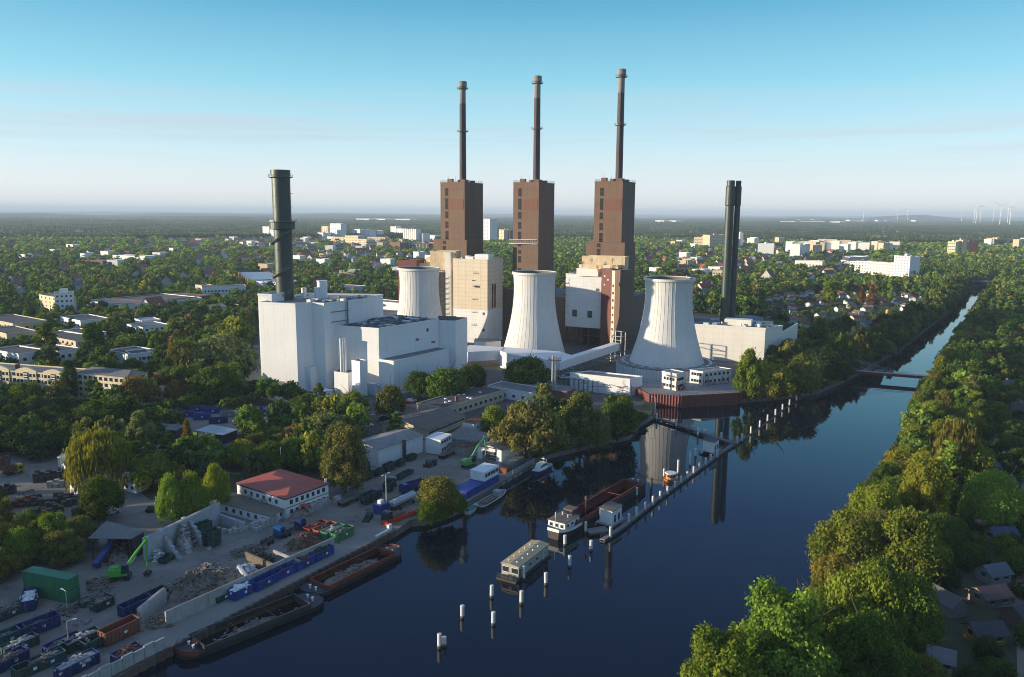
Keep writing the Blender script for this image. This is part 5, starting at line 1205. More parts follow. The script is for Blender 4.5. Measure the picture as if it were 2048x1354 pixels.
def excavator(lab, px, rz, c, boom=((0, 0), (3.6, 4.6), (7.2, 8.1), (9.2, 2.6)), tracks=False, sc=1.):
    o = thing('excavator', lab, 'excavator', (*G(*px), 0), rz); gc = M['tanktint']
    b = MB(); b.box(0, 0, .6, 4, 1.6, .5)
    if tracks:
        for s in (-1, 1): b.box(0, s*1.2, .05, 4.2, .55, .85, 0, 0, .85)
    b.build('undercarriage', M['dsteel'], o)
    if not tracks:
        for x in (-1.4, 1.4):
            for s in (-1, 1): wheel(o, x, s*1.15, .55, .45)
    b = MB(); loft(b, [(-2.6, 1.25, 1.3, 1.15, 2.4), (-2.2, 1.35, 1.2, 1.25, 2.7), (.6, 1.35, 1.2, 1.3, 2.5), (1.4, 1.3, 1.2, 1.3, 1.8)]); b.box(-1.2, .2, 2.6, 1.6, 1.6, .3); x = b.build('body', gc, o); x.color = (*c, 1)
    b = MB(); b.box(1., -.85, 1.7, 1.5, 1., 1.9, 0, 0, .9); b.build('cab', M['glass'], o)
    pts = [Vector((x*sc+.5, .35, 1.9+z*sc)) for x, z in boom]
    b = MB(); b.tube(pts[0], pts[1], .32, 6, 0, .36); b.tube(pts[1], pts[2], .36, 6, 0, .24); x = b.build('boom', gc, o); x.color = (*c, 1)
    b = MB(); b.tube(pts[2], pts[3], .28, 6, 0, .2); b.tube(pts[2], pts[2]+Vector((-.5, 0, .5)), .25, 6); x = b.build('dipper_arm', gc, o); x.color = (*c, 1)
    b = MB(); b.tube(pts[0]+Vector((.5, -.3, .2)), pts[1]+Vector((.2, -.3, -.5)), .12, 6); b.tube(pts[1]+Vector((.6, 0, .9)), pts[2]+Vector((.2, 0, .4)), .1, 6); b.build('ram', M['galv'], o)
    b = MB(); e_ = pts[3]
    for k in range(4):
        a = k*math.pi/2+.5; m_ = e_+Vector((.8*math.cos(a), .8*math.sin(a), -.5)); t_ = e_+Vector((.25*math.cos(a), .25*math.sin(a), -1.5)); b.tube(e_, m_, .16, 5, 0, .28); b.tube(m_, t_, .28, 5, 0, .08)
    b.build('grab', M['dsteel'], o)
    return o
GRN = (.07, .40, .03)
excavator('green material handler with raised arm in front of the dark open shed', (243, 1158), .25, GRN, ((0, 0), (2.6, 3.6), (5., 6.6), (4.8, -.6)))
excavator('green crane excavator with a long arm in front of the white garage', (938, 934), .75, (.10, .38, .10), ((0, 0), (3, 3.6), (6.2, 6.), (6.6, 0.5)), True, 1.05)
# lamp posts and masts
def lamp_post(lab, px, h, grp=None, rz=0., arms=1, r=.11, m='galv'):
    o = thing('lamp_post', lab, 'lamp post', (*G(*px), 0), rz, grp); b = MB(); b.tube((0, 0, 0), (0, 0, h), r, 8, 0, r*.6); b.build('pole', M[m], o)
    for k in range(arms):
        s = 1 if k == 0 else -1; b = MB(); b.tube((0, 0, h-.05), (s*1.1, 0, h+.15), .05, 6); b.box(s*1.3, 0, h+.05, .7, .28, .14); b.build('lamp_head', M['white'], o)
lamp_post('tall white floodlight mast on the open quay yard beside the small blue container', (773, 1018), 9.8, None, QA, 2, .14, 'pile')
lamp_post('white lamp post in front of the stacked green containers', (135, 1225), 4.6, None, 2.6)
lamp_post('dark lamp post between the open skips at the lower left', (138, 1298), 5.5, None, .5)
lamp_post('lamp post on the parking lot in front of the white warehouse', (740, 862), 6, None, .5)
lamp_post('white lamp post by the red sheet pile wall at the jetty root', (1310, 828), 7, None, 3.1)
lamp_post('slim lamp post in front of the white generating hall gate', (753, 812), 9, None, .5)
o = thing('flag_mast', 'thin white mast behind the ridge of the red-roofed office', 'mast', (*G(563, 955), 0)); b = MB(); b.tube((0, 0, 0), (0, 0, 9.5), .09, 6); b.tube((0, 0, 9), (0, .4, 8.2), .07, 5); b.build('pole', M['white'], o)
o = wthing('yard_fence', 'grey metal yard fence behind the trees right of the red roof', 'fence', (*G(605, 945), 0)); b = MB(); p = Vector(G(600, 948)); q2 = Vector(G(650, 925)); rail(b, [tuple(p), tuple(q2)], 0, 2.4, step=2.5, close=False); dq = q2-p; b.box((p.x+q2.x)/2, (p.y+q2.y)/2, .2, dq.length, .05, 2., math.atan2(dq.y, dq.x)); b.build('panel', M['steel'], o)
o = wthing('yard_fence', 'low fence between the generating hall forecourt and the parking lot', 'fence', (*G(560, 806), 0)); b = MB(); rail(b, [G(500, 800), G(600, 808), G(760, 812), G(790, 795)], 0, 1.8, step=3, close=False); b.build('rail', M['steel'], o)

# more clutter of the recycling yard
rnd = random.Random(61)
for i, (x, y, c_, f_, L) in enumerate(((18, 1232, 'dgreen', 'rubble', 5), (40, 1300, 'dgreen', 'bale', 6), (20, 1330, 'dblue', 'wood', 6), (95, 1330, 'teal', 'rubble', 5.5), (60, 1345, 'dgreen', None, 5), (205, 1215, 'dgreen', 'rubble', 4), (255, 1318, 'dblue', 'rust', 5))):
    skip('battered dark skip crowded into the shaded lower left corner', G(x, y), QA+rnd.uniform(-.25, .25), L, 2.3, 1.9, c_, f_, .7, 'battered dark skips in the lower left corner')
heap('low grey scrap heap between the stacked green containers and the lamp post', 'scrap_heap', 'heap', [G(110, 1235), G(150, 1228), G(160, 1212), G(120, 1215)], .8, 'rubble', 12, 120, 'wood')
heap('brown heap of mixed scrap left of the brown cross wall, by the dark skip', 'scrap_heap', 'heap', [G(290, 1262), G(345, 1252), G(345, 1232), G(300, 1236)], 1., 'rubble', 13, 160, 'wood')
heap('long low heap of sorted waste wood in front of the blue lorry cabs', 'scrap_heap', 'heap', [G(470, 1120), G(540, 1098), G(525, 1088), G(460, 1105)], .9, 'wood', 14, 220, 'rubble')
heap('pile of pale rubble beside the timbered cross wall', 'rubble_heap', 'heap', [G(400, 1152), G(440, 1142), G(430, 1128), G(395, 1138)], 1.3, 'bale', 15, 200, 'rubble')
heap('dark heap of scrap metal among crates at the far left of the yard', 'scrap_heap', 'heap', [G(5, 1065), G(60, 1058), G(50, 1040), G(5, 1045)], 1.4, 'rust', 16, 180, 'dsteel')
bales('low row of pale bales between the long block wall and the annex', G(450, 1068), QA-.5, 5, 2, 1, 8)
crates('grey crates lined up below the round dark tree', 150, 1030, 4, 2, 2, 'dsteel', .3, 'grey crates below the round dark tree')
crates('pale boxes stacked beside the white low hut', 100, 975, 4, 2, 2, 'concrete', .3, 'pale boxes beside the white low hut')
crates('rusty crates between the yellow loader and the grey crates', 30, 1015, 4, 2, 2, 'rust', .3, 'rusty crates near the yellow loader')
crates('dark crates on the yard strip under the white warehouse wall', 858, 935, 3, 2, 2, 'dsteel', QA, 'dark crates under the white warehouse wall', 1.2)
for lab, px, rz, c in (('dark blue lorry with a skip parked left of the tank trailer', (742, 1003), QA, (.015, .03, .1)), ('grey lorry parked in the open yard below the warehouse stacks', (780, 978), QA+.4, (.2, .2, .2))):
    lorry(lab, px, rz, c, 'skip', 7, 'dgreen')
# ---------------------------------------------------------------- on the canal
M['algae'] = mat('algae_stained_steel', (.10, .10, .06), .8, .3, 1.2)
def pile(lab, x, yt, yb, grp, m='pile', r=None):
    p = G(x, yb, WZ); h = HT(x, yb, yt, WZ)-WZ; h = max(1.5, min(5.5, h)); r = r or .42
    b = MB(); b.cyl(0, 0, -1.5, .55, r+.01, r+.01, 16, 1); b.cyl(0, 0, .5, h-.12, r, r, 16); b.cyl(0, 0, h-.14, h, r+.04, r*.75, 16); o = b.build('mooring_pile', [M[m], M['algae']]); o.location = (*p, WZ); o.rotation_euler = (math.sin(x)*.02, math.cos(x*1.7)*.02, 0); tag(o, lab, 'mooring pile', grp); return o
free = [(879, 1267, 1296, 'free-standing white mooring pile nearest the viewer, the taller of the close pair at the bottom'), (889, 1273, 1292.5, 'short white mooring pile touching the taller one at the bottom of the picture'), (924.7, 1210, 1236, 'white mooring pile second nearest on the left, up from the close pair'), (986.5, 1223, 1250, 'white mooring pile right of centre in the lowest row of single piles'), (983.3, 1170, 1195, 'white mooring pile just below the near end of the grey houseboat'), (1042.6, 1181, 1208, 'white mooring pile with a notch in its top, below the middle of the houseboat'), (1092, 1145, 1169.4, 'white mooring pile right of the houseboat, alone on open water'), (1139, 1110.5, 1134, 'white mooring pile below the stern of the red freight barge'), (1182, 1080, 1101.6, 'white mooring pile with dark marks, below the nearer white jetty hut'), (1130, 1070, 1091, 'white mooring pile standing close to the stern of the red freight barge')]
for x, a, c, lab in free: pile(lab, x, a, c, 'single white mooring piles on the open water')
pile('slim white pile at the near corner of the grey houseboat', 1048, 1132, 1160, None, r=.3)
pile('slim white pile at the far side of the grey houseboat', 1086, 1098, 1122, None, r=.3)
jet = [(1220.7, 1053, 1078), (1256.9, 1027, 1049), (1273, 1014, 1037), (1290, 1004, 1024), (1305.7, 992, 1013), (1320, 982, 1001), (1334.6, 972, 991), (1349, 962, 979), (1362, 952, 969), (1374.4, 943, 960), (1387.5, 933, 950), (1398.6, 925, 941), (1411, 915.5, 933), (1421, 908, 925), (1434, 901, 917), (1442, 865, 882), (1474, 872, 890), (1484, 867, 884)]
for x, a, c in jet: pile('pale mooring pile in the close row carrying the long jetty', x, a, c, 'pale piles along the long jetty', r=.36)
far = [(1501.6, 853, 869), (1519.2, 841, 856.5), (1535, 829, 844), (1550.9, 818, 832), (1565, 808, 821), (1578.6, 798.6, 812), (1592.6, 790, 803)]
for x, a, c in far: pile('white pile in the row joined by a floating boom beyond the jetty', x, a, c, 'white piles with the floating boom', r=.36)
for x, a, c, lab in ((1395.7, 855.5, 873, 'grey pile in the middle of the long crossing footbridge'), (1352.3, 838, 855, 'grey pile at the left part of the crossing footbridge'), (1313.4, 826.5, 842, 'grey pile where the crossing footbridge meets the shore')): pile(lab, x, a, c, None, r=.36)
for x, a, c, lab in ((1302, 955, 990, 'dark pile beside the bow of the red freight barge'), (1380, 903.7, 932, 'dark pile left of the farther white jetty hut'), (1171, 1043, 1066, 'thick grey pile at the tip of the jetty by the barge cabin'), (1273.5, 974.7, 993, 'grey pile against the far side of the red freight barge'), (1391, 896, 914, 'grey pile next to the farther white jetty hut'), (1355.8, 919.6, 948, 'white pile behind the round orange work boat'), (1328, 937, 955, 'white pile in front of the round orange work boat')): pile(lab, x, a, c, None, 'pile' if 'white' in lab or 'grey' in lab else 'dsteel', r=.36)
def deck(name, lab, cat, pts, w_, z, side=1, railing=True, m='steel'):
    P = [Vector(G(x, y, z)) for x, y in pts]; o = wthing(name, lab, cat, (*P[0], z)); b = MB()
    for p, q in zip(P[:-1], P[1:]): beam(b, Vector((*p, z-.3)), Vector((*q, z-.3)), w_, .3)
    b.build('deck', M['greyroof'], o); b = MB()
    for p, q in zip(P[:-1], P[1:]):
        d = (q-p).normalized(); s = Vector((-d.y, d.x))*w_/2
        beam(b, Vector((*(p+s), z-.75)), Vector((*(q+s), z-.75)), .2, .45); beam(b, Vector((*(p-s), z-.75)), Vector((*(q-s), z-.75)), .2, .45)
        k = int((q-p).length/4)
        for j in range(k+1): c = p+(q-p)*(j/max(1, k)); b.box(c.x, c.y, WZ-.5, .25, w_, z-WZ-.1, math.atan2(d.y, d.x))
    b.build('girder', M['dsteel'], o)
    if railing:
        b = MB()
        for sg in ((1, -1) if side == 0 else (side,)):
            for p, q in zip(P[:-1], P[1:]):
                d = (q-p).normalized(); s = Vector((-d.y, d.x))*w_/2*sg; rail(b, [tuple(p+s), tuple(q+s)], z, 1.05, step=2, close=False, r=.04)
        b.build('railing', M[m], o)
    return o
deck('jetty', 'long narrow jetty with railings running along the row of pale piles', 'jetty', [(1205, 1078), (1245, 1052), (1320, 992), (1375, 952), (1430, 912), (1470, 885), (1490, 872)], 1.25, -.75, m='steel')
deck('footbridge', 'narrow footbridge crossing from the shore to the jetty behind the farther white hut', 'footbridge', [(1268, 855), (1308, 833), (1350, 846), (1400, 863), (1470, 886)], 1.7, -.4, 0)
deck('landing_stage', 'triangular landing stage under the nearer white hut', 'jetty', [(1175, 1062), (1215, 1056)], 3.2, -.7, 1)
b = MB(); P = [G(x, y, WZ) for x, y in ((1484, 884), (1501, 869), (1519, 856.5), (1535, 844), (1551, 832), (1565, 821), (1578, 812), (1592, 803), (1606, 794))]
for p, q in zip(P[:-1], P[1:]): b.tube((*p, WZ+.05), (*q, WZ+.05), .28, 6)
tag(b.build('floating_boom', M['dsteel']), 'dark floating boom linking the white piles beyond the jetty', 'boom')
def hut(lab, e, z, zt_, roof='fibre'):
    q = close4([G(x, y, z) for x, y in e]); o = wthing('jetty_hut', lab, 'hut', (*q[1], z)); b = MB(); b.prism(q, z, zt_-.05, 0); b.build('wall', M['white'], o)
    b = MB(); c4 = [Vector(p) for p in q]; cm = sum(c4, Vector((0, 0)))/4; b.prism([tuple(p+(p-cm).normalized()*.35) for p in c4], zt_-.03, zt_+.15, bottom=True); b.box(c4[0].x+1.2, c4[0].y+.2, zt_+.1, .3, .3, .9); b.build('roof', M[roof], o)
    wins(o, q[1], q[2], z+.3, 1, 2, .9, 2., 1, .1, 'glass'); b = MB(); c5 = [p+(p-cm).normalized()*1.1 for p in c4]; b.prism([tuple(p) for p in c5], z-.25, z-.02, bottom=True)
    for p in c5: b.box(p.x, p.y, WZ-.6, .35, .35, z-WZ+.4)
    b.build('platform', M['concrete'], o)
hut('white hut with a mossy flat roof on the near end of the jetty', [(1199, 1042), (1224, 1050), (1243, 1037)], -.6, 3.1, 'fibre')
hut('white hut with a dark flat roof near the far end of the jetty', [(1405, 899), (1427, 905.5), (1437, 898)], -.5, 3.1, 'bitumen')
def hullm(L, W, zb, zt, bow=.16, stern=.06, sheer=.5, n=14, inset=.86):
    """closed ship hull along x: returns MB of plating plus deck ring points"""
    b = MB(); ring = []
    xs = [-L/2+L*i/n for i in range(n+1)]
    def hw(x):
        t = (x+L/2)/L
        if t > 1-bow: u = (t-(1-bow))/bow; return W/2*max(.04, math.sqrt(max(0, 1-u**1.9)))
        if t < stern: u = 1-t/stern; return W/2*math.sqrt(max(.25, 1-.75*u*u))
        return W/2
    def zs(x):
        t = (x+L/2)/L
        return zt+sheer*max(0, (t-.75)/.25)**2+sheer*.5*max(0, (.15-t)/.15)**2
    xs = [-L/2, -L/2+L*stern*.4, -L/2+L*stern]+[-L/2+L*(stern+(1-bow-stern)*k/5) for k in range(1, 6)]+[L/2-bow*L*k for k in (.8, .6, .42, .28, .15, .06, 0)]
    secs = [(x, hw(x), zs(x)) for x in xs]; vs = []
    for x, h, z in secs: vs += [(x, -h*inset, zb), (x, -h, z), (x, h, z), (x, h*inset, zb)]
    fs = []
    for i in range(len(secs)-1):
        a = i*4; fs += [(a, a+4, a+5, a+1), (a+2, a+6, a+7, a+3)]
    a = (len(secs)-1)*4; fs += [(0, 1, 2, 3), (a+3, a+2, a+1, a)]
    b.add(vs, fs); return b, secs
def deckstrip(b, secs, x0, x1, dz=-.15, inner=None, mi=0):
    S = [s for s in secs if x0-1e-6 <= s[0] <= x1+1e-6]
    for s, t_ in zip(S[:-1], S[1:]):
        if inner is None: b.quad((s[0], -s[1]*.99, s[2]+dz), (t_[0], -t_[1]*.99, t_[2]+dz), (t_[0], t_[1]*.99, t_[2]+dz), (s[0], s[1]*.99, s[2]+dz), mi)
        else:
            for sg in (-1, 1):
                q_ = [(s[0], sg*s[1]*.99, s[2]+dz), (t_[0], sg*t_[1]*.99, t_[2]+dz), (t_[0], sg*inner, t_[2]+dz), (s[0], sg*inner, s[2]+dz)]; b.quad(*(q_ if sg < 0 else q_[::-1]), mi)
def barge(lab, px0, px1, W, fb, cargo, hold, hull='hull', cm='rubble', cfill=.5, bowcol=None, rimcol='rust'):
    """px0 = stern, px1 = bow on the water line"""
    p = Vector(G(*px0, WZ)); q = Vector(G(*px1, WZ)); L = (q-p).length; a = math.atan2(q.y-p.y, q.x-p.x); c = (p+q)/2
    o = thing('cargo_barge', lab, 'barge', (c.x, c.y, WZ), a, None)
    b, secs = hullm(L, W, -.6, fb, .14, .10, .5); b.build('hull', M[hull], o)
    x0, x1 = -L/2+L*.13, L/2-L*.13; hw = W/2-.75
    # deck with hold opening
    S = [secs[0]]+[s for s in secs if s[0] < x0]+[(x0, W/2, fb)]; b = MB()
    ss = sorted(set([s for s in secs if s[0] < x0]+[(x0, W/2, fb)])); deckstrip(b, ss, -1e9, 1e9)
    ss = sorted(set([(x1, W/2, fb)]+[s for s in secs if s[0] > x1])); deckstrip(b, ss, -1e9, 1e9)
    deckstrip(b, [(x0, W/2, fb), (x1, W/2, fb)], -1e9, 1e9, inner=hw); b.build('deck', M['dsteel'], o)
    b = MB()
    for s in (-1, 1): b.box((x0+x1)/2, s*(hw+.06), fb-.2, x1-x0, .12, 1.0); b.box((x0+x1)/2, s*(hw+.12), fb+.75, x1-x0+.3, .3, .1)
    for x in (x0, x1): b.box(x, 0, fb-.2, .12, 2*hw, 1.0); b.box(x, 0, fb+.75, .3, 2*hw+.5, .1)
    b.build('coaming', M[rimcol], o)
    b = MB(); b.quad((x0, -hw, -.3), (x1, -hw, -.3), (x1, hw, -.3), (x0, hw, -.3))
    for s in (-1, 1):
        v = [(x0, s*hw, -.3), (x1, s*hw, -.3), (x1, s*hw, fb+.6), (x0, s*hw, fb+.6)]; b.quad(*(v if s > 0 else v[::-1]))
    for x, s in ((x0, 1), (x1, -1)):
        v = [(x, -hw, -.3), (x, hw, -.3), (x, hw, fb+.6), (x, -hw, fb+.6)]; b.quad(*v)
    for k in range(2): b.tube((x0+(x1-x0)*(k+1)/3, -hw, fb+.6), (x0+(x1-x0)*(k+1)/3, hw, fb+.6), .08, 5)
    b.build('hold', M[hold], o)
    if cargo:
        w2 = hw*.93; x2, x3 = x0+(x1-x0)*.08, x1-(x1-x0)*.08
        heap(None, 'cargo', None, [(x2, -w2), (x3, -w2), (x3, w2), (x2, w2)], fb+cfill, cm, int(L*9), 160, cm, -.28, parent=o, base=(0, 0, 0))
    if bowcol:
        b = MB(); s0 = [s for s in secs if s[0] > L/2-L*.10]
        for u, v in zip(s0[:-1], s0[1:]):
            for sg in (-1, 1):
                f = 1.012; q_ = [(u[0], sg*u[1]*f, u[2]-.65), (v[0]+.03, sg*v[1]*f, v[2]-.65), (v[0]+.03, sg*v[1]*f, v[2]+.35), (u[0], sg*u[1]*f, u[2]+.35)]; b.quad(*(q_ if sg < 0 else q_[::-1]))
        b.build('bulwark', M[bowcol], o)
    b = MB()
    for x, y in ((L/2-L*.09, -.9), (L/2-L*.09, .9), (-L/2+L*.07, -.9), (-L/2+L*.07, .9)):
        b.cyl(x, y, fb-.1, fb+.7, .22, .22, 8); b.cyl(x, y, fb+.6, fb+.75, .32, .32, 8)
    b.build('bollards', M['white'], o); b = MB(); b.box(L/2-L*.12, 0, fb-.1, 1.2, 1.6, .8); b.tube((L/2-L*.12, -1, fb+.6), (L/2-L*.12, 1, fb+.6), .35, 8); b.build('winch', M['holdred' if bowcol else 'dsteel'], o)
    return o, L, fb, secs
barge('long dark barge with an almost empty rusty hold moored at the near quay', (638, 1200), (354, 1315), 7.6, 1.0, True, 'rust', 'hull', 'rubble', -.6, 'holdred', 'dsteel')
barge('barge with a red rim loaded with gravel, moored ahead of the darker barge', (612, 1193), (794, 1103), 7.4, .95, True, 'rust', 'hull', 'sand', .5, 'holdred', 'holdred')
# the red freight barge with its white stern cabin
o, L, fb, secs = barge('red freight barge with an empty hold and a white wheelhouse at its stern', (1106, 1078), (1284, 968), 6.8, 2.1, False, 'holdred', 'hull', rimcol='holdred')
b = MB(); S = [s for s in secs if s[0] < -L/2+L*.17]+[(-L/2+L*.17, 3.4, fb)]
for u, v in zip(S[:-1], S[1:]):
    for sg in (-1, 1):
        q_ = [(u[0], sg*u[1]*1.01, u[2]-.35), (v[0], sg*v[1]*1.01, v[2]-.35), (v[0], sg*v[1]*1.01, v[2]+.45), (u[0], sg*u[1]*1.01, u[2]+.45)]; b.quad(*(q_ if sg < 0 else q_[::-1]))
u = S[0]; b.quad((u[0]-.03, u[1], u[2]-.35), (u[0]-.03, -u[1], u[2]-.35), (u[0]-.03, -u[1], u[2]+.45), (u[0]-.03, u[1], u[2]+.45)); b.build('white_bulwark', M['white'], o)
b = MB(); b.box(-L/2+5.2, 0, fb-.1, 7.2, 5., 2.1); b.build('cabin', M['white'], o); b = MB(); b.box(-L/2+5.2, 0, fb+2., 7.6, 5.4, .15); b.build('cabin_roof', M['fibre'], o)
for k in range(3):
    for s in (-1, 1): mo('window', win_mesh(.9, .7), o, (-L/2+3+k*2.2, s*2.52, fb+.7), 0 if s < 0 else math.pi)
for y in (-1.6, 0, 1.6): mo('window', win_mesh(.8, .8), o, (-L/2+1.58, y, fb+.7), -math.pi/2)
b = MB(); b.box(-L/2+8.4, 0, fb+1.6, 2.6, 2.6, 1.9); b.build('wheelhouse', M['wood'], o); b = MB(); b.box(-L/2+8.4, 0, fb+2.4, 2.66, 2.66, .75); b.build('window', M['glass'], o); b = MB(); b.box(-L/2+8.4, 0, fb+3.5, 2.9, 3., .12); b.build('wheelhouse_roof', M['fibre'], o)
b = MB(); b.box(-L/2+9.9, 1.5, fb, 1.4, 2.2, 1.1); b.build('red_locker', M['holdred'], o)
b = MB(); b.tube((-L/2+1, 0, fb), (-L/2+1, 0, fb+4), .07, 5); b.tube((-L/2+3.5, 1.5, fb+2), (-L/2+3.5, 1.5, fb+3.6), .15, 6); b.tube((-L/2+5.5, -1, fb+2), (-L/2+5.5, -1, fb+3.), .2, 6); b.tube((-L/2+6.2, 1, fb+2), (-L/2+6.2, 1, fb+3.), .2, 6); b.build('mast', M['white'], o)
b = MB(); b.tube((-L/2+L*.22, -3, fb), (-L/2+L*.22, -3, fb+6.5), .12, 6); b.box(-L/2+L*.22, -3, fb+5.6, .6, .5, 1.); b.build('signal_mast', M['rust'], o)
# houseboat
p = Vector(G(1020, 1157, WZ)); q = Vector(G(1080, 1110, WZ)); L = (q-p).length+1; c = (p+q)/2; a = math.atan2(q.y-p.y, q.x-p.x)
o = thing('houseboat', 'long grey houseboat with a lichen-yellow flat roof dotted with small vents', 'houseboat', (c.x, c.y, WZ), a); b = MB(); b.box(-.6, 0, -.4, L+1.6, 5.2, .95); b.build('pontoon', M['hull'], o)
b = MB(); b.box(0, 0, .5, L-1, 4.4, 2.7); b.build('cabin', mat('grey_board_wall', (.42, .40, .36), .8, .12, .6, streak=.4, lines=(.25, 0, .15)), o)
b = MB(); b.box(0, 0, 3.2, L-.6, 4.9, .12); b.add([(-L/2+.3, -2.4, 3.33), (L/2-.3, -2.4, 3.33), (L/2-.3, 0, 3.62), (-L/2+.3, 0, 3.62), (L/2-.3, 2.4, 3.33), (-L/2+.3, 2.4, 3.33)], [(0, 1, 2, 3), (3, 2, 4, 5), (0, 3, 5), (1, 4, 2)]); b.build('roof', mat('lichen_roof', (.36, .33, .27), .9, .2, .5, c2=(.42, .30, .07)), o)
for k in range(5):
    for s in (-1, 1): b = MB(); x = -L/2+1.8+k*(L-3)/5; b.cyl(x, s*1.1, 3.4, 3.85, .12, .12, 8); b.cyl(x, s*1.1, 3.8, 3.9, .22, .18, 8); b.build('roof_vent', M['white'], o)
for k in range(4): mo('window', win_mesh(.75, .75), o, (-L/2+2.6+k*(L-4)/3.4, -2.21, 1.5), 0)
mo('door', win_mesh(.8, 1.9, .1, 'wood'), o, (-L/2+1.2, -2.21, .62), 0)
for y in (-1.2, 1.2): mo('window', win_mesh(1.5, 1.2), o, (-L/2+.48, y, 1.5), -math.pi/2)
b = MB(); rail(b, [(-L/2-1.2, 2.4), (-L/2-1.2, -2.4)], .5, 1., close=False, step=1.2); b.box(-L/2-.5, 0, .55, .8, 3, .5); b.build('stern_rail', M['dsteel'], o)
# small boats
def boat(lab, p, a, L, W, fb, hc, dc, cab=None, name='motorboat', cover=None, cat='motorboat'):
    o = thing(name, lab, cat, (*p, WZ), a); b, secs = hullm(L, W, -.3, fb, .45, .08, fb*.45, inset=.75); x = b.build('hull', M['carpaint'], o); x.color = (*hc, 1)
    b = MB(); deckstrip(b, secs, -1e9, 1e9, dz=-.05); x = b.build('deck', M['carpaint'], o); x.color = (*dc, 1)
    b = MB()
    for u, v in zip(secs[:-1], secs[1:]):
        for sg in (-1, 1): b.tube((u[0], sg*u[1], u[2]), (v[0], sg*v[1], v[2]), .07, 5)
    b.build('gunwale', M['white'], o)
    if cab:
        l, w_, h, x0 = cab; b = MB(); loft(b, [(x0-l/2, w_/2, fb-.1, w_/2*.9, fb+h), (x0+l*.25, w_/2, fb-.1, w_/2*.9, fb+h), (x0+l/2, w_/2*.9, fb-.1, w_/2*.75, fb+h*.55)]); b.build('cabin', M['white'], o)
        b = MB(); loft(b, [(x0-l/2+.2, w_/2+.02, fb+h*.45, w_/2*.93+.02, fb+h*.85), (x0+l*.26, w_/2+.02, fb+h*.45, w_/2*.93, fb+h*.85), (x0+l*.47, w_/2*.9, fb+h*.4, w_/2*.86, fb+h*.5)]); b.build('windows', M['glass'], o)
    if cover:
        b = MB(); loft(b, [(-L*.45, W*.42, fb, W*.25, fb+.5), (0, W*.46, fb, W*.3, fb+.75), (L*.25, W*.36, fb, W*.2, fb+.5)]); x = b.build('tarpaulin', M['tanktint'], o); x.color = (*cover, 1)
    return o
o = boat('white and dark blue patrol boat moored at the end of the pontoon', G(1082, 943, WZ), QA+math.pi, 10.5, 3.3, 1.2, (.02, .04, .15), (.75, .76, .78), (4.2, 2.4, 1.7, .2), 'patrol_boat', cat='boat')
b = MB(); b.tube((-1.5, 0, 2.8), (-1.5, 0, 4.6), .06, 5); b.tube((-1.5, -.8, 3.8), (-1.5, .8, 3.8), .05, 5); b.box(-1.5, 0, 3.9, .5, .9, .15); b.tube((-3.5, 0, 1.2), (-3.5, 0, 3.2), .05, 5); rail(b, [(2, -1.3), (4.6, -.4), (4.6, .4), (2, 1.3)], 1.35, .6, step=.9, close=False, r=.03); b.build('mast', M['white'], o)
boat('small motorboat with a green tarpaulin beside the yellow-green willow', G(943, 1022, WZ), QA+.15, 6., 2.3, .8, (.5, .5, .5), (.45, .45, .45), None, cover=(.02, .14, .12))
boat('white open motorboat moored under the overhanging trees', G(1222, 885, WZ), .75, 8, 2.8, .9, (.02, .03, .06), (.55, .56, .58), (2.6, 1.9, .8, .3))
o = thing('work_boat', 'round orange work boat with a white-framed cabin inside the jetty', 'work boat', (*G(1341, 962, WZ), WZ), .3); b = MB(); b.lathe(0, 0, [(1.6, -.3), (2.1, .5), (2.1, .9)], 20); b.cyl(0, 0, .8, .9, 2.1, 2.1, 20); x = b.build('hull', M['tanktint'], o); x.color = (.5, .16, .04, 1)
b = MB(); b.lathe(0, 0, [(1.5, .9), (1.5, 2.6)], 12); x = b.build('cabin', M['tanktint'], o); x.color = (.55, .25, .08, 1); b = MB(); b.cyl(0, 0, 2.6, 2.8, 1.9, 1.7, 12); b.build('roof', M['clad2'], o)
for k in range(5): a = -2.6+k*.62; mo('window', win_mesh(.6, .8), o, (1.46*math.cos(a), 1.46*math.sin(a), 1.5), a+math.pi/2)
# pontoon with container building and old dark boat alongside
pa, pb_ = Vector(G(933, 1012, WZ)), Vector(G(1072, 932, WZ)); L = (pb_-pa).length; a = math.atan2(pb_.y-pa.y, pb_.x-pa.x); d = (pb_-pa).normalized(); n_ = Vector((-d.y, d.x)); c = (pa+pb_)/2+n_*3.2
o = thing('pontoon', 'long floating pontoon carrying the blue and white containers', 'pontoon', (c.x, c.y, WZ), a); b = MB(); b.box(0, 0, -.5, L, 6.2, 1.4); b.build('float', M['concrete'], o); b = MB(); b.box(0, 0, .9, L+.2, 6.4, .12)
for k in range(12): b.cyl(-L/2+1+k*(L-2)/11, -3.2, -.2, .8, .25, .25, 8)
b.build('deck', M['wood'], o)
def onp(s, t): return (c.x+d.x*s+n_.x*t, c.y+d.y*s+n_.y*t)
zd = WZ+1.05
def pc(lab, s, t, z, L_, W2, H2, color): return box_container(lab, onp(s, t), z, a, L_, W2, H2, color)
o = pc('long dark blue flat-roofed container at the near end of the pontoon', -L/2+5.6, -.2, zd, 9.5, 5., 2.7, 'blue')
o = pc('blue container under the white container office on the pontoon', -L/2+14.5, -.2, zd, 8, 5, 2.8, 'blue')
co = thing('container_office', 'white glazed container office stacked on the blue container on the pontoon', 'site office', (*onp(-L/2+14.5, -.2), zd+2.85), a); b = MB(); b.box(0, 0, 0, 8, 5, 2.7); b.box(0, 0, 2.7, 8.1, 5.1, .1, 0, 1); b.build('wall', [M['white'], M['clad']], co)
for k in range(5): mo('window', win_mesh(1.2, 1.1), co, (-3+k*1.5, -2.5, 1.1), 0)
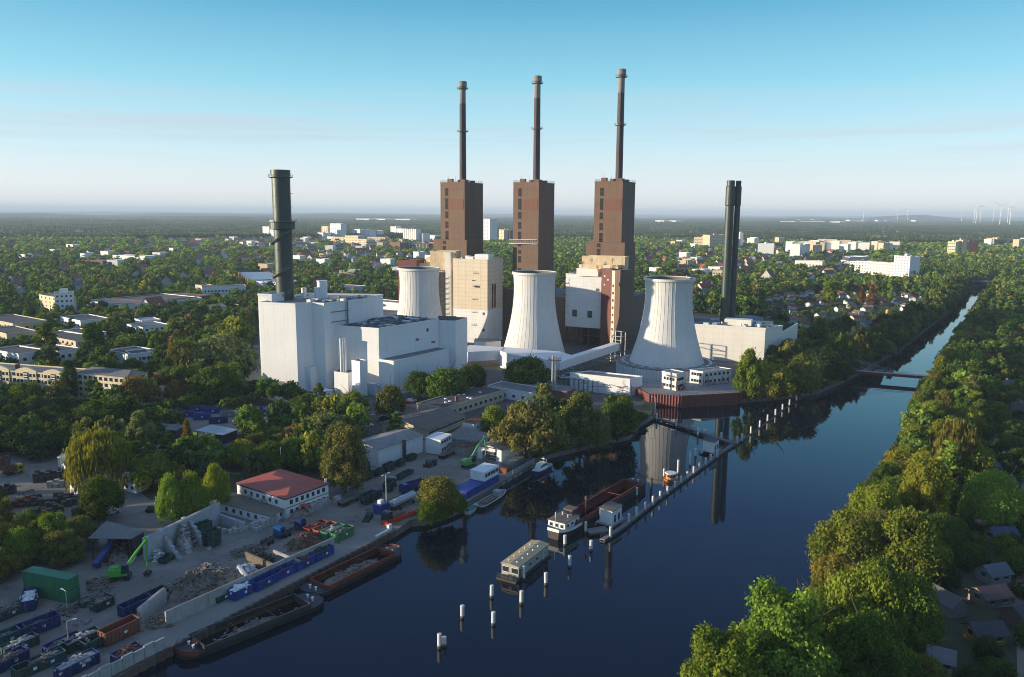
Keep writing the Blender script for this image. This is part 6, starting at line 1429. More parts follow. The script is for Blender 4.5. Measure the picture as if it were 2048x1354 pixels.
pc('blue container half hidden behind the white container office', -L/2+19.5, 1.5, zd, 4, 2.5, 4.2, 'blue')
pc('pale grey container with white panels at the far end of the pontoon', L/2-7.5, 1.2, zd, 9.5, 3, 2.5, 'grey')
pc('rust brown container between the blue and pale containers', L/2-14.5, .2, zd, 3.2, 3, 2.2, 'rust')
o = thing('pontoon_fence', 'white panel fence along the water side of the pontoon', 'fence', (*onp(L/2-10, -3.05), zd), a); b = MB()
for k in range(9): b.box(-8.5+k*2.1, 0, 0, 1.95, .1, 1.9)
b.build('panel', M['galv'], o)
p = G(982, 1003, WZ); o = boat('old black open work boat with a small pale deck box, alongside the pontoon', p, a, 15.5, 3.6, .9, (.02, .022, .025), (.16, .15, .14), None, 'barge_boat', cat='boat'); b = MB(); b.box(3.6, 0, .85, 2.2, 2., 1.4); b.build('deck_box', M['galv'], o); b = MB(); b.box(-1.5, 0, .9, 6, 2.2, .25); b.build('hatch', M['wood'], o)
lm = [onp(-L/2-4, 2.2), onp(-L/2-.5, 1.8)]
o = wthing('mooring_raft', 'rusty red and grey scrap raft beside the dark blue container', 'raft', (*lm[0], WZ)); b = MB(); b.box(lm[0][0], lm[0][1]+4, WZ, 7, 3, 1.6, a+.5); b.build('raft', M['rust'], o); b = MB(); b.box(lm[0][0], lm[0][1]+4, WZ+1.6, 6, 2.4, .5, a+.5); b.build('load', M['bale'], o)
# bridges
P0, P1 = Vector(G(1668, 741, 0.)), Vector(G(1842, 755, 0.)); z = 2.4
P0 = Vector(G(1655, 736, z)); P1 = Vector(G(1856, 752, z))
o = wthing('cable_footbridge', 'flat footbridge with thin stay cables crossing the canal between the tree lines', 'bridge', ((P0.x+P1.x)/2, (P0.y+P1.y)/2, 0)); b = MB(); beam(b, Vector((*P0, z-.35)), Vector((*P1, z-.35)), 3.4, .35); b.build('deck', M['concrete'], o)
b = MB(); beam(b, Vector((P0.x, P0.y-1.75, z-1.3)), Vector((P1.x, P1.y-1.75, z-1.3)), .35, 1.2); b.build('red_girder', M['holdred'], o); b = MB(); beam(b, Vector((P0.x, P0.y+1.75, z-1.3)), Vector((P1.x, P1.y+1.75, z-1.3)), .35, 1.2); b.build('red_girder', M['holdred'], o)
b = MB(); s = (P1-P0).normalized(); nn = Vector((-s.y, s.x))*1.7
for sg in (-1, 1): rail(b, [tuple(P0+nn*sg), tuple(P1+nn*sg)], z, 1.1, step=2.5, close=False)
b.build('railing', M['galv'], o)
py = P0+s*4; b = MB()
for sg in (-1, 1): b.tube((py.x+nn.x*sg, py.y+nn.y*sg, -1), (py.x+nn.x*sg, py.y+nn.y*sg, 11), .3, 6)
b.tube((py.x+nn.x, py.y+nn.y, 10), (py.x-nn.x, py.y-nn.y, 10), .22, 6); b.build('pylon', M['galv'], o); b = MB()
for k in range(5):
    for sg in (-1, 1): c = P0+s*(14+k*6)+nn*sg; b.tube((py.x+nn.x*sg, py.y+nn.y*sg, 10.8-k*.3), (c.x, c.y, z+.1), .04, 4)
b.build('stay_cables', M['galv'], o)
z = 4.; P0 = Vector(G(1912, 561, z)); P1 = Vector(G(2005, 564, z)); o = wthing('road_bridge', 'distant dark girder bridge where the canal disappears between the trees', 'bridge', ((P0.x+P1.x)/2, (P0.y+P1.y)/2, 0)); b = MB(); beam(b, Vector((*P0, z-1.4)), Vector((*P1, z-1.4)), 9, 1.4); b.build('deck', M['steel'], o)
b = MB(); s = (P1-P0).normalized(); nn = Vector((-s.y, s.x))*4.4
for sg in (-1, 1): rail(b, [tuple(P0+nn*sg), tuple(P1+nn*sg)], z, 1.2, step=4, close=False, r=.1)
b.build('railing', M['galv'], o)
# ---------------------------------------------------------------- the town around
FARB = []       # protected screen boxes: x0, y0, x1, y1, distance
def prot(x0, y0, x1, y1, D): FARB.append((x0, y0, x1, y1, D))
HMX = dict(house=8, villa=8.5, terrace_house=9, school=5.5, depot=7, community_centre=6.5, row_house=10.5, pink_hall=8, bus_depot=6, long_shed=5, warehouse=7, garage_house=4)
def slab(name, lab, cat, x0, x1, yt, D, Db=None, wall='whitetile', roof='greyroof', depth=14, group=None, winrc=None, zb=0, yb=None, flip=False, h=None, tintc=None, mt='glass', ww=1.6, wh=1.5, side=None, pen=True):
    """block whose sunlit front runs from pixel column x0 (D metres out) to x1 (Db metres out)"""
    Db = Db or D
    if name in HMX and D < 1300:
        d0 = Db-D; D = (CH-HMX[name])*1573/(yt-(419.6+.0062*(x0+x1)/2)); Db = D+d0; h = None
    A = GD(x0, D, yt); z = h or A[2]; B = GD(x1, Db, yt)
    q = ext(A[:2], B[:2], depth); o = wthing(name, lab, cat, (*B[:2], 0), group)
    b = MB(); b.prism(q, zb, z-.3, 0, 1); parapet(b, q, z-.3, .5, .3); x = b.build('wall', [M[wall], M[roof]], o)
    if tintc: x.color = (*tintc, 1)
    keep(q, 4)
    if winrc:
        r, c_ = winrc; wins(o, q[0], q[1], 1.4, r, c_, ww, wh, (z-.8)/r, .03, mt)
        if side: wins(o, q[1], q[2], 1.4, r, side, ww, wh, (z-.8)/r, .05, mt)
    if pen and z > 18:
        cm = (Vector(q[0])+Vector(q[2]))/2; b = MB(); b.box(cm.x, cm.y, z-.3, 5, 4, 3, .3); b.build('roof_cabin', M[wall], o)
    prot(x0-2, yt-4, x1+4, yb-(yb-yt)*.2 if yb else yt+16, min(D, Db)-12)
    return o, q, z
# left: yellow four-storey apartment house with curved gables
def D_of(x, y): return G(x, y)[1]
D1 = D_of(120, 800); 
o, q, z = slab('apartment_house', 'long yellow four-storey apartment house with stairwell windows behind the poplars', 'apartment building', -70, 137, 735, 345, 330, 'yellowwall', 'greyroof', 13, None, (4, 20), yb=788, side=3, pen=False)
dd = Vector(q[1])-Vector(q[0]); n_ = Vector((dd.y, -dd.x)).normalized()
for t_ in (.34, .60, .86):
    c = Vector(q[0])+dd*t_+n_*.4; b = MB()
    v = []
    for k in range(9): u = -5.5+11*k/8; v.append((u, z+.2+1.8*math.cos(u/5.5*1.3)))
    a = math.atan2(dd.y, dd.x)
    pr = [(-5.5, 0)]+[(5.5, 0)]+v[::-1]
    vs = [(c.x+math.cos(a)*u, c.y+math.sin(a)*u, w_) for u, w_ in pr]+[(c.x+math.cos(a)*u-n_.x*1.2, c.y+math.sin(a)*u-n_.y*1.2, w_) for u, w_ in pr]; n = len(pr)
    b.add(vs, [tuple(range(n))[::-1][::-1], tuple(range(n, 2*n))[::-1]]+[(i, n+i, n+(i+1) % n, (i+1) % n) for i in range(n)]); b.build('curved_gable', M['yellowwall'], o)
    for r in range(4):
        for s_ in (-4.3, -2.4, 2.4, 4.3): mo('window', win_mesh(1.1, 1.4), o, (c.x+math.cos(a)*s_+n_.x*.04-o.location.x, c.y+math.sin(a)*s_+n_.y*.04-o.location.y, 1.4+r*(z-.8)/4), a)
    b = MB(); b.box(c.x+n_.x*.15, c.y+n_.y*.15, 1.5, 2., .3, z-1.5, a); b.build('stairwell_glazing', M['glass'], o); b = MB()
    for r in range(9): b.box(c.x+n_.x*.32, c.y+n_.y*.32, 1.6+r*(z-2)/8.5, 2.1, .1, .45, a)
    b.build('stairwell_bars', M['white'], o)
c = Vector(q[0])+dd*.45; b = MB(); b.box(c.x, c.y+5, z, 1.6, 1.2, 2, .3); b.build('chimney', M['brick'], o)
o, q, z = slab('apartment_house', 'pale four-storey apartment house with a bay window, right of the cypress', 'apartment building', 152, 250, 747, 333, 324, 'yellowwall', 'greyroof', 12, None, (4, 9), yb=785, side=3, pen=False)
b = MB(); cm = [Vector(p) for p in q]; c = sum(cm, Vector((0, 0)))/4; b.add([(*(p+(p-c).normalized()*.8), z) for p in cm]+[((cm[0]+cm[3])[0]/2*.8+c.x*.2, (cm[0]+cm[3])[1]/2*.8+c.y*.2, z+2.2), ((cm[1]+cm[2])[0]/2*.8+c.x*.2, (cm[1]+cm[2])[1]/2*.8+c.y*.2, z+2.2)], [(0, 1, 5, 4), (1, 2, 5), (2, 3, 4, 5), (3, 0, 4)]); b.build('roof', M['greyroof'], o)
dd = Vector(q[1])-Vector(q[0]); n_ = Vector((dd.y, -dd.x)).normalized(); c = Vector(q[0])+dd*.78+n_*.7; b = MB(); b.box(c.x, c.y, 0, 3, 1.5, z*.72, math.atan2(dd.y, dd.x)); b.build('bay', M['white'], o)
slab('garage_house', 'small cream flat-roofed garage house behind the chestnut tree', 'building', 300, 335, 778, 318, 314, 'beigewall', 'greyroof', 8, None, (1, 3), yb=796)
slab('apartment_house', 'yellow and white five-storey apartment house with small square windows', 'apartment building', 78, 112, 589, 610, 590, 'yellowwall', 'greyroof', 14, None, (5, 4), yb=622, side=4, ww=1.3, wh=1.4)
slab('apartment_house', 'white wing of the five-storey apartment house, its sunny right half', 'apartment building', 108, 147, 587, 588, 594, 'white', 'greyroof', 14, None, (5, 4), yb=622, ww=1.3, wh=1.4)
slab('terrace_house', 'long low white terrace building with a dark flat roof below the yellow and white flats', 'building', 120, 160, 633, 520, 500, 'white', 'bitumen', 18, None, (2, 6), yb=640, side=6)
slab('terrace_house', 'low flat-roofed building cut by the left picture edge, in two steps', 'building', -40, 25, 634, 500, 470, 'beigewall', 'bitumen', 20, None, (2, 8), yb=652, side=4)
slab('terrace_house', 'stepped pale building at the left edge below the low flat-roofed one', 'building', -30, 12, 657, 450, 430, 'beigewall', 'bitumen', 16, None, (2, 5), yb=676, side=3)
slab('terrace_house', 'cream stepped apartment terrace with balconies between the two poplars', 'apartment building', 75, 150, 668, 440, 415, 'beigewall', 'bitumen', 16, None, (3, 8), yb=700, side=4)
slab('terrace_house', 'white upper part of the stepped apartment terrace', 'apartment building', 118, 172, 661, 432, 418, 'white', 'bitumen', 12, None, (3, 4), yb=690, side=3)
slab('terrace_house', 'flat white house with a dark roof, lowest at the far left edge', 'house', -20, 36, 698, 392, 378, 'white', 'bitumen', 14, None, (2, 6), yb=722, side=3)
slab('terrace_house', 'dark-roofed white terrace row left of the poplar near the left edge', 'house', 40, 115, 692, 400, 385, 'white', 'bitumen', 12, None, (2, 8), yb=716, side=3)
o, q, z = slab('villa', 'modern white villa with a slanting wall and curved balcony below the poplars', 'house', 215, 262, 700, 392, 380, 'white', 'bitumen', 15, None, (1, 3), yb=732, side=3)
slab('villa', 'low white wing with a balcony beside the modern white villa', 'house', 262, 303, 708, 378, 384, 'white', 'bitumen', 12, None, (2, 4), yb=732)
slab('depot', 'long low depot with a wide grey and rust brown roof', 'warehouse', 168, 245, 601, 620, 590, 'white', 'greyroof', 70, None, None, yb=606)
slab('depot', 'depot wing with a rust brown gravel roof and white skylight strips', 'warehouse', 225, 300, 597, 612, 590, 'brick', 'fibre', 60, None, None, yb=602)
slab('school', 'low cream flat-roofed school building in front of the dark trees', 'school', 399, 432, 612, 500, 490, 'yellowwall', 'gravelroof', 24, None, (2, 6), yb=620, side=3)
slab('community_centre', 'white and grey building cluster of stepped flat roofs among the garden trees', 'building', 252, 285, 648, 455, 440, 'white', 'greyroof', 18, None, (2, 5), yb=660, side=5)
slab('community_centre', 'small glazed grey wing of the stepped flat-roofed cluster', 'building', 284, 322, 642, 442, 450, 'whitetile', 'galv', 16, None, (1, 6), yb=658)
o = None
def house(lab, x, yb, w_, l_, h, hr, rz, wc, rc, group=None, wn=True, nm='house', cat='house', pos=None, dorm=False, chim=True):
    p = pos or G(x, yb); o = thing(nm, lab, cat, (*p, 0), rz, group)
    q = [(-l_/2, -w_/2), (l_/2, -w_/2), (l_/2, w_/2), (-l_/2, w_/2)]
    b = MB(); b.prism(q, 0, h, 0); b.add([(-l_/2, -w_/2, h), (-l_/2, w_/2, h), (-l_/2, 0, hr), (l_/2, -w_/2, h), (l_/2, w_/2, h), (l_/2, 0, hr)], [(0, 2, 1), (3, 4, 5)]); x_ = b.build('wall', M['rendertint'], o); x_.color = (*wc, 1)
    b = MB(); b2 = MB(); gable(b2, q, -.3, h, hr, 0, 1, .5); k0 = [i for i, m_ in enumerate(b2.m) if m_ == 1]; b.v = b2.v; b.f = [b2.f[i] for i in k0]; b.m = [0]*len(k0); x_ = b.build('roof', M['rooftint'], o); x_.color = (*rc, 1)
    if chim: b = MB(); b.box(l_*.2, w_*.12, hr-1.6, .8, .8, 2.4); b.build('chimney', M['brick'], x_)
    if wn:
        for s in (-1, 1):
            for k in range(2 if l_ < 11 else 4):
                mo('window', win_mesh(1.1, 1.2), o, ((k+.5)*l_/(2 if l_ < 11 else 4)-l_/2, s*(w_/2+.02), 1.), 0 if s < 0 else math.pi)
            mo('window', win_mesh(1.1, 1.2), o, (s*(l_/2+.02), 0, h*.55), math.pi/2*s)
    FOOT.append((None, p[0], p[1], max(w_, l_)*.55, 2)); return o
house('white gabled house with a steep red tiled roof beside the stepped flat roofs', 308, 632, 13, 16, 7, 14.5, 1.25, (.75, .74, .70), (.25, .075, .045)); prot(288, 596, 328, 628, 480)
slab('row_house', 'white row of old town houses with dark mansard roofs, left of the green chimney', 'house', 404, 492, 574, 640, 655, 'white', 'bitumen', 14, None, (2, 12), yb=582)
slab('row_house', 'beige gable end block at the left end of the mansard row', 'house', 403, 425, 571, 632, 640, 'beigewall', 'brick', 12, None, None, yb=581)
slab('pink_hall', 'long low hall with a pink ribbed facade left of the green chimney', 'hall', 476, 500, 544, 800, 690, 'brick', 'galv', 34, None, None, yb=556)
slab('pink_hall', 'pale blue glazed low hall at the foot of the green chimney', 'hall', 500, 555, 562, 640, 625, 'clad', 'galv', 30, None, (1, 10), yb=572)
slab('villa', 'white flat house with terraces deep in the wood at upper left', 'house', 225, 290, 510, 1180, 1150, 'white', 'gravelroof', 20, None, None, yb=517)
slab('villa', 'reddish white house in the wood left of centre, upper left', 'house', 170, 205, 520, 1080, 1060, 'brick', 'gravelroof', 16, None, None, yb=530)
slab('villa', 'small white house hidden in the wood near the left edge', 'house', 36, 52, 508, 1150, 1140, 'white', 'gravelroof', 12, None, None, yb=515)
slab('bus_depot', 'grey low depot building with lamp masts behind the generating hall roof', 'building', 660, 705, 573, 690, 680, 'whitetile', 'greyroof', 24, None, None, yb=590)
slab('long_shed', 'long white shed roof behind the goods yard', 'building', 700, 800, 598, 640, 610, 'white', 'gravelroof', 14, None, None, yb=604)
slab('warehouse', 'small white warehouse above the round trees behind the green chimney', 'warehouse', 678, 712, 541, 850, 845, 'beigewall', 'white', 24, None, None, yb=548)
# the distant housing estate
g = 'white tower blocks of the distant housing estate'
for i, (x0, x1, yt, D, wl, rows, c_, lab, yb) in enumerate([
    (525, 538, 453, 2300, 'white', 9, 4, 'distant white tower block left of the green chimney', 476), (540, 556, 441, 2250, 'white', 12, 4, 'taller distant white tower block hidden behind the green chimney collar', 476),
    (635, 649, 465, 2300, 'white', 8, 4, 'distant low white tower block at the left of the middle estate group', 480), (643, 655, 452, 2350, 'cream', 11, 3, 'distant slim tower block with a brown edge in the middle estate group', 478),
    (660, 681, 447, 2300, 'white', 12, 5, 'widest distant white tower block of the middle estate group', 473), (704, 720, 458, 2350, 'white', 9, 4, 'distant white block with a red top storey, left of its twin', 475), (720, 740, 459, 2320, 'clad', 8, 5, 'distant white balcony block right of the red topped one', 475), (741, 755, 461, 2350, 'white', 7, 4, 'distant white block with a brown flank at the right of its row', 474),
    (781, 792, 453, 2500, 'white', 10, 3, 'distant white tower block with an orange stripe', 473), (793, 805, 457, 2450, 'white', 8, 4, 'distant white slab right of the orange striped tower', 473), (806, 832, 458, 2200, 'white', 12, 6, 'broad white tower block in front of the estate, left of the brown boiler houses', 486), (833, 846, 466, 2200, 'clad', 8, 4, 'distant white slab right of the broad white tower block', 484), (846, 870, 470, 2250, 'white', 5, 6, 'stepped distant white block nearest the brown boiler houses', 488),
    (967, 980, 437.5, 2100, 'whitetile', 18, 4, 'slender tall distant tower right of the left brown boiler house', 486), (998, 1008, 459, 2150, 'cream', 9, 3, 'yellow half of the distant block between two brown boiler houses', 482), (1008, 1019, 461, 2150, 'brick', 9, 3, 'red and white balcony half of the distant block between two boiler houses', 482)]):
    slab('tower_block', lab, 'tower block', x0, x1, yt, D, D-25, wl, 'gravelroof', 22, g, (rows, c_), yb=yb, ww=2.2, wh=1.6, pen=i % 2 == 0)
for x0, x1, yt, D, wl, lab, yb in [(590, 636, 466, 2450, 'clad', 'long grey-white slab block behind the green chimney', 476), (662, 690, 474, 2100, 'cream', 'cream low slab at the left of the estate front', 488), (690, 716, 471, 2060, 'yellowwall', 'yellowish slab block in the middle of the estate front', 490), (712, 733, 478, 1950, 'cream', 'nearer cream slab with a lit gable in the estate front', 494), (735, 770, 474, 2150, 'beigewall', 'beige slab block behind the tree tops of the estate', 486), (779, 800, 484, 1750, 'brick', 'red gabled end of the dark balcony block', 498), (800, 858, 486, 1740, 'bitumen', 'long dark balcony block with white balcony strips and a red end', 498), (858, 873, 484, 1740, 'redroof', 'red end tower of the dark balcony block', 490)]:
    slab('slab_block', lab, 'apartment building', x0, x1, yt, D, D-30, wl, 'gravelroof', 20, 'low slabs of the distant housing estate', (3, 8) if x1-x0 > 20 else None, yb=yb, ww=2.2, wh=1.4, pen=False, mt='white' if wl == 'bitumen' else 'glass')
# right: white tower with slabs, schools and yellow blocks
o, q, z = slab('tower_block', 'tall white apartment tower with dark balconies above the right canal bank', 'tower block', 1789, 1821, 511, 985, 962, 'white', 'gravelroof', 16, None, (9, 5), yb=557, side=None, ww=1.8, wh=1.5)
for x0, x1, yt, D, lab in [(1767, 1790, 525, 1015, 'white and yellow stepped slab touching the tall white tower'), (1745, 1769, 524, 1040, 'second step of the white and yellow slab row'), (1722, 1746, 522, 1070, 'third step of the white and yellow slab row'), (1700, 1723, 522, 1100, 'farthest step of the white and yellow slab row')]:
    slab('stepped_slab', lab, 'apartment building', x0, x1, yt, D, D-14, 'clad2', 'fibre', 14, 'stepped slab row left of the tall white tower', (5, 4), yb=550, ww=1.6, wh=1.5, pen=False)
slab('school', 'white school hall with wide bright roofs left of the slab row', 'school', 1672, 1700, 512, 1180, 1150, 'white', 'white', 40, None, (2, 6), yb=524); slab('school', 'second white school roof with a blue edge', 'school', 1700, 1732, 512, 1220, 1200, 'clad', 'white', 40, None, None, yb=520)
slab('apartment_house', 'cream low apartment group with roof cabins left of the white school', 'apartment building', 1590, 1645, 521, 1150, 1130, 'clad2', 'gravelroof', 18, None, (2, 8), yb=530)
slab('hospital', 'long pale hospital slab left of the twin chimneys', 'hospital', 1388, 1420, 474, 1850, 1830, 'beigewall', 'gravelroof', 20, None, (4, 8), yb=487, ww=2, wh=1.4); slab('hospital', 'higher beige hospital block beside the twin chimneys', 'hospital', 1420, 1452, 470, 1800, 1820, 'beigewall', 'gravelroof', 24, None, (5, 8), yb=488, ww=2, wh=1.4)
slab('white_hall', 'small white box building right of the twin chimneys', 'building', 1480, 1487, 466, 1900, 1900, 'white', 'white', 18, None, None, yb=476); slab('white_hall', 'low white hall with a pale roof among the trees right of the twin chimneys', 'building', 1516, 1548, 487, 1500, 1490, 'white', 'white', 22, None, None, yb=492)
slab('apartment_house', 'yellow seven-storey block near the upper right with roof structures', 'apartment building', 1896, 1912, 483, 1500, 1490, 'yellowwall', 'gravelroof', 20, None, (6, 4), yb=498, ww=1.8); slab('apartment_house', 'second yellow block with a brown side near the upper right', 'apartment building', 1911, 1926, 480, 1510, 1500, 'cream', 'gravelroof', 20, None, (6, 3), yb=498, ww=1.8)
slab('apartment_house', 'red brick low block right of the two yellow blocks', 'apartment building', 1932, 1957, 484, 1560, 1560, 'brick', 'tile', 20, None, None, yb=489)
slab('villa', 'white and yellow stacked houses below the hospital, right of the cooling tower', 'house', 1416, 1440, 533, 900, 890, 'clad2', 'gravelroof', 16, None, (2, 4), yb=545); slab('villa', 'cream flat house left of the twin chimney shaft', 'house', 1384, 1410, 538, 880, 870, 'clad2', 'gravelroof', 14, None, (2, 4), yb=545); slab('villa', 'cream low wing right behind the twin chimney shaft', 'house', 1425, 1447, 541, 850, 845, 'yellowwall', 'gravelroof', 14, None, (2, 4), yb=548)
house('large old house with a steep dark red roof right of the twin chimneys', 1535, 570, 14, 18, 9, 18, 1.0, (.6, .56, .5), (.13, .07, .06)); prot(1518, 530, 1552, 560, 760)
rnd = random.Random(17)
for i in range(30):
    x = rnd.uniform(1570, 1780); y = rnd.uniform(476, 497); D = rnd.uniform(1450, 1900)
    slab('flat_block', 'white flat-roofed block in the bright scattered quarter at the upper right', 'building', x, x+rnd.uniform(8, 24), 483+12*(1900-D)/450.*.6+rnd.uniform(-3, 3)-2, D, D-10, rnd.choice(('white', 'clad2', 'beigewall')), 'white', rnd.uniform(12, 24), 'white blocks of the scattered upper right quarter', None, yb=497, pen=False)
for i in range(14):
    x = rnd.uniform(1960, 2060) if i < 6 else rnd.uniform(1430, 1560); D = rnd.uniform(1700, 2300)
    slab('flat_block', 'pale low building showing between the tree tops near the upper right edge' if i < 6 else 'pale low building showing between the tree tops right of the twin chimneys', 'building', x, x+rnd.uniform(7, 16), 477+rnd.uniform(-3, 2), D, D-10, rnd.choice(('white', 'beigewall')), 'white', 18, 'pale buildings at the upper right edge' if i < 6 else 'pale buildings behind the twin chimneys', None, yb=482, pen=False)
for i in range(46):
    f = rnd.random()**1.4; D = 1000+1450*f; x = rnd.uniform(-10, 430) if i % 5 < 1 else rnd.uniform(450, 880) if i % 5 < 4 else rnd.uniform(1290, 1440); yt = 419.6+.0062*x+(CH-rnd.uniform(8, 13))*1573/D
    lb = ('pale flat-roofed block among the trees of the left suburb', 'pale blocks of the left suburb') if x < 440 else ('pale flat-roofed block among the trees in front of the distant estate', 'pale blocks before the estate') if x < 900 else ('pale flat-roofed block among the trees right of the brown boiler houses', 'pale blocks right of the boiler houses')
    slab('flat_block', lb[0], 'building', x, x+rnd.uniform(10, 22)*1100/D, yt, D, D-rnd.uniform(4, 14), rnd.choice(('white', 'clad2', 'beigewall', 'whitetile')), rnd.choice(('gravelroof', 'greyroof', 'tile')), rnd.uniform(10, 18), lb[1], None, yb=yt+7*1500/D, pen=False)
# allotment cottages beyond the cream hall, and on the shaded right bank
REDS = [(.36, .085, .045), (.30, .07, .04), (.22, .06, .04), (.16, .14, .12), (.12, .11, .105), (.24, .17, .12), (.33, .12, .06)]
WALLS = [(.75, .74, .70), (.72, .66, .52), (.6, .58, .54), (.74, .75, .76), (.55, .42, .28)]
rnd = random.Random(23)
def scatter(nm, lab, cat, group, poly, n, w_, l_, h, hr, walls=WALLS, roofs=REDS, gap=12, wn=False, protect=True, pr=.8):
    P = FP(poly, 0); xs = [p[0] for p in P]; ys = [p[1] for p in P]; done = []; k = 0
    protos = [house(lab, 0, 0, w_*s, l_*s, h, hr, 0, (1, 1, 1), (1, 1, 1), group, wn, nm, cat, pos=(0, -600-40*j), chim=j != 1) for j, s in enumerate((1, .85, 1.2))]; used = set()
    for t_ in range(n*40):
        if k >= n: break
        x, y = rnd.uniform(min(xs), max(xs)), rnd.uniform(min(ys), max(ys))
        if not inside(x, y, P): continue
        if any((x-a)**2+(y-c)**2 < gap*gap for a, c in done): continue
        if blocked(x, y, 6): continue
        j = rnd.randrange(3); pr_ = protos[j]; rz = rnd.choice((.35, .35, 1.92, rnd.random()*3))
        if j not in used: used.add(j); o = pr_; o.location = (x, y, 0); o.rotation_euler = (0, 0, rz)
        else: o = copy_tree(pr_, (x, y, 0), rz)
        wc, rc = rnd.choice(walls), rnd.choice(roofs)
        for c in KIDS[o.name]:
            if c.name.startswith('wall'): c.color = (*wc, 1)
            if c.name.startswith('roof'): c.color = (*rc, 1)
        done.append((x, y)); FOOT.append((None, x, y, l_*.6, 2)); k += 1
        if protect and rnd.random() < pr:
            a = PX(x, y, hr); prot(a[0]-l_*900/y*.5, a[1], a[0]+l_*900/y*.5, a[1]+(hr*.75)*1500/y, y-l_)
    for j in range(3):
        if j not in used:
            for c in KIDS.get(protos[j].name, []):
                for d_ in KIDS.get(c.name, []): bpy.data.objects.remove(d_)
                bpy.data.objects.remove(c)
            bpy.data.objects.remove(protos[j])
def inside(x, y, P):
    c = False; n = len(P); j = n-1
    for i in range(n):
        if (P[i][1] > y) != (P[j][1] > y) and x < (P[j][0]-P[i][0])*(y-P[i][1])/(P[j][1]-P[i][1])+P[i][0]: c = not c
        j = i
    return c
def blocked(x, y, m=0):
    for pts, cx, cy, r, mm in FOOT:
        d2 = (x-cx)**2+(y-cy)**2
        if d2 > (r+mm+m)**2: continue
        if pts is None: return True
        if len(pts) < 3: return True
        if inside(x, y, pts): return True
        for i in range(len(pts)):
            ax, ay = pts[i]; bx, by = pts[(i+1) % len(pts)]; dx, dy = bx-ax, by-ay; L2 = dx*dx+dy*dy
            t_ = 0 if L2 == 0 else max(0, min(1, ((x-ax)*dx+(y-ay)*dy)/L2))
            if (x-ax-dx*t_)**2+(y-ay-dy*t_)**2 < (mm+m)**2: return True
    return False
scatter('garden_cottage', 'small red or grey roofed cottage in the sunlit allotments by the left canal bank', 'cottage', 'cottages of the sunlit allotments', [(1500, 640), (1530, 600), (1600, 588), (1800, 588), (1850, 600), (1770, 650), (1700, 680), (1620, 665)], 54, 5, 7, 2.6, 4.1, gap=12, roofs=REDS[:2]+REDS[3:]+REDS[3:6], pr=.6)
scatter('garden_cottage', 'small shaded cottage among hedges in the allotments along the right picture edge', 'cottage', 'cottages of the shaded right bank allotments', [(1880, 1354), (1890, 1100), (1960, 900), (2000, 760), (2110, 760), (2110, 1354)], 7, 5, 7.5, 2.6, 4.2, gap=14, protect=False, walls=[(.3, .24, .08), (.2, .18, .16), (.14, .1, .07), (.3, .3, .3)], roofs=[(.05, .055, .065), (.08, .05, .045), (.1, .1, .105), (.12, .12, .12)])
scatter('town_house', 'small tiled house among the trees far behind the right cooling tower', 'house', 'houses in the wooded town right of the boiler houses', [(1290, 560), (1300, 500), (1560, 490), (1700, 500), (1690, 560), (1560, 585), (1400, 590)], 80, 9, 12, 5.5, 9.5, gap=24)
scatter('town_house', 'small house with a tiled roof in the wooded suburb behind the green chimney', 'house', 'houses in the suburb behind the green chimney', [(400, 560), (380, 500), (700, 492), (880, 505), (880, 560), (640, 575)], 85, 9, 12, 5.5, 9.5, gap=26, roofs=REDS[:3]+REDS[4:])
scatter('town_house', 'small house half hidden in the left woodland suburb', 'house', 'houses in the left woodland suburb', [(0, 600), (0, 490), (380, 480), (400, 600)], 50, 9, 12, 5.5, 9., gap=40, pr=.5)
scatter('town_house', 'far pale house between tree tops below the distant estate', 'house', 'far pale houses below the estate', [(260, 500), (270, 470), (560, 470), (900, 480), (900, 500)], 78, 14, 22, 7, 10, gap=34, walls=[(.75, .74, .7), (.72, .62, .5)], pr=.9)
# hand placed cottages of the right bank
def cott(lab, x, yb, w_, l_, rz, wc, rc): house(lab, x, yb, w_*.85, l_*.85, 2.3, 3.8, rz, wc, rc, None, True, 'garden_cottage', 'cottage', chim=False)
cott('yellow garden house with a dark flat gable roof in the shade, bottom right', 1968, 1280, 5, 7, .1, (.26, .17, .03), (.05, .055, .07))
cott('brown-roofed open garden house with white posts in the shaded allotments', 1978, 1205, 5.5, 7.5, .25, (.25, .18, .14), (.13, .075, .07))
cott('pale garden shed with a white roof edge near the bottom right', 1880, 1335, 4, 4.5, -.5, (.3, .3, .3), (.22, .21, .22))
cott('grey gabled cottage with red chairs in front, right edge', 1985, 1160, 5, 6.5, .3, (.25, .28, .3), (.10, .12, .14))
cott('blue-roofed shed beside a yellow wall near the right edge', 2000, 1082, 5, 7, .1, (.25, .18, .05), (.06, .08, .14))
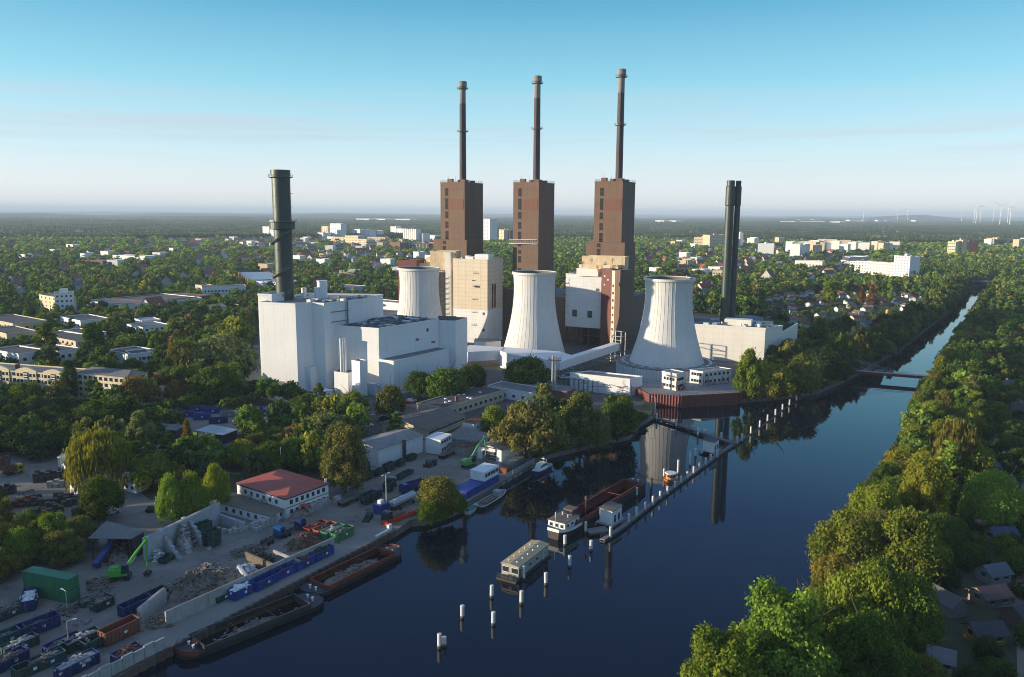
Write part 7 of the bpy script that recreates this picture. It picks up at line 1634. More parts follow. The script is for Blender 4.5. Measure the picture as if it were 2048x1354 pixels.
# wind turbines and far works on the horizon
def turbine(lab, x, yb, yt, D, ph):
    A = GD(x, D, yb); h = GD(x, D, yt)[2]; o = thing('wind_turbine', lab, 'wind turbine', (A[0], A[1], 0), 0, 'wind turbines on the horizon'); b = MB(); b.tube((0, 0, -5), (0, 0, h), 3., 8, 0, 2.2); b.build('tower', M['white'], o)
    b = MB(); b.box(0, -3, h-2, 5, 13, 5); b.build('nacelle', M['white'], o); R2 = h*.44
    for k in range(3):
        a = ph+k*2.0944; b = MB(); b.tube((0, -9.5, h), (R2*math.cos(a), -9.5, h+R2*math.sin(a)), 2.1, 5, 0, .9); b.build('blade', M['white'], o)
for x, yt, D, ph, lab in [(2021, 412, 6500, 1.4, 'tallest white wind turbine, last but one from the right picture edge'), (2001, 412.5, 6600, .6, 'tall white wind turbine just left of the rightmost pair'), (2016, 416, 7500, .2, 'smaller turbine partly behind the tallest one at the right'), (1987, 420, 8500, 1.2, 'small wind turbine between the two tall groups at the right'), (1953, 412, 7000, 2.0, 'tall wind turbine in the middle of the left pair of three'), (1949, 416, 7600, .5, 'turbine immediately left of the tall one in the group of three'), (1961, 418, 8000, 1.1, 'turbine immediately right of the tall one in the group of three'), (1924, 421, 10000, 1.6, 'faint lone grey wind turbine left of the group of three'), (1815, 420, 9500, .9, 'grey wind turbine, right of the central pair on the horizon'), (1795, 421.5, 10000, 1.9, 'grey wind turbine, left of the central pair on the horizon'), (1727, 421, 10000, .5, 'farthest left wind turbine on the horizon')]:
    turbine(lab, x, 432.5, yt, D, ph)
rnd = random.Random(31)
for x, w_, yt in [(1595, 6, 432), (1620, 8, 431.5), (1692, 8, 431), (1702, 5, 431.5), (1712, 14, 433), (1750, 6, 433.5), (1765, 8, 433.8), (1822, 10, 433), (1560, 30, 437), (1600, 50, 438), (1660, 20, 437.5), (712, 26, 441.5), (750, 20, 442), (790, 30, 441), (1310, 18, 439), (1330, 22, 441)]:
    D = 9000 if yt < 435 else 6500
    slab('works_hall', 'far bright flat hall strip on the plain below the horizon', 'hall', x, x+w_, yt, D, D-60, 'white', 'white', 120, 'far bright halls on the plain', None, yb=yt+3, pen=False, h=26)
# ---------------------------------------------------------------- vegetation
RS = np.random.RandomState(5)
ICO_V = None
def ico(sub=1):
    bm = bmesh_ico(sub); return bm
def bmesh_ico(sub):
    import bmesh
    bm = bmesh.new(); bmesh.ops.create_icosphere(bm, subdivisions=sub, radius=1.); v = np.array([x.co[:] for x in bm.verts]); f = np.array([[l.index for l in x.verts] for x in bm.faces]); bm.free(); return v, f
I1 = bmesh_ico(1); I2 = bmesh_ico(2)
def crown(kind, seed, nb, nl, ls, core=I1):
    """crown of height 1..: verts, quads/tris and a per-face light/dark value. Unit: crown radius ~1, z from 0 to height"""
    rs = np.random.RandomState(seed); V = []; Fq = []; Ft = []; A = []; At = []; nv = 0
    blobs = []
    for i in range(nb):
        if kind == 'round':
            u = rs.normal(size=3); u /= np.linalg.norm(u); u[2] = abs(u[2])*1.2-.45; r = rs.uniform(.55, .92); c = u*r*np.array([1, 1, .95]); c *= rs.uniform(.85, 1.1); br = rs.uniform(.20, .34)
        elif kind == 'wide':
            u = rs.normal(size=3); u /= np.linalg.norm(u); u[2] = abs(u[2])-.3; r = rs.uniform(.5, 1.); c = u*r*np.array([1.05, 1.05, .68]); br = rs.uniform(.18, .30)
        elif kind == 'poplar':
            t = rs.uniform(-1, 1); a = rs.uniform(0, 6.283); rr = .30*math.sqrt(max(.02, 1-(t*.95)**2))*(1.15 if t < 0 else .9); c = np.array([rr*math.cos(a), rr*math.sin(a), t*1.5]); br = rs.uniform(.14, .22)
        elif kind == 'upright':
            a = rs.uniform(0, 6.283); t = rs.uniform(-.8, 1); rr = rs.uniform(.3, .85)*(1-.45*max(0, t)); c = np.array([rr*math.cos(a), rr*math.sin(a), t*1.05]); br = rs.uniform(.16, .27)
        elif kind == 'willow':
            u = rs.normal(size=3); u /= np.linalg.norm(u); u[2] = abs(u[2])*.8; c = u*rs.uniform(.6, .95)*np.array([1, 1, .8]); br = rs.uniform(.2, .3)
        elif kind == 'conifer':
            t = rs.uniform(0, 1)**.8; a = rs.uniform(0, 6.283); rr = (1-t)*.62+.02; c = np.array([rr*math.cos(a), rr*math.sin(a), -1+t*2.5]); br = .12+.14*(1-t)
        else:
            u = rs.normal(size=3); u /= np.linalg.norm(u); u[2] = abs(u[2])*.8-.3; c = u*rs.uniform(.3, .8); br = rs.uniform(.3, .45)
        blobs.append((c, br, rs.uniform(-.34, .34)))
    for c, br, bv in blobs:
        v, f = core; nz = 1+rs.uniform(-.22, .22, size=(len(v), 1))
        zz = np.array([1, 1, .8]) if kind not in ('poplar', 'conifer') else np.array([1, 1, 1.25])
        if kind == 'conifer': zz = np.array([1.2, 1.2, .5])
        if kind == 'upright': zz = np.array([.9, .9, 1.15])
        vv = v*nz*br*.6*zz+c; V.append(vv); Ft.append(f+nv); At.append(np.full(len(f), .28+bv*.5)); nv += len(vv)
        n = nl; d = rs.normal(size=(n, 3)); d /= np.linalg.norm(d, axis=1)[:, None]; d[:, 2] = np.where(rs.rand(n) < .35, -np.abs(d[:, 2]), np.abs(d[:, 2]))
        p = c+d*br*zz*(rs.uniform(.55, 1.28, size=(n, 1)))
        if kind == 'willow':
            dr = rs.rand(n)**1.5; p[:, 2] -= dr*1.25*np.clip((np.linalg.norm(p[:, :2], axis=1)-.25), 0, 1)*1.3
        nn = d+rs.normal(size=(n, 3))*.55; nn /= np.linalg.norm(nn, axis=1)[:, None]
        t1 = np.cross(nn, rs.normal(size=(n, 3))); t1 /= np.linalg.norm(t1, axis=1)[:, None]; t2 = np.cross(nn, t1)
        if kind == 'willow': t1 = np.tile(np.array([0., 0, 1.]), (n, 1))+rs.normal(size=(n, 3))*.12; t2 = np.cross(nn, t1); t2 /= np.linalg.norm(t2, axis=1)[:, None]
        s = ls*rs.uniform(.6, 1.35, size=(n, 1)); a_ = s*(1.9 if kind == 'willow' else 1.0); b_ = s*(.42 if kind == 'willow' else .62)
        q = np.stack([p-t1*a_, p+t2*b_-t1*a_*.1, p+t1*a_, p-t2*b_+t1*a_*.1], 1).reshape(-1, 3)
        V.append(q); Fq.append(np.arange(n*4).reshape(n, 4)+nv); nv += n*4
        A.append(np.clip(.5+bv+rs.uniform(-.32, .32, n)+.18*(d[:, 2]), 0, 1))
    V = np.concatenate(V); return V, (np.concatenate(Fq) if Fq else np.zeros((0, 4), int)), np.concatenate(Ft), (np.concatenate(A) if A else np.zeros(0)), np.concatenate(At)
def npmesh(name, V, Fq, Ft, Aq, At, mats, tint=None, smooth=False):
    me = bpy.data.meshes.new(name); nq, nt_ = len(Fq), len(Ft); me.vertices.add(len(V)); me.vertices.foreach_set('co', V.astype(np.float32).ravel())
    li = np.concatenate([Fq.ravel(), Ft.ravel()]).astype(np.int32); me.loops.add(len(li)); me.loops.foreach_set('vertex_index', li)
    ls = np.concatenate([np.arange(nq)*4, nq*4+np.arange(nt_)*3]).astype(np.int32); lt = np.concatenate([np.full(nq, 4), np.full(nt_, 3)]).astype(np.int32)
    me.polygons.add(nq+nt_); me.polygons.foreach_set('loop_start', ls); me.polygons.foreach_set('loop_total', lt); me.update(calc_edges=True)
    if tint is None:
        at = me.attributes.new('var', 'FLOAT', 'FACE'); at.data.foreach_set('value', np.concatenate([Aq, At]).astype(np.float32))
    else:
        at = me.attributes.new('tint', 'FLOAT_COLOR', 'FACE'); c = np.ones((nq+nt_, 4), np.float32); c[:, :3] = tint; at.data.foreach_set('color', c.ravel())
    me.materials.append(mats); me.validate(); return me
def trunkm(h, r, seed, top=.75, limbs=5, m='trunk', spread=.5):
    rnd = random.Random(seed); b = MB(); pts = [Vector((0, 0, -.3))]
    for k in range(1, 5): pts.append(Vector((rnd.uniform(-.25, .25)*k*.4, rnd.uniform(-.25, .25)*k*.4, h*top*k/4)))
    for i in range(4): b.tube(pts[i], pts[i+1], r*(1-.2*i), 7, 0, r*(1-.2*(i+1)))
    for i in range(limbs):
        p = pts[1+i % 3].lerp(pts[2+i % 3], rnd.random()); a = rnd.random()*6.28; q = p+Vector((math.cos(a)*h*.28*spread*2, math.sin(a)*h*.28*spread*2, h*rnd.uniform(.12, .28))); b.tube(p, q, r*.45, 5, 0, r*.15)
        q2 = q+Vector((rnd.uniform(-1, 1), rnd.uniform(-1, 1), h*.1)); b.tube(q, q2, r*.15, 4, 0, r*.06)
    me = bpy.data.meshes.new('trunk'); me.from_pydata([tuple(v) for v in b.v], [], b.f); me.materials.append(M[m]); me.update(); return me
# templates: crown meshes (unit radius) at three levels of detail
KINDS = {'round': (52, 1.0), 'wide': (52, .7), 'poplar': (46, 1.5), 'upright': (54, 1.15), 'willow': (40, .8), 'conifer': (70, 1.25), 'bush': (14, .6)}
TPL = {}
def tpl(kind, lod, var):
    k = (kind, lod, var)
    if k not in TPL:
        nb, _ = KINDS[kind]; nb = int(nb*(1.9, 1.4, .9)[lod]); nl = (230, 110, 46)[lod]; ls = (.038, .054, .095)[lod]
        if kind == 'conifer': nl = int(nl*.8)
        V, q, t3, a, at = crown(kind, hash_(k), nb, nl, ls*(1.0 if kind != 'bush' else 1.8))
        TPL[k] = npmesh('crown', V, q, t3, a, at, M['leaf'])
    return TPL[k]
def hash_(k): return (sum(ord(c) for c in k[0])*31+k[1]*7+k[2]*131) % 10007
TRK = {}
CROWNS = []; PEND = []
def tree(name, lab, kind, x, y, R, H, c, group=None, lod=None, cat='tree', base=.10, birch=False, rnd=random.Random(77)):
    """R crown radius, H total height in metres"""
    if group is not None and PEND is not None:
        CROWNS.append((x, y, R)); PEND.append((R*H/(y*y), name, lab, kind, x, y, R, H, c, group, cat, base)); return
    D = math.hypot(x, y)
    if lod is None: lod = 0 if D < 235 else (1 if D < 420 else 2)
    o = thing(name, lab, cat, (x, y, 0), 0, group)
    hk = {'round': (1.13, .50), 'wide': (.95, .42), 'poplar': (1.75, 1.65), 'upright': (1.25, 1.05), 'willow': (.88, .85), 'conifer': (1.6, 1.1), 'bush': (.95, .5)}[kind]
    up, dn = hk; z0 = H*base if kind != 'bush' else 0.; sz = (H-z0)/(up+dn)
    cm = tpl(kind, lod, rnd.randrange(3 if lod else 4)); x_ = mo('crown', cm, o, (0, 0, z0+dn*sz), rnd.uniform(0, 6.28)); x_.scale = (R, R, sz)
    if kind == 'poplar': x_.scale = (R*2.6, R*2.6, sz)
    if kind == 'conifer': x_.scale = (R*1.4, R*1.4, sz)
    v = rnd.uniform(.8, 1.15); hs = rnd.uniform(.86, 1.14); x_.color = (c[0]*v*hs, c[1]*v, c[2]*v/hs, 1)
    if kind != 'bush':
        k = (kind in ('poplar', 'conifer'), birch, rnd.randrange(3))
        if k not in TRK: TRK[k] = trunkm(10, .3, k[2]+5, .85 if k[0] else .68, 3 if k[0] else 7, 'birchbark' if birch else 'trunk', .12 if k[0] else .5)
        t_ = mo('trunk', TRK[k], o, (0, 0, 0), rnd.uniform(0, 6)); t_.scale = (max(.6, R/5), max(.6, R/5), H/10*.97)
    if group is None: CROWNS.append((x, y, R))
    return o
def treepx(name, lab, kind, cx_, yb, yt, wpx, c, group=None, **kw):
    """cx, yb: pixel of the trunk foot; yt: pixel of the top; wpx: crown width in pixels"""
    x, y = G(cx_, yb); H = HT(cx_, yb, yt); R = wpx/2*y/F; return tree(name, lab, kind, x, y, R, H, c, group, **kw)
GR = dict(dark=(.030, .055, .018), mid=(.048, .085, .022), light=(.085, .13, .028), yell=(.108, .128, .027), olive=(.085, .095, .036), grey=(.095, .115, .062), brown=(.115, .085, .035), dkbl=(.028, .052, .030), lime=(.11, .165, .032), rust=(.10, .055, .03), purple=(.045, .025, .022))
GR = {k: (v[0]*1.95, v[1]*1.75, v[2]*1.3) for k, v in GR.items()}
T = [
 ('willow_tree', 'weeping willow with hanging yellow-green curtains in the left yard', 'willow', 200, 975, 856, 128, 'yell'),
 ('spruce_tree', 'slender brown-green spruce standing alone beside the open carport', 'conifer', 378, 932, 838, 36, 'brown'),
 ('pine_tree', 'grey-green pine right behind the weeping willow', 'upright', 284, 915, 822, 66, 'grey'),
 ('broadleaf_tree', 'round tree with bright yellow-green top between the pine and the spruce', 'wide', 308, 975, 888, 100, 'yell'),
 ('broadleaf_tree', 'dark rounded tree over the silver estate car', 'round', 205, 1040, 934, 92, 'mid'),
 ('poplar_tree', 'left pale green poplar of the three left of the red-roofed office', 'round', 347, 1055, 928, 62, 'lime'),
 ('poplar_tree', 'middle pale green poplar of the three left of the red-roofed office', 'round', 388, 1048, 922, 66, 'lime'),
 ('poplar_tree', 'right pale green poplar of the three, nearest the red roof', 'round', 436, 1018, 908, 56, 'lime'),
 ('poplar_tree', 'tall narrow dark poplar, left one behind the yellow apartment house', 'poplar', 97, 738, 645, 36, 'mid'),
 ('poplar_tree', 'tall narrow dark poplar, right one beside the modern white villa', 'poplar', 192, 742, 646, 40, 'mid'),
 ('cypress_tree', 'narrow dark cypress between the yellow and the pale apartment houses', 'poplar', 141, 800, 718, 26, 'dark'),
 ('chestnut_tree', 'round brown chestnut tree at the right end of the apartment houses', 'round', 272, 815, 736, 60, 'brown'),
 ('chestnut_tree', 'smaller brown-orange tree right of the cream garage house', 'round', 352, 802, 748, 42, 'brown'),
 ('broadleaf_tree', 'dense green dome tree below the pale apartment house', 'round', 205, 868, 784, 112, 'mid'),
 ('broadleaf_tree', 'green tree in front of the yellow apartment house at the far left', 'round', 52, 815, 752, 66, 'light'),
 ('willow_tree', 'huge silvery willow left of the white generating hall', 'wide', 437, 745, 650, 128, 'grey'),
 ('broadleaf_tree', 'large green tree left of the access road, below the silvery willow', 'round', 437, 802, 710, 92, 'mid'),
 ('broadleaf_tree', 'bright yellow-green tree between the silvery willow and the hall', 'round', 470, 700, 612, 82, 'yell'),
 ('broadleaf_tree', 'olive tree left of the huge silvery willow', 'round', 372, 752, 660, 78, 'olive'),
 ('broadleaf_tree', 'dark tree filling the corner between silvery willow and hall', 'round', 478, 742, 668, 52, 'dark'),
 ('broadleaf_tree', 'yellow-green tree on the parking lot in front of the white annexes', 'round', 707, 838, 764, 62, 'yell'),
 ('broadleaf_tree', 'brownish green tree in front of the side aisle of the generating hall', 'round', 782, 838, 748, 58, 'olive'),
 ('broadleaf_tree', 'bush-like dark tree beside the small white cabin', 'wide', 612, 818, 780, 58, 'mid'),
 ('willow_tree', 'soft grey-green willow between the blue lorries and the parking lot', 'round', 647, 892, 808, 96, 'grey'),
 ('birch_tree', 'large silver-green poplar beside the white warehouse', 'upright', 690, 985, 852, 104, 'grey'),
 ('broadleaf_tree', 'left of the dark trees clustered north of the red roof', 'wide', 535, 950, 868, 92, 'mid'),
 ('broadleaf_tree', 'middle of the dark trees clustered north of the red roof', 'wide', 590, 940, 858, 92, 'mid'),
 ('broadleaf_tree', 'yellowish tree at the left end of the cluster north of the red roof', 'round', 492, 935, 862, 62, 'yell'),
 ('broadleaf_tree', 'tree with light tips standing behind the cluster north of the red roof', 'round', 620, 915, 842, 66, 'light'),
 ('broadleaf_tree', 'left dark round tree in front of the side aisle', 'round', 840, 798, 726, 62, 'mid'),
 ('broadleaf_tree', 'large round green tree in front of the long dark-roofed building', 'round', 895, 802, 714, 86, 'mid'),
 ('broadleaf_tree', 'dark tree right behind the large round green tree', 'round', 945, 788, 712, 62, 'dark'),
 ('broadleaf_tree', 'dense dark green tree standing alone before the middle cooling tower', 'round', 1056, 776, 698, 96, 'mid'),
 ('willow_tree', 'bright yellow-green willow overhanging the quay corner', 'round', 880, 1034, 934, 92, 'olive'),
 ('willow_tree', 'low dark willow skirt at the water beside the orange crates', 'round', 866, 1046, 988, 66, 'mid'),
 ('willow_tree', 'lower dark green half of the willow clump nearest the small covered motorboat', 'round', 905, 1030, 968, 62, 'mid'),
 ('oak_tree', 'large grey-green oak on the shore between garage and water', 'wide', 1052, 915, 776, 152, 'grey'),
 ('broadleaf_tree', 'yellowish tree right of the large shore oak', 'upright', 1160, 896, 784, 92, 'olive'),
 ('broadleaf_tree', 'dark green tree right of the yellowish shore tree', 'round', 1235, 878, 766, 82, 'mid'),
 ('broadleaf_tree', 'small light tree left of the large shore oak', 'round', 988, 858, 800, 52, 'light'),
 ('broadleaf_tree', 'pale drooping tree between the yellowish and dark shore trees', 'willow', 1195, 893, 818, 56, 'grey'),
 ('broadleaf_tree', 'sunlit tree right of the red sheet pile wall', 'upright', 1495, 802, 698, 62, 'light'),
 ('broadleaf_tree', 'yellow-topped round tree, second right of the red wall', 'round', 1545, 800, 704, 88, 'yell'),
 ('broadleaf_tree', 'large olive tree, third right of the red wall', 'round', 1598, 795, 706, 88, 'olive'),
 ('poplar_tree', 'slim lone bright poplar below the tall white tower', 'poplar', 1779, 600, 553, 11, 'lime'),
 ('conifer_tree', 'brown dying conifer in the sunlit allotments, left of two', 'conifer', 1722, 612, 571, 14, 'rust'),
 ('conifer_tree', 'brown dying conifer in the sunlit allotments, right of two', 'conifer', 1741, 614, 573, 20, 'rust'),
 ('copper_beech', 'dark purple beech at the edge of the allotments by the canal', 'round', 1765, 668, 614, 40, 'purple'),
 ('broadleaf_tree', 'bright lime tree in the allotments behind the cream hall', 'upright', 1658, 610, 562, 36, 'light'),
 ('broadleaf_tree', 'lime green double tree in front of the old dark-roofed house', 'round', 1518, 602, 565, 30, 'lime'),
 ('broadleaf_tree', 'bright green tree right of the twin chimney foot', 'round', 1483, 604, 566, 32, 'lime'),
 ('broadleaf_tree', 'large bright lime tree near the right edge, above the dark cabin', 'round', 1982, 1060, 912, 118, 'lime'),
 ('birch_tree', 'pale drooping birch on the right bank', 'willow', 1905, 965, 832, 88, 'olive'),
 ('broadleaf_tree', 'yellow-green tree in front of the pale birch on the right bank', 'round', 1945, 975, 866, 82, 'yell'),
 ('broadleaf_tree', 'golden upright tree on the right bank at the canal bend', 'upright', 1843, 1070, 908, 110, 'yell'),
 ('broadleaf_tree', 'large golden maple at the canal bend, right bank', 'round', 1800, 1160, 985, 170, 'yell'),
 ('broadleaf_tree', 'leftmost big golden tree leaning over the water at the canal bend', 'round', 1690, 1150, 1000, 150, 'yell'),
 ('broadleaf_tree', 'green tree tucked behind the golden tree at the bend', 'round', 1745, 1080, 945, 110, 'light'),
 ('poplar_tree', 'big grey-green poplar at the bottom of the picture with upright shoots', 'upright', 1560, 1440, 1180, 230, 'light'),
 ('poplar_tree', 'lowest poplar with upright shoots at the bottom edge', 'upright', 1440, 1480, 1260, 190, 'light'),
 ('broadleaf_tree', 'yellow tree above the bottom poplars at the water', 'round', 1620, 1330, 1165, 130, 'yell'),
 ('broadleaf_tree', 'large dark green tree at the bottom right of the tree belt', 'round', 1730, 1400, 1190, 190, 'mid'),
 ('broadleaf_tree', 'green tree in the middle of the right bank belt, above the dark one', 'wide', 1735, 1290, 1095, 180, 'light'),
 ('broadleaf_tree', 'rounded tree at the shaded inner edge of the belt', 'round', 1815, 1300, 1120, 130, 'mid'),
]
for r in T: treepx(*r[:7], GR[r[7]])
# belts of trees: individuals up to ~300, the rest is woodland
def near_canal(x, y, m):
    P = CANAL; n = len(P)
    if inside(x, y, P): return True
    for i in range(n):
        ax, ay = P[i]; bx, by = P[(i+1) % n]; dx, dy = bx-ax, by-ay; t_ = max(0, min(1, ((x-ax)*dx+(y-ay)*dy)/(dx*dx+dy*dy+1e-9)))
        if (x-ax-dx*t_)**2+(y-ay-dy*t_)**2 < m*m: return True
    return False
def hides(x, y, R, H):
    tx, ty = PX(x, y, H*.94); bx, by = PX(x, y, 0); rp = R*.8*F/y
    for x0, y0, x1, y1, D in FARB:
        if y < D and tx+rp > x0 and tx-rp < x1 and ty < y1 and by > y0: return True
    return False
BELT = random.Random(41)
def belt(name, lab, group, poly, n, kinds, cols, Rr, Hr, sp=.8, cm=3.5, cat='tree', world=False, check=True, tries=60, cap=None):
    P = poly if world else FP(poly, 0); xs = [p[0] for p in P]; ys = [p[1] for p in P]; k = 0
    for t_ in range(n*tries):
        if k >= n: break
        x, y = BELT.uniform(min(xs), max(xs)), BELT.uniform(min(ys), max(ys))
        if not inside(x, y, P): continue
        R = BELT.uniform(*Rr); H = BELT.uniform(*Hr)
        if blocked(x, y, R*.5) or near_canal(x, y, cm): continue
        if any((x-a)**2+(y-b_)**2 < ((R+r)*sp)**2 for a, b_, r in CROWNS): continue
        if check and hides(x, y, R, H): continue
        tree(name, lab, BELT.choice(kinds), x, y, R, H, GR[BELT.choice(cols)], group, rnd=BELT, cat=cat); k += 1
    return k
CNT = []
def rowtrees(lab, group, pts, sgn, sp, off, Rr, Hr, cols, kinds=('round', 'wide', 'upright')):
    P = FP(pts, WZ); rest = 0.
    for p, q in zip(P[:-1], P[1:]):
        L = math.hypot(q[0]-p[0], q[1]-p[1]); dx, dy = (q[0]-p[0])/L, (q[1]-p[1])/L; s = rest
        while s < L:
            o_ = BELT.uniform(*off); x = p[0]+dx*s-dy*o_*sgn; y = p[1]+dy*s+dx*o_*sgn; s += sp*BELT.uniform(.7, 1.3)
            if blocked(x, y, 1) or inside(x, y, CANAL): continue
            tree('broadleaf_tree', lab, BELT.choice(kinds), x, y, BELT.uniform(*Rr), BELT.uniform(*Hr), GR[BELT.choice(cols)], group, rnd=BELT, base=.02)
        rest = s-L
LB = [(1495, 805), (1560, 800), (1635, 788), (1690, 765), (1740, 735), (1800, 702), (1858, 655), (1903, 620), (1925, 595), (1938, 575)]
RB = [(1826, 835), (1853, 785), (1882, 740), (1934, 655), (1966, 603), (1992, 568)]
LL_ = 'tree leaning over the water in the front row of the left canal bank'
rowtrees(LL_, 'front row of the left canal bank', LB[3:], 1, 6.5, (1.5, 4), (4, 6), (10, 15), ('mid', 'dark', 'dkbl', 'olive', 'mid'))
rowtrees('tall tree in the second row of the left canal bank', 'second row of the left canal bank', LB[3:], 1, 9, (8, 12), (5, 6.5), (14, 19), ('mid', 'dark', 'olive', 'dkbl'))
rowtrees('tree overhanging the water in the front row of the right canal bank', 'front row of the right canal bank', RB, -1, 7, (1.5, 4), (3.8, 5.5), (8, 12), ('mid', 'light', 'yell', 'olive', 'mid'))
CNT.append(belt('broadleaf_tree', 'tree in the thick belt along the left canal bank beyond the cream hall', 'trees of the left canal bank', [(1590, 775), (1500, 760), (1580, 700), (1700, 660), (1790, 640), (1880, 590), (1930, 572), (1945, 580), (1925, 600), (1860, 660), (1800, 705), (1740, 740), (1690, 770), (1640, 790)], 30, ('round', 'upright', 'wide'), ('dark', 'mid', 'mid', 'olive', 'dkbl', 'yell'), (4.5, 7), (12, 19), .62, 2.5))
CNT.append(belt('broadleaf_tree', 'tree in the thick belt along the right canal bank beyond the footbridge', 'trees of the far right canal bank', [(1845, 770), (1885, 700), (1930, 640), (1965, 600), (1995, 570), (2070, 560), (2090, 640), (2060, 700), (1990, 780), (1900, 830)], 40, ('round', 'wide', 'upright'), ('mid', 'light', 'yell', 'mid', 'dark', 'olive'), (4.5, 6.5), (9, 15), .62, 2.5))
CNT.append(belt('broadleaf_tree', 'tree in the right bank belt between the footbridge and the canal bend', 'trees of the middle right bank', [(1870, 790), (1960, 790), (1960, 900), (1900, 1000), (1830, 1060), (1700, 1060), (1790, 950), (1850, 850)], 24, ('round', 'wide', 'upright'), ('mid', 'light', 'yell', 'olive'), (4, 5.5), (8.5, 12), .62, 3.2))
CNT.append(belt('broadleaf_tree', 'tree in the near right bank belt below the canal bend', 'trees of the near right bank', [(1680, 1120), (1800, 1050), (1880, 1000), (1880, 1200), (1850, 1600), (1480, 1900), (1440, 1500), (1600, 1280)], 22, ('round', 'upright', 'wide'), ('mid', 'light', 'yell', 'dark', 'olive'), (3.6, 4.8), (8.5, 11.5), .62, 3.4, check=False))
CNT.append(belt('garden_bush', 'shaded bush or small tree in the allotments along the right picture edge', 'bushes of the shaded allotments', [(1860, 1500), (1880, 1100), (1960, 900), (2000, 760), (2140, 760), (2140, 1500)], 150, ('bush', 'round', 'bush'), ('dark', 'mid', 'dkbl', 'mid', 'light'), (1.8, 3.6), (3, 8), .6, 4, cat='bush', check=False))
CNT.append(belt('broadleaf_tree', 'dark tree in the shaded grove left of the weeping willow', 'trees of the shaded left grove', [(-60, 910), (-60, 830), (150, 830), (185, 900), (150, 935)], 24, ('round', 'wide'), ('dark', 'mid', 'dark', 'dkbl'), (4.5, 6.5), (10, 15), .6, 5))
CNT.append(belt('broadleaf_tree', 'tree in the grove between pallet stacks and the green containers at the left edge', 'trees of the lower left grove', [(-160, 1200), (-160, 1090), (20, 1080), (120, 1085), (160, 1095), (150, 1125), (60, 1140), (20, 1160)], 26, ('round', 'wide', 'upright'), ('light', 'mid', 'olive', 'dark'), (3.6, 5.), (8.5, 11.5), .5, 5, check=False))
CNT.append(belt('broadleaf_tree', 'tree outside the left picture edge shading the recycling yard', 'trees beyond the left edge', [(-75, -1), ], 0, ('round',), ('mid',), (4, 5), (9, 12)) if 0 else 0)
CNT.append(belt('broadleaf_tree', 'tree in the row beyond the left edge of the yard', 'trees beyond the left edge of the yard', [(-165, 120), (-110, 110), (-118, 190), (-190, 215)], 16, ('round', 'wide'), ('mid', 'dark'), (4.5, 6), (12, 15), .6, 5, world=True, check=False))
CNT.append(belt('broadleaf_tree', 'tree in the belt between the blue skips and the yellow apartment house', 'trees behind the blue skips', [(270, 850), (240, 800), (340, 812), (480, 800), (490, 812), (360, 845), (300, 880)], 16, ('round', 'bush', 'wide'), ('mid', 'dark', 'light'), (3, 4.6), (5, 8), .6, 5))
CNT.append(belt('broadleaf_tree', 'tree between the carport yard and the red roof', 'trees behind the red roof', [(480, 955), (470, 900), (560, 870), (700, 890), (640, 950), (600, 930)], 14, ('round', 'wide'), ('mid', 'olive', 'dark', 'light'), (3.2, 4.6), (5, 9), .6, 5))
CNT.append(belt('broadleaf_tree', 'tree in the gardens between the apartment houses and the generating hall', 'trees left of the generating hall', [(0, 745), (0, 665), (200, 650), (400, 620), (500, 610), (505, 680), (485, 740), (420, 790), (300, 770), (120, 740)], 60, ('round', 'wide', 'round', 'upright'), ('mid', 'dark', 'olive', 'mid', 'light'), (4, 6.5), (9, 15), .64, 5))
CNT.append(belt('shore_bush', 'bush on the shore under the big trees between garage and jetty', 'shore bushes', [(1060, 918), (1110, 900), (1260, 872), (1290, 845), (1270, 830), (1150, 860), (1060, 890)], 30, ('bush', 'round'), ('mid', 'dark', 'light'), (2, 3.2), (3, 6), .5, .4, cat='bush', check=False))
CNT.append(belt('shore_bush', 'bush on the bank at the foot of the trees right of the red wall', 'bank bushes', [(1486, 800), (1560, 796), (1650, 782), (1640, 765), (1490, 785)], 12, ('bush',), ('mid', 'dark', 'light'), (2, 3.2), (3, 5), .5, .8, cat='bush', check=False))
PL = sorted(PEND, key=lambda r: -r[0]); PEND = None; nb_ = 0; REST = []
for r in PL:
    if r[1] == 'broadleaf_tree':
        nb_ += 1
        if nb_ > 235: REST.append((r[4], r[5], r[6], r[7]*1.06, r[8], {'round': 0, 'wide': 1, 'upright': 3}.get(r[3], 0))); continue
    tree(*r[1:10], cat=r[10], base=r[11])
# --------------------------------------------------------------- the woods and gardens nobody could count
def merged(name, lab, n_tpl, pts, lodn):
    """pts: list of (x, y, R, H, colour, kind)"""
    tps = [crown(k, 300+i, *lodn) for i, k in enumerate(('round', 'wide', 'round', 'upright', 'conifer', 'round'))][:n_tpl]
    Vs = []; Qs = []; Ts = []; Cq = []; Ct = []; nv = 0
    for x, y, R, H, c, k in pts:
        V, q, t3, a, at = tps[k % n_tpl]; up, dn = (1.13, .5) if k % n_tpl in (0, 2, 5) else ((.95, .42) if k % n_tpl == 1 else (1.25, 1.05)); sz = H*.86/(up+dn)
        an = RS.rand()*6.28; ca, sa = math.cos(an), math.sin(an); v = np.empty_like(V); v[:, 0] = (V[:, 0]*ca-V[:, 1]*sa)*R+x; v[:, 1] = (V[:, 0]*sa+V[:, 1]*ca)*R+y; v[:, 2] = V[:, 2]*sz+H*.14+dn*sz
        Vs.append(v); Qs.append(q+nv); Ts.append(t3+nv); nv += len(V); cc = np.array(c)
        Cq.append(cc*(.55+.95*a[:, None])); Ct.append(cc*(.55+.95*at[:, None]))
    if not Vs: return
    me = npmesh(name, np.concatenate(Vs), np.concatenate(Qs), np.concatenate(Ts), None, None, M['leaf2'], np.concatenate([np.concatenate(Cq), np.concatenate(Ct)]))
    o = mo(name, me); tag(o, lab, 'woodland', kind='stuff'); return o
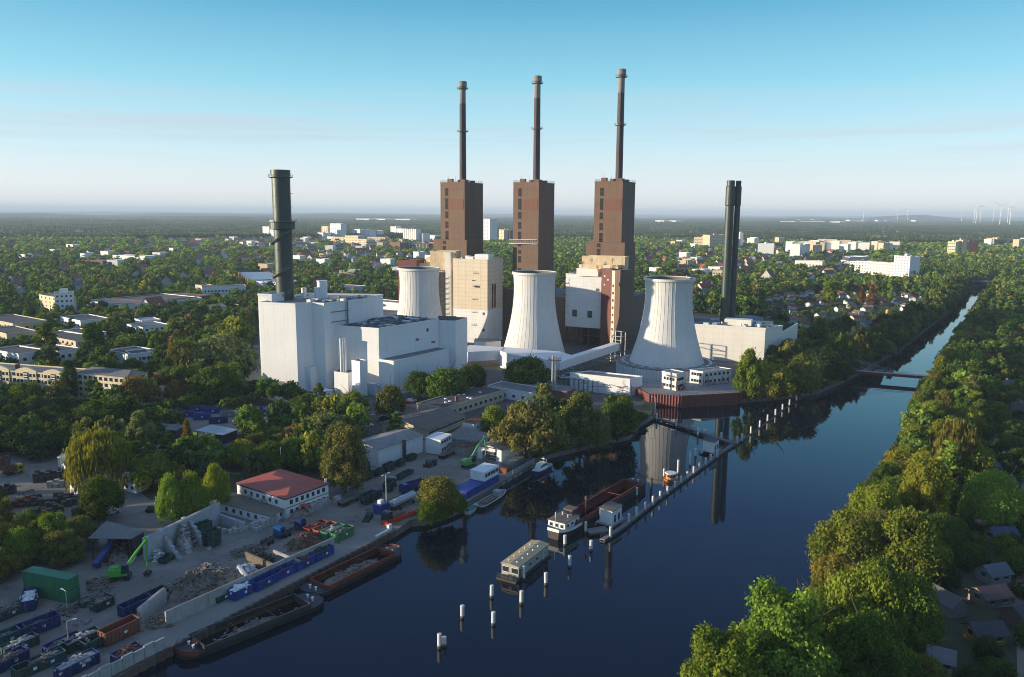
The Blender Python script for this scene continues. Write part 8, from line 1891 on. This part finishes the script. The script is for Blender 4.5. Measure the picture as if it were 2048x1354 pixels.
CLEAR = [FP(p, 0) for p in (YARD, [(500, 720), (500, 640), (560, 640), (700, 602), (1060, 600), (1290, 620), (1480, 640), (1600, 700), (1480, 782), (1300, 780), (1290, 800), (1260, 860), (1150, 850), (1085, 805), (1090, 915), (905, 870), (860, 880), (780, 880), (700, 860), (690, 830), (560, 800), (488, 790)], [(355, 860), (350, 815), (400, 808), (600, 815), (640, 835), (560, 850), (470, 870), (470, 905), (395, 925), (300, 900), (290, 860)], [(640, 622), (700, 600), (1060, 600), (1060, 620), (800, 650), (700, 645)], [(60, 441), (150, 437), (270, 437), (272, 441), (160, 444)])]
ALLOT = FP([(1500, 640), (1530, 600), (1600, 588), (1800, 588), (1850, 600), (1770, 650), (1700, 680), (1620, 665)], 0)
ALLR = FP([(1870, 1600), (1880, 1100), (1960, 900), (2000, 740), (2300, 740), (2300, 1600)], 0)
def grid_hash(cell): return {}
def wood(D0, D1, step, Rr, Hr, allow=1.0, wmul=1.0):
    out = []; y = D0
    while y < D1:
        s = step(y) if callable(step) else step
        x = -y*.72-20
        while x < y*.72+20:
            xx = x+RS.uniform(-.42, .42)*s; yy = y+RS.uniform(-.42, .42)*s; x += s
            if yy < D0: continue
            if RS.rand() > allow: continue
            if any(inside(xx, yy, P) for P in CLEAR): continue
            R = RS.uniform(*Rr)*s/9.; H = RS.uniform(*Hr)
            inA = inside(xx, yy, ALLOT) or inside(xx, yy, ALLR)
            if inA:
                if RS.rand() < .35: continue
                R *= .5; H *= .38
            if near_canal(xx, yy, R*.5+1): continue
            if blocked(xx, yy, R*.35): continue
            if yy < 900 and any((xx-a)**2+(yy-b_)**2 < (R*.55+r*.55)**2 for a, b_, r in CROWNS): continue
            if hides(xx, yy, R, H): 
                H *= .5; R *= .7
                if hides(xx, yy, R, H): 
                    H = 2.5; R *= .7
                    if hides(xx, yy, R, H): continue
            cl = ['mid', 'dark', 'mid', 'olive', 'dkbl', 'light', 'mid', 'yell', 'dark', 'brown'][RS.choice(10, p=[.2, .16, .16, .12, .1, .11, .06, .035, .04, .015])]
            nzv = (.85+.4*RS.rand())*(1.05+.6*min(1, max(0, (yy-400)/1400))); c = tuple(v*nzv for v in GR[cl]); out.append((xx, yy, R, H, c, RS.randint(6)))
        y += s*.82
    return out
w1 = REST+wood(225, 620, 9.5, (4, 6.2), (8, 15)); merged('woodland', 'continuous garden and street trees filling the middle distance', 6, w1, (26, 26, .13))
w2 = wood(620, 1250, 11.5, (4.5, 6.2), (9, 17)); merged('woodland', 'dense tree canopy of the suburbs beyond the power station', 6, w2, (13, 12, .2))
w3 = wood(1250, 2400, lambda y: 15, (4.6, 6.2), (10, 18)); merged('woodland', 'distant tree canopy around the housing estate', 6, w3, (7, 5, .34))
print('trees', CNT, len(w1), len(w2), len(w3), len(CROWNS))
# the forest carpet towards the horizon
def carpet():
    na, nr = 1500, 620; r0, r1 = 2350., 44000.; t = np.linspace(0, 1, nr); rr = r0*(r1/r0)**t; aa = np.linspace(-.66, .66, na)
    A, Rr = np.meshgrid(aa, rr); X = np.sin(A)*Rr+0; Y = np.cos(A)*Rr; rs = np.random.RandomState(3)
    def sm(n0, n1):
        g = rs.rand(n0, n1); u = np.linspace(0, n0-1.001, nr); v = np.linspace(0, n1-1.001, na); i = u.astype(int); j = v.astype(int); fu = (u-i)[:, None]; fv = (v-j)[None]; return (g[i][:, j]*(1-fu)*(1-fv)+g[i+1][:, j]*fu*(1-fv)+g[i][:, j+1]*(1-fu)*fv+g[i+1][:, j+1]*fu*fv)
    big = sm(14, 22); mid = sm(60, 60); fine = rs.rand(nr, na)
    Z = 8+fine*9+mid*5+(big-.5)*np.clip((Rr-5000)/10000, 0, 1)*60+np.clip((Rr-17000)/20000, 0, 1)*20
    hills = 55*np.exp(-((A-.46)/.05)**2)*np.exp(-((Rr-15000)/3000)**2)+35*np.exp(-((A+.25)/.12)**2)*np.exp(-((Rr-18000)/3000)**2)+40*np.exp(-((A-.02)/.05)**2)*np.exp(-((Rr-20000)/3000)**2); Z = Z+hills
    V = np.stack([X, Y, Z], -1).reshape(-1, 3); idx = np.arange(nr*na).reshape(nr, na); q = np.stack([idx[:-1, :-1], idx[:-1, 1:], idx[1:, 1:], idx[1:, :-1]], -1).reshape(-1, 4)
    q = q[:, ::-1]
    base = np.array([.17, .20, .075]); m2 = sm(160, 90)[:-1, :-1].reshape(-1); f = fine[:-1, :-1].reshape(-1); b2 = sm(40, 30)[:-1, :-1].reshape(-1)
    c = base[None]*(.45+1.1*f[:, None])*(.55+1.0*m2[:, None]); field = ((b2 > .72) & (m2 > .5)); c[field] = np.array([.32, .27, .15]); fl2 = (b2 < .14); c[fl2] = np.array([.13, .17, .07])
    Zr = Z.reshape(-1); fv_ = q[field].ravel(); V[fv_, 2] = np.minimum(V[fv_, 2], 6)
    me = npmesh('forest_canopy', V, q, np.zeros((0, 3), int), None, None, M['leaf2'], c); tag(mo('forest_canopy', me), 'forest and fields stretching to the horizon', 'woodland', kind='stuff')
carpet()
# undergrowth along the water edge and in the verges
def scrub(n=5200):
    V, q, t3, a, at = crown('bush', 9, 5, 14, .22); Vs = []; Qs = []; Ts = []; C = []; C2 = []; nv = 0
    P = CANAL; seg = [(P[i], P[(i+1) % len(P)]) for i in range(len(P))]; pts = []
    for p, q_ in seg:
        L = math.hypot(q_[0]-p[0], q_[1]-p[1]); 
        if p[1] > 900 or q_[1] > 900 or L < 1: continue
        if p[1] < 215 and p[0] < -10: continue
        k = int(L/1.5)
        for i in range(k):
            t_ = (i+RS.rand())/k; nx, ny = (q_[1]-p[1])/L, -(q_[0]-p[0])/L
            for s in (1,):
                o_ = RS.uniform(-1.5, 3); x, y = p[0]+(q_[0]-p[0])*t_-nx*o_*0, p[1]+(q_[1]-p[1])*t_
                xx, yy = x+nx*o_, y+ny*o_
                if inside(xx, yy, P): xx, yy = x-nx*o_, y-ny*o_
                if blocked(xx, yy, .5) or plat_in(xx, yy): continue
                pts.append((xx, yy, RS.uniform(.7, 1.7), RS.uniform(.7, 2.2)))
    for x, y, R, H in pts:
        v = V*np.array([R, R, H*.7])+np.array([x, y, H*.1]); Vs.append(v); Qs.append(q+nv); Ts.append(t3+nv); nv += len(V); c = np.array(GR[['mid', 'dark', 'light', 'olive'][RS.randint(4)]]); C.append(c*(.55+.95*a[:, None])); C2.append(c*(.55+.95*at[:, None]))
    me = npmesh('undergrowth', np.concatenate(Vs), np.concatenate(Qs), np.concatenate(Ts), None, None, M['leaf2'], np.concatenate([np.concatenate(C), np.concatenate(C2)])); tag(mo('undergrowth', me), 'low scrub along the canal banks', 'undergrowth', kind='stuff')
def plat_in(x, y): return y > 300 and y < 360 and 45 < x < 101
scrub()

def litter():
    b = MB(); rnd = random.Random(99); P = FP([(250, 1200), (420, 1130), (560, 1060), (720, 1030), (700, 1085), (560, 1100), (330, 1190), (240, 1270), (120, 1290), (60, 1240), (200, 1150)], 0); P2 = FP([(20, 1050), (150, 1040), (170, 960), (60, 930), (0, 960)], 0)
    for Q_, n in ((P, 900), (P2, 260)):
        xs = [p[0] for p in Q_]; ys = [p[1] for p in Q_]
        while n:
            x, y = rnd.uniform(min(xs), max(xs)), rnd.uniform(min(ys), max(ys))
            if not inside(x, y, Q_) or rnd.random() > (.25+.75*(math.sin(x*.5)*math.sin(y*.4) > .1)): n -= 1; continue
            s_ = rnd.uniform(.08, .4); b.box(x, y, 0, s_*rnd.uniform(.8, 3), s_, s_*.5, rnd.random()*6, rnd.choice((0, 1, 2, 2))); n -= 1
    tag(b.build('loose_scrap', [M['bale'], M['wood'], M['rubble']]), 'loose scraps strewn over the yard', 'litter', kind='stuff')
litter()
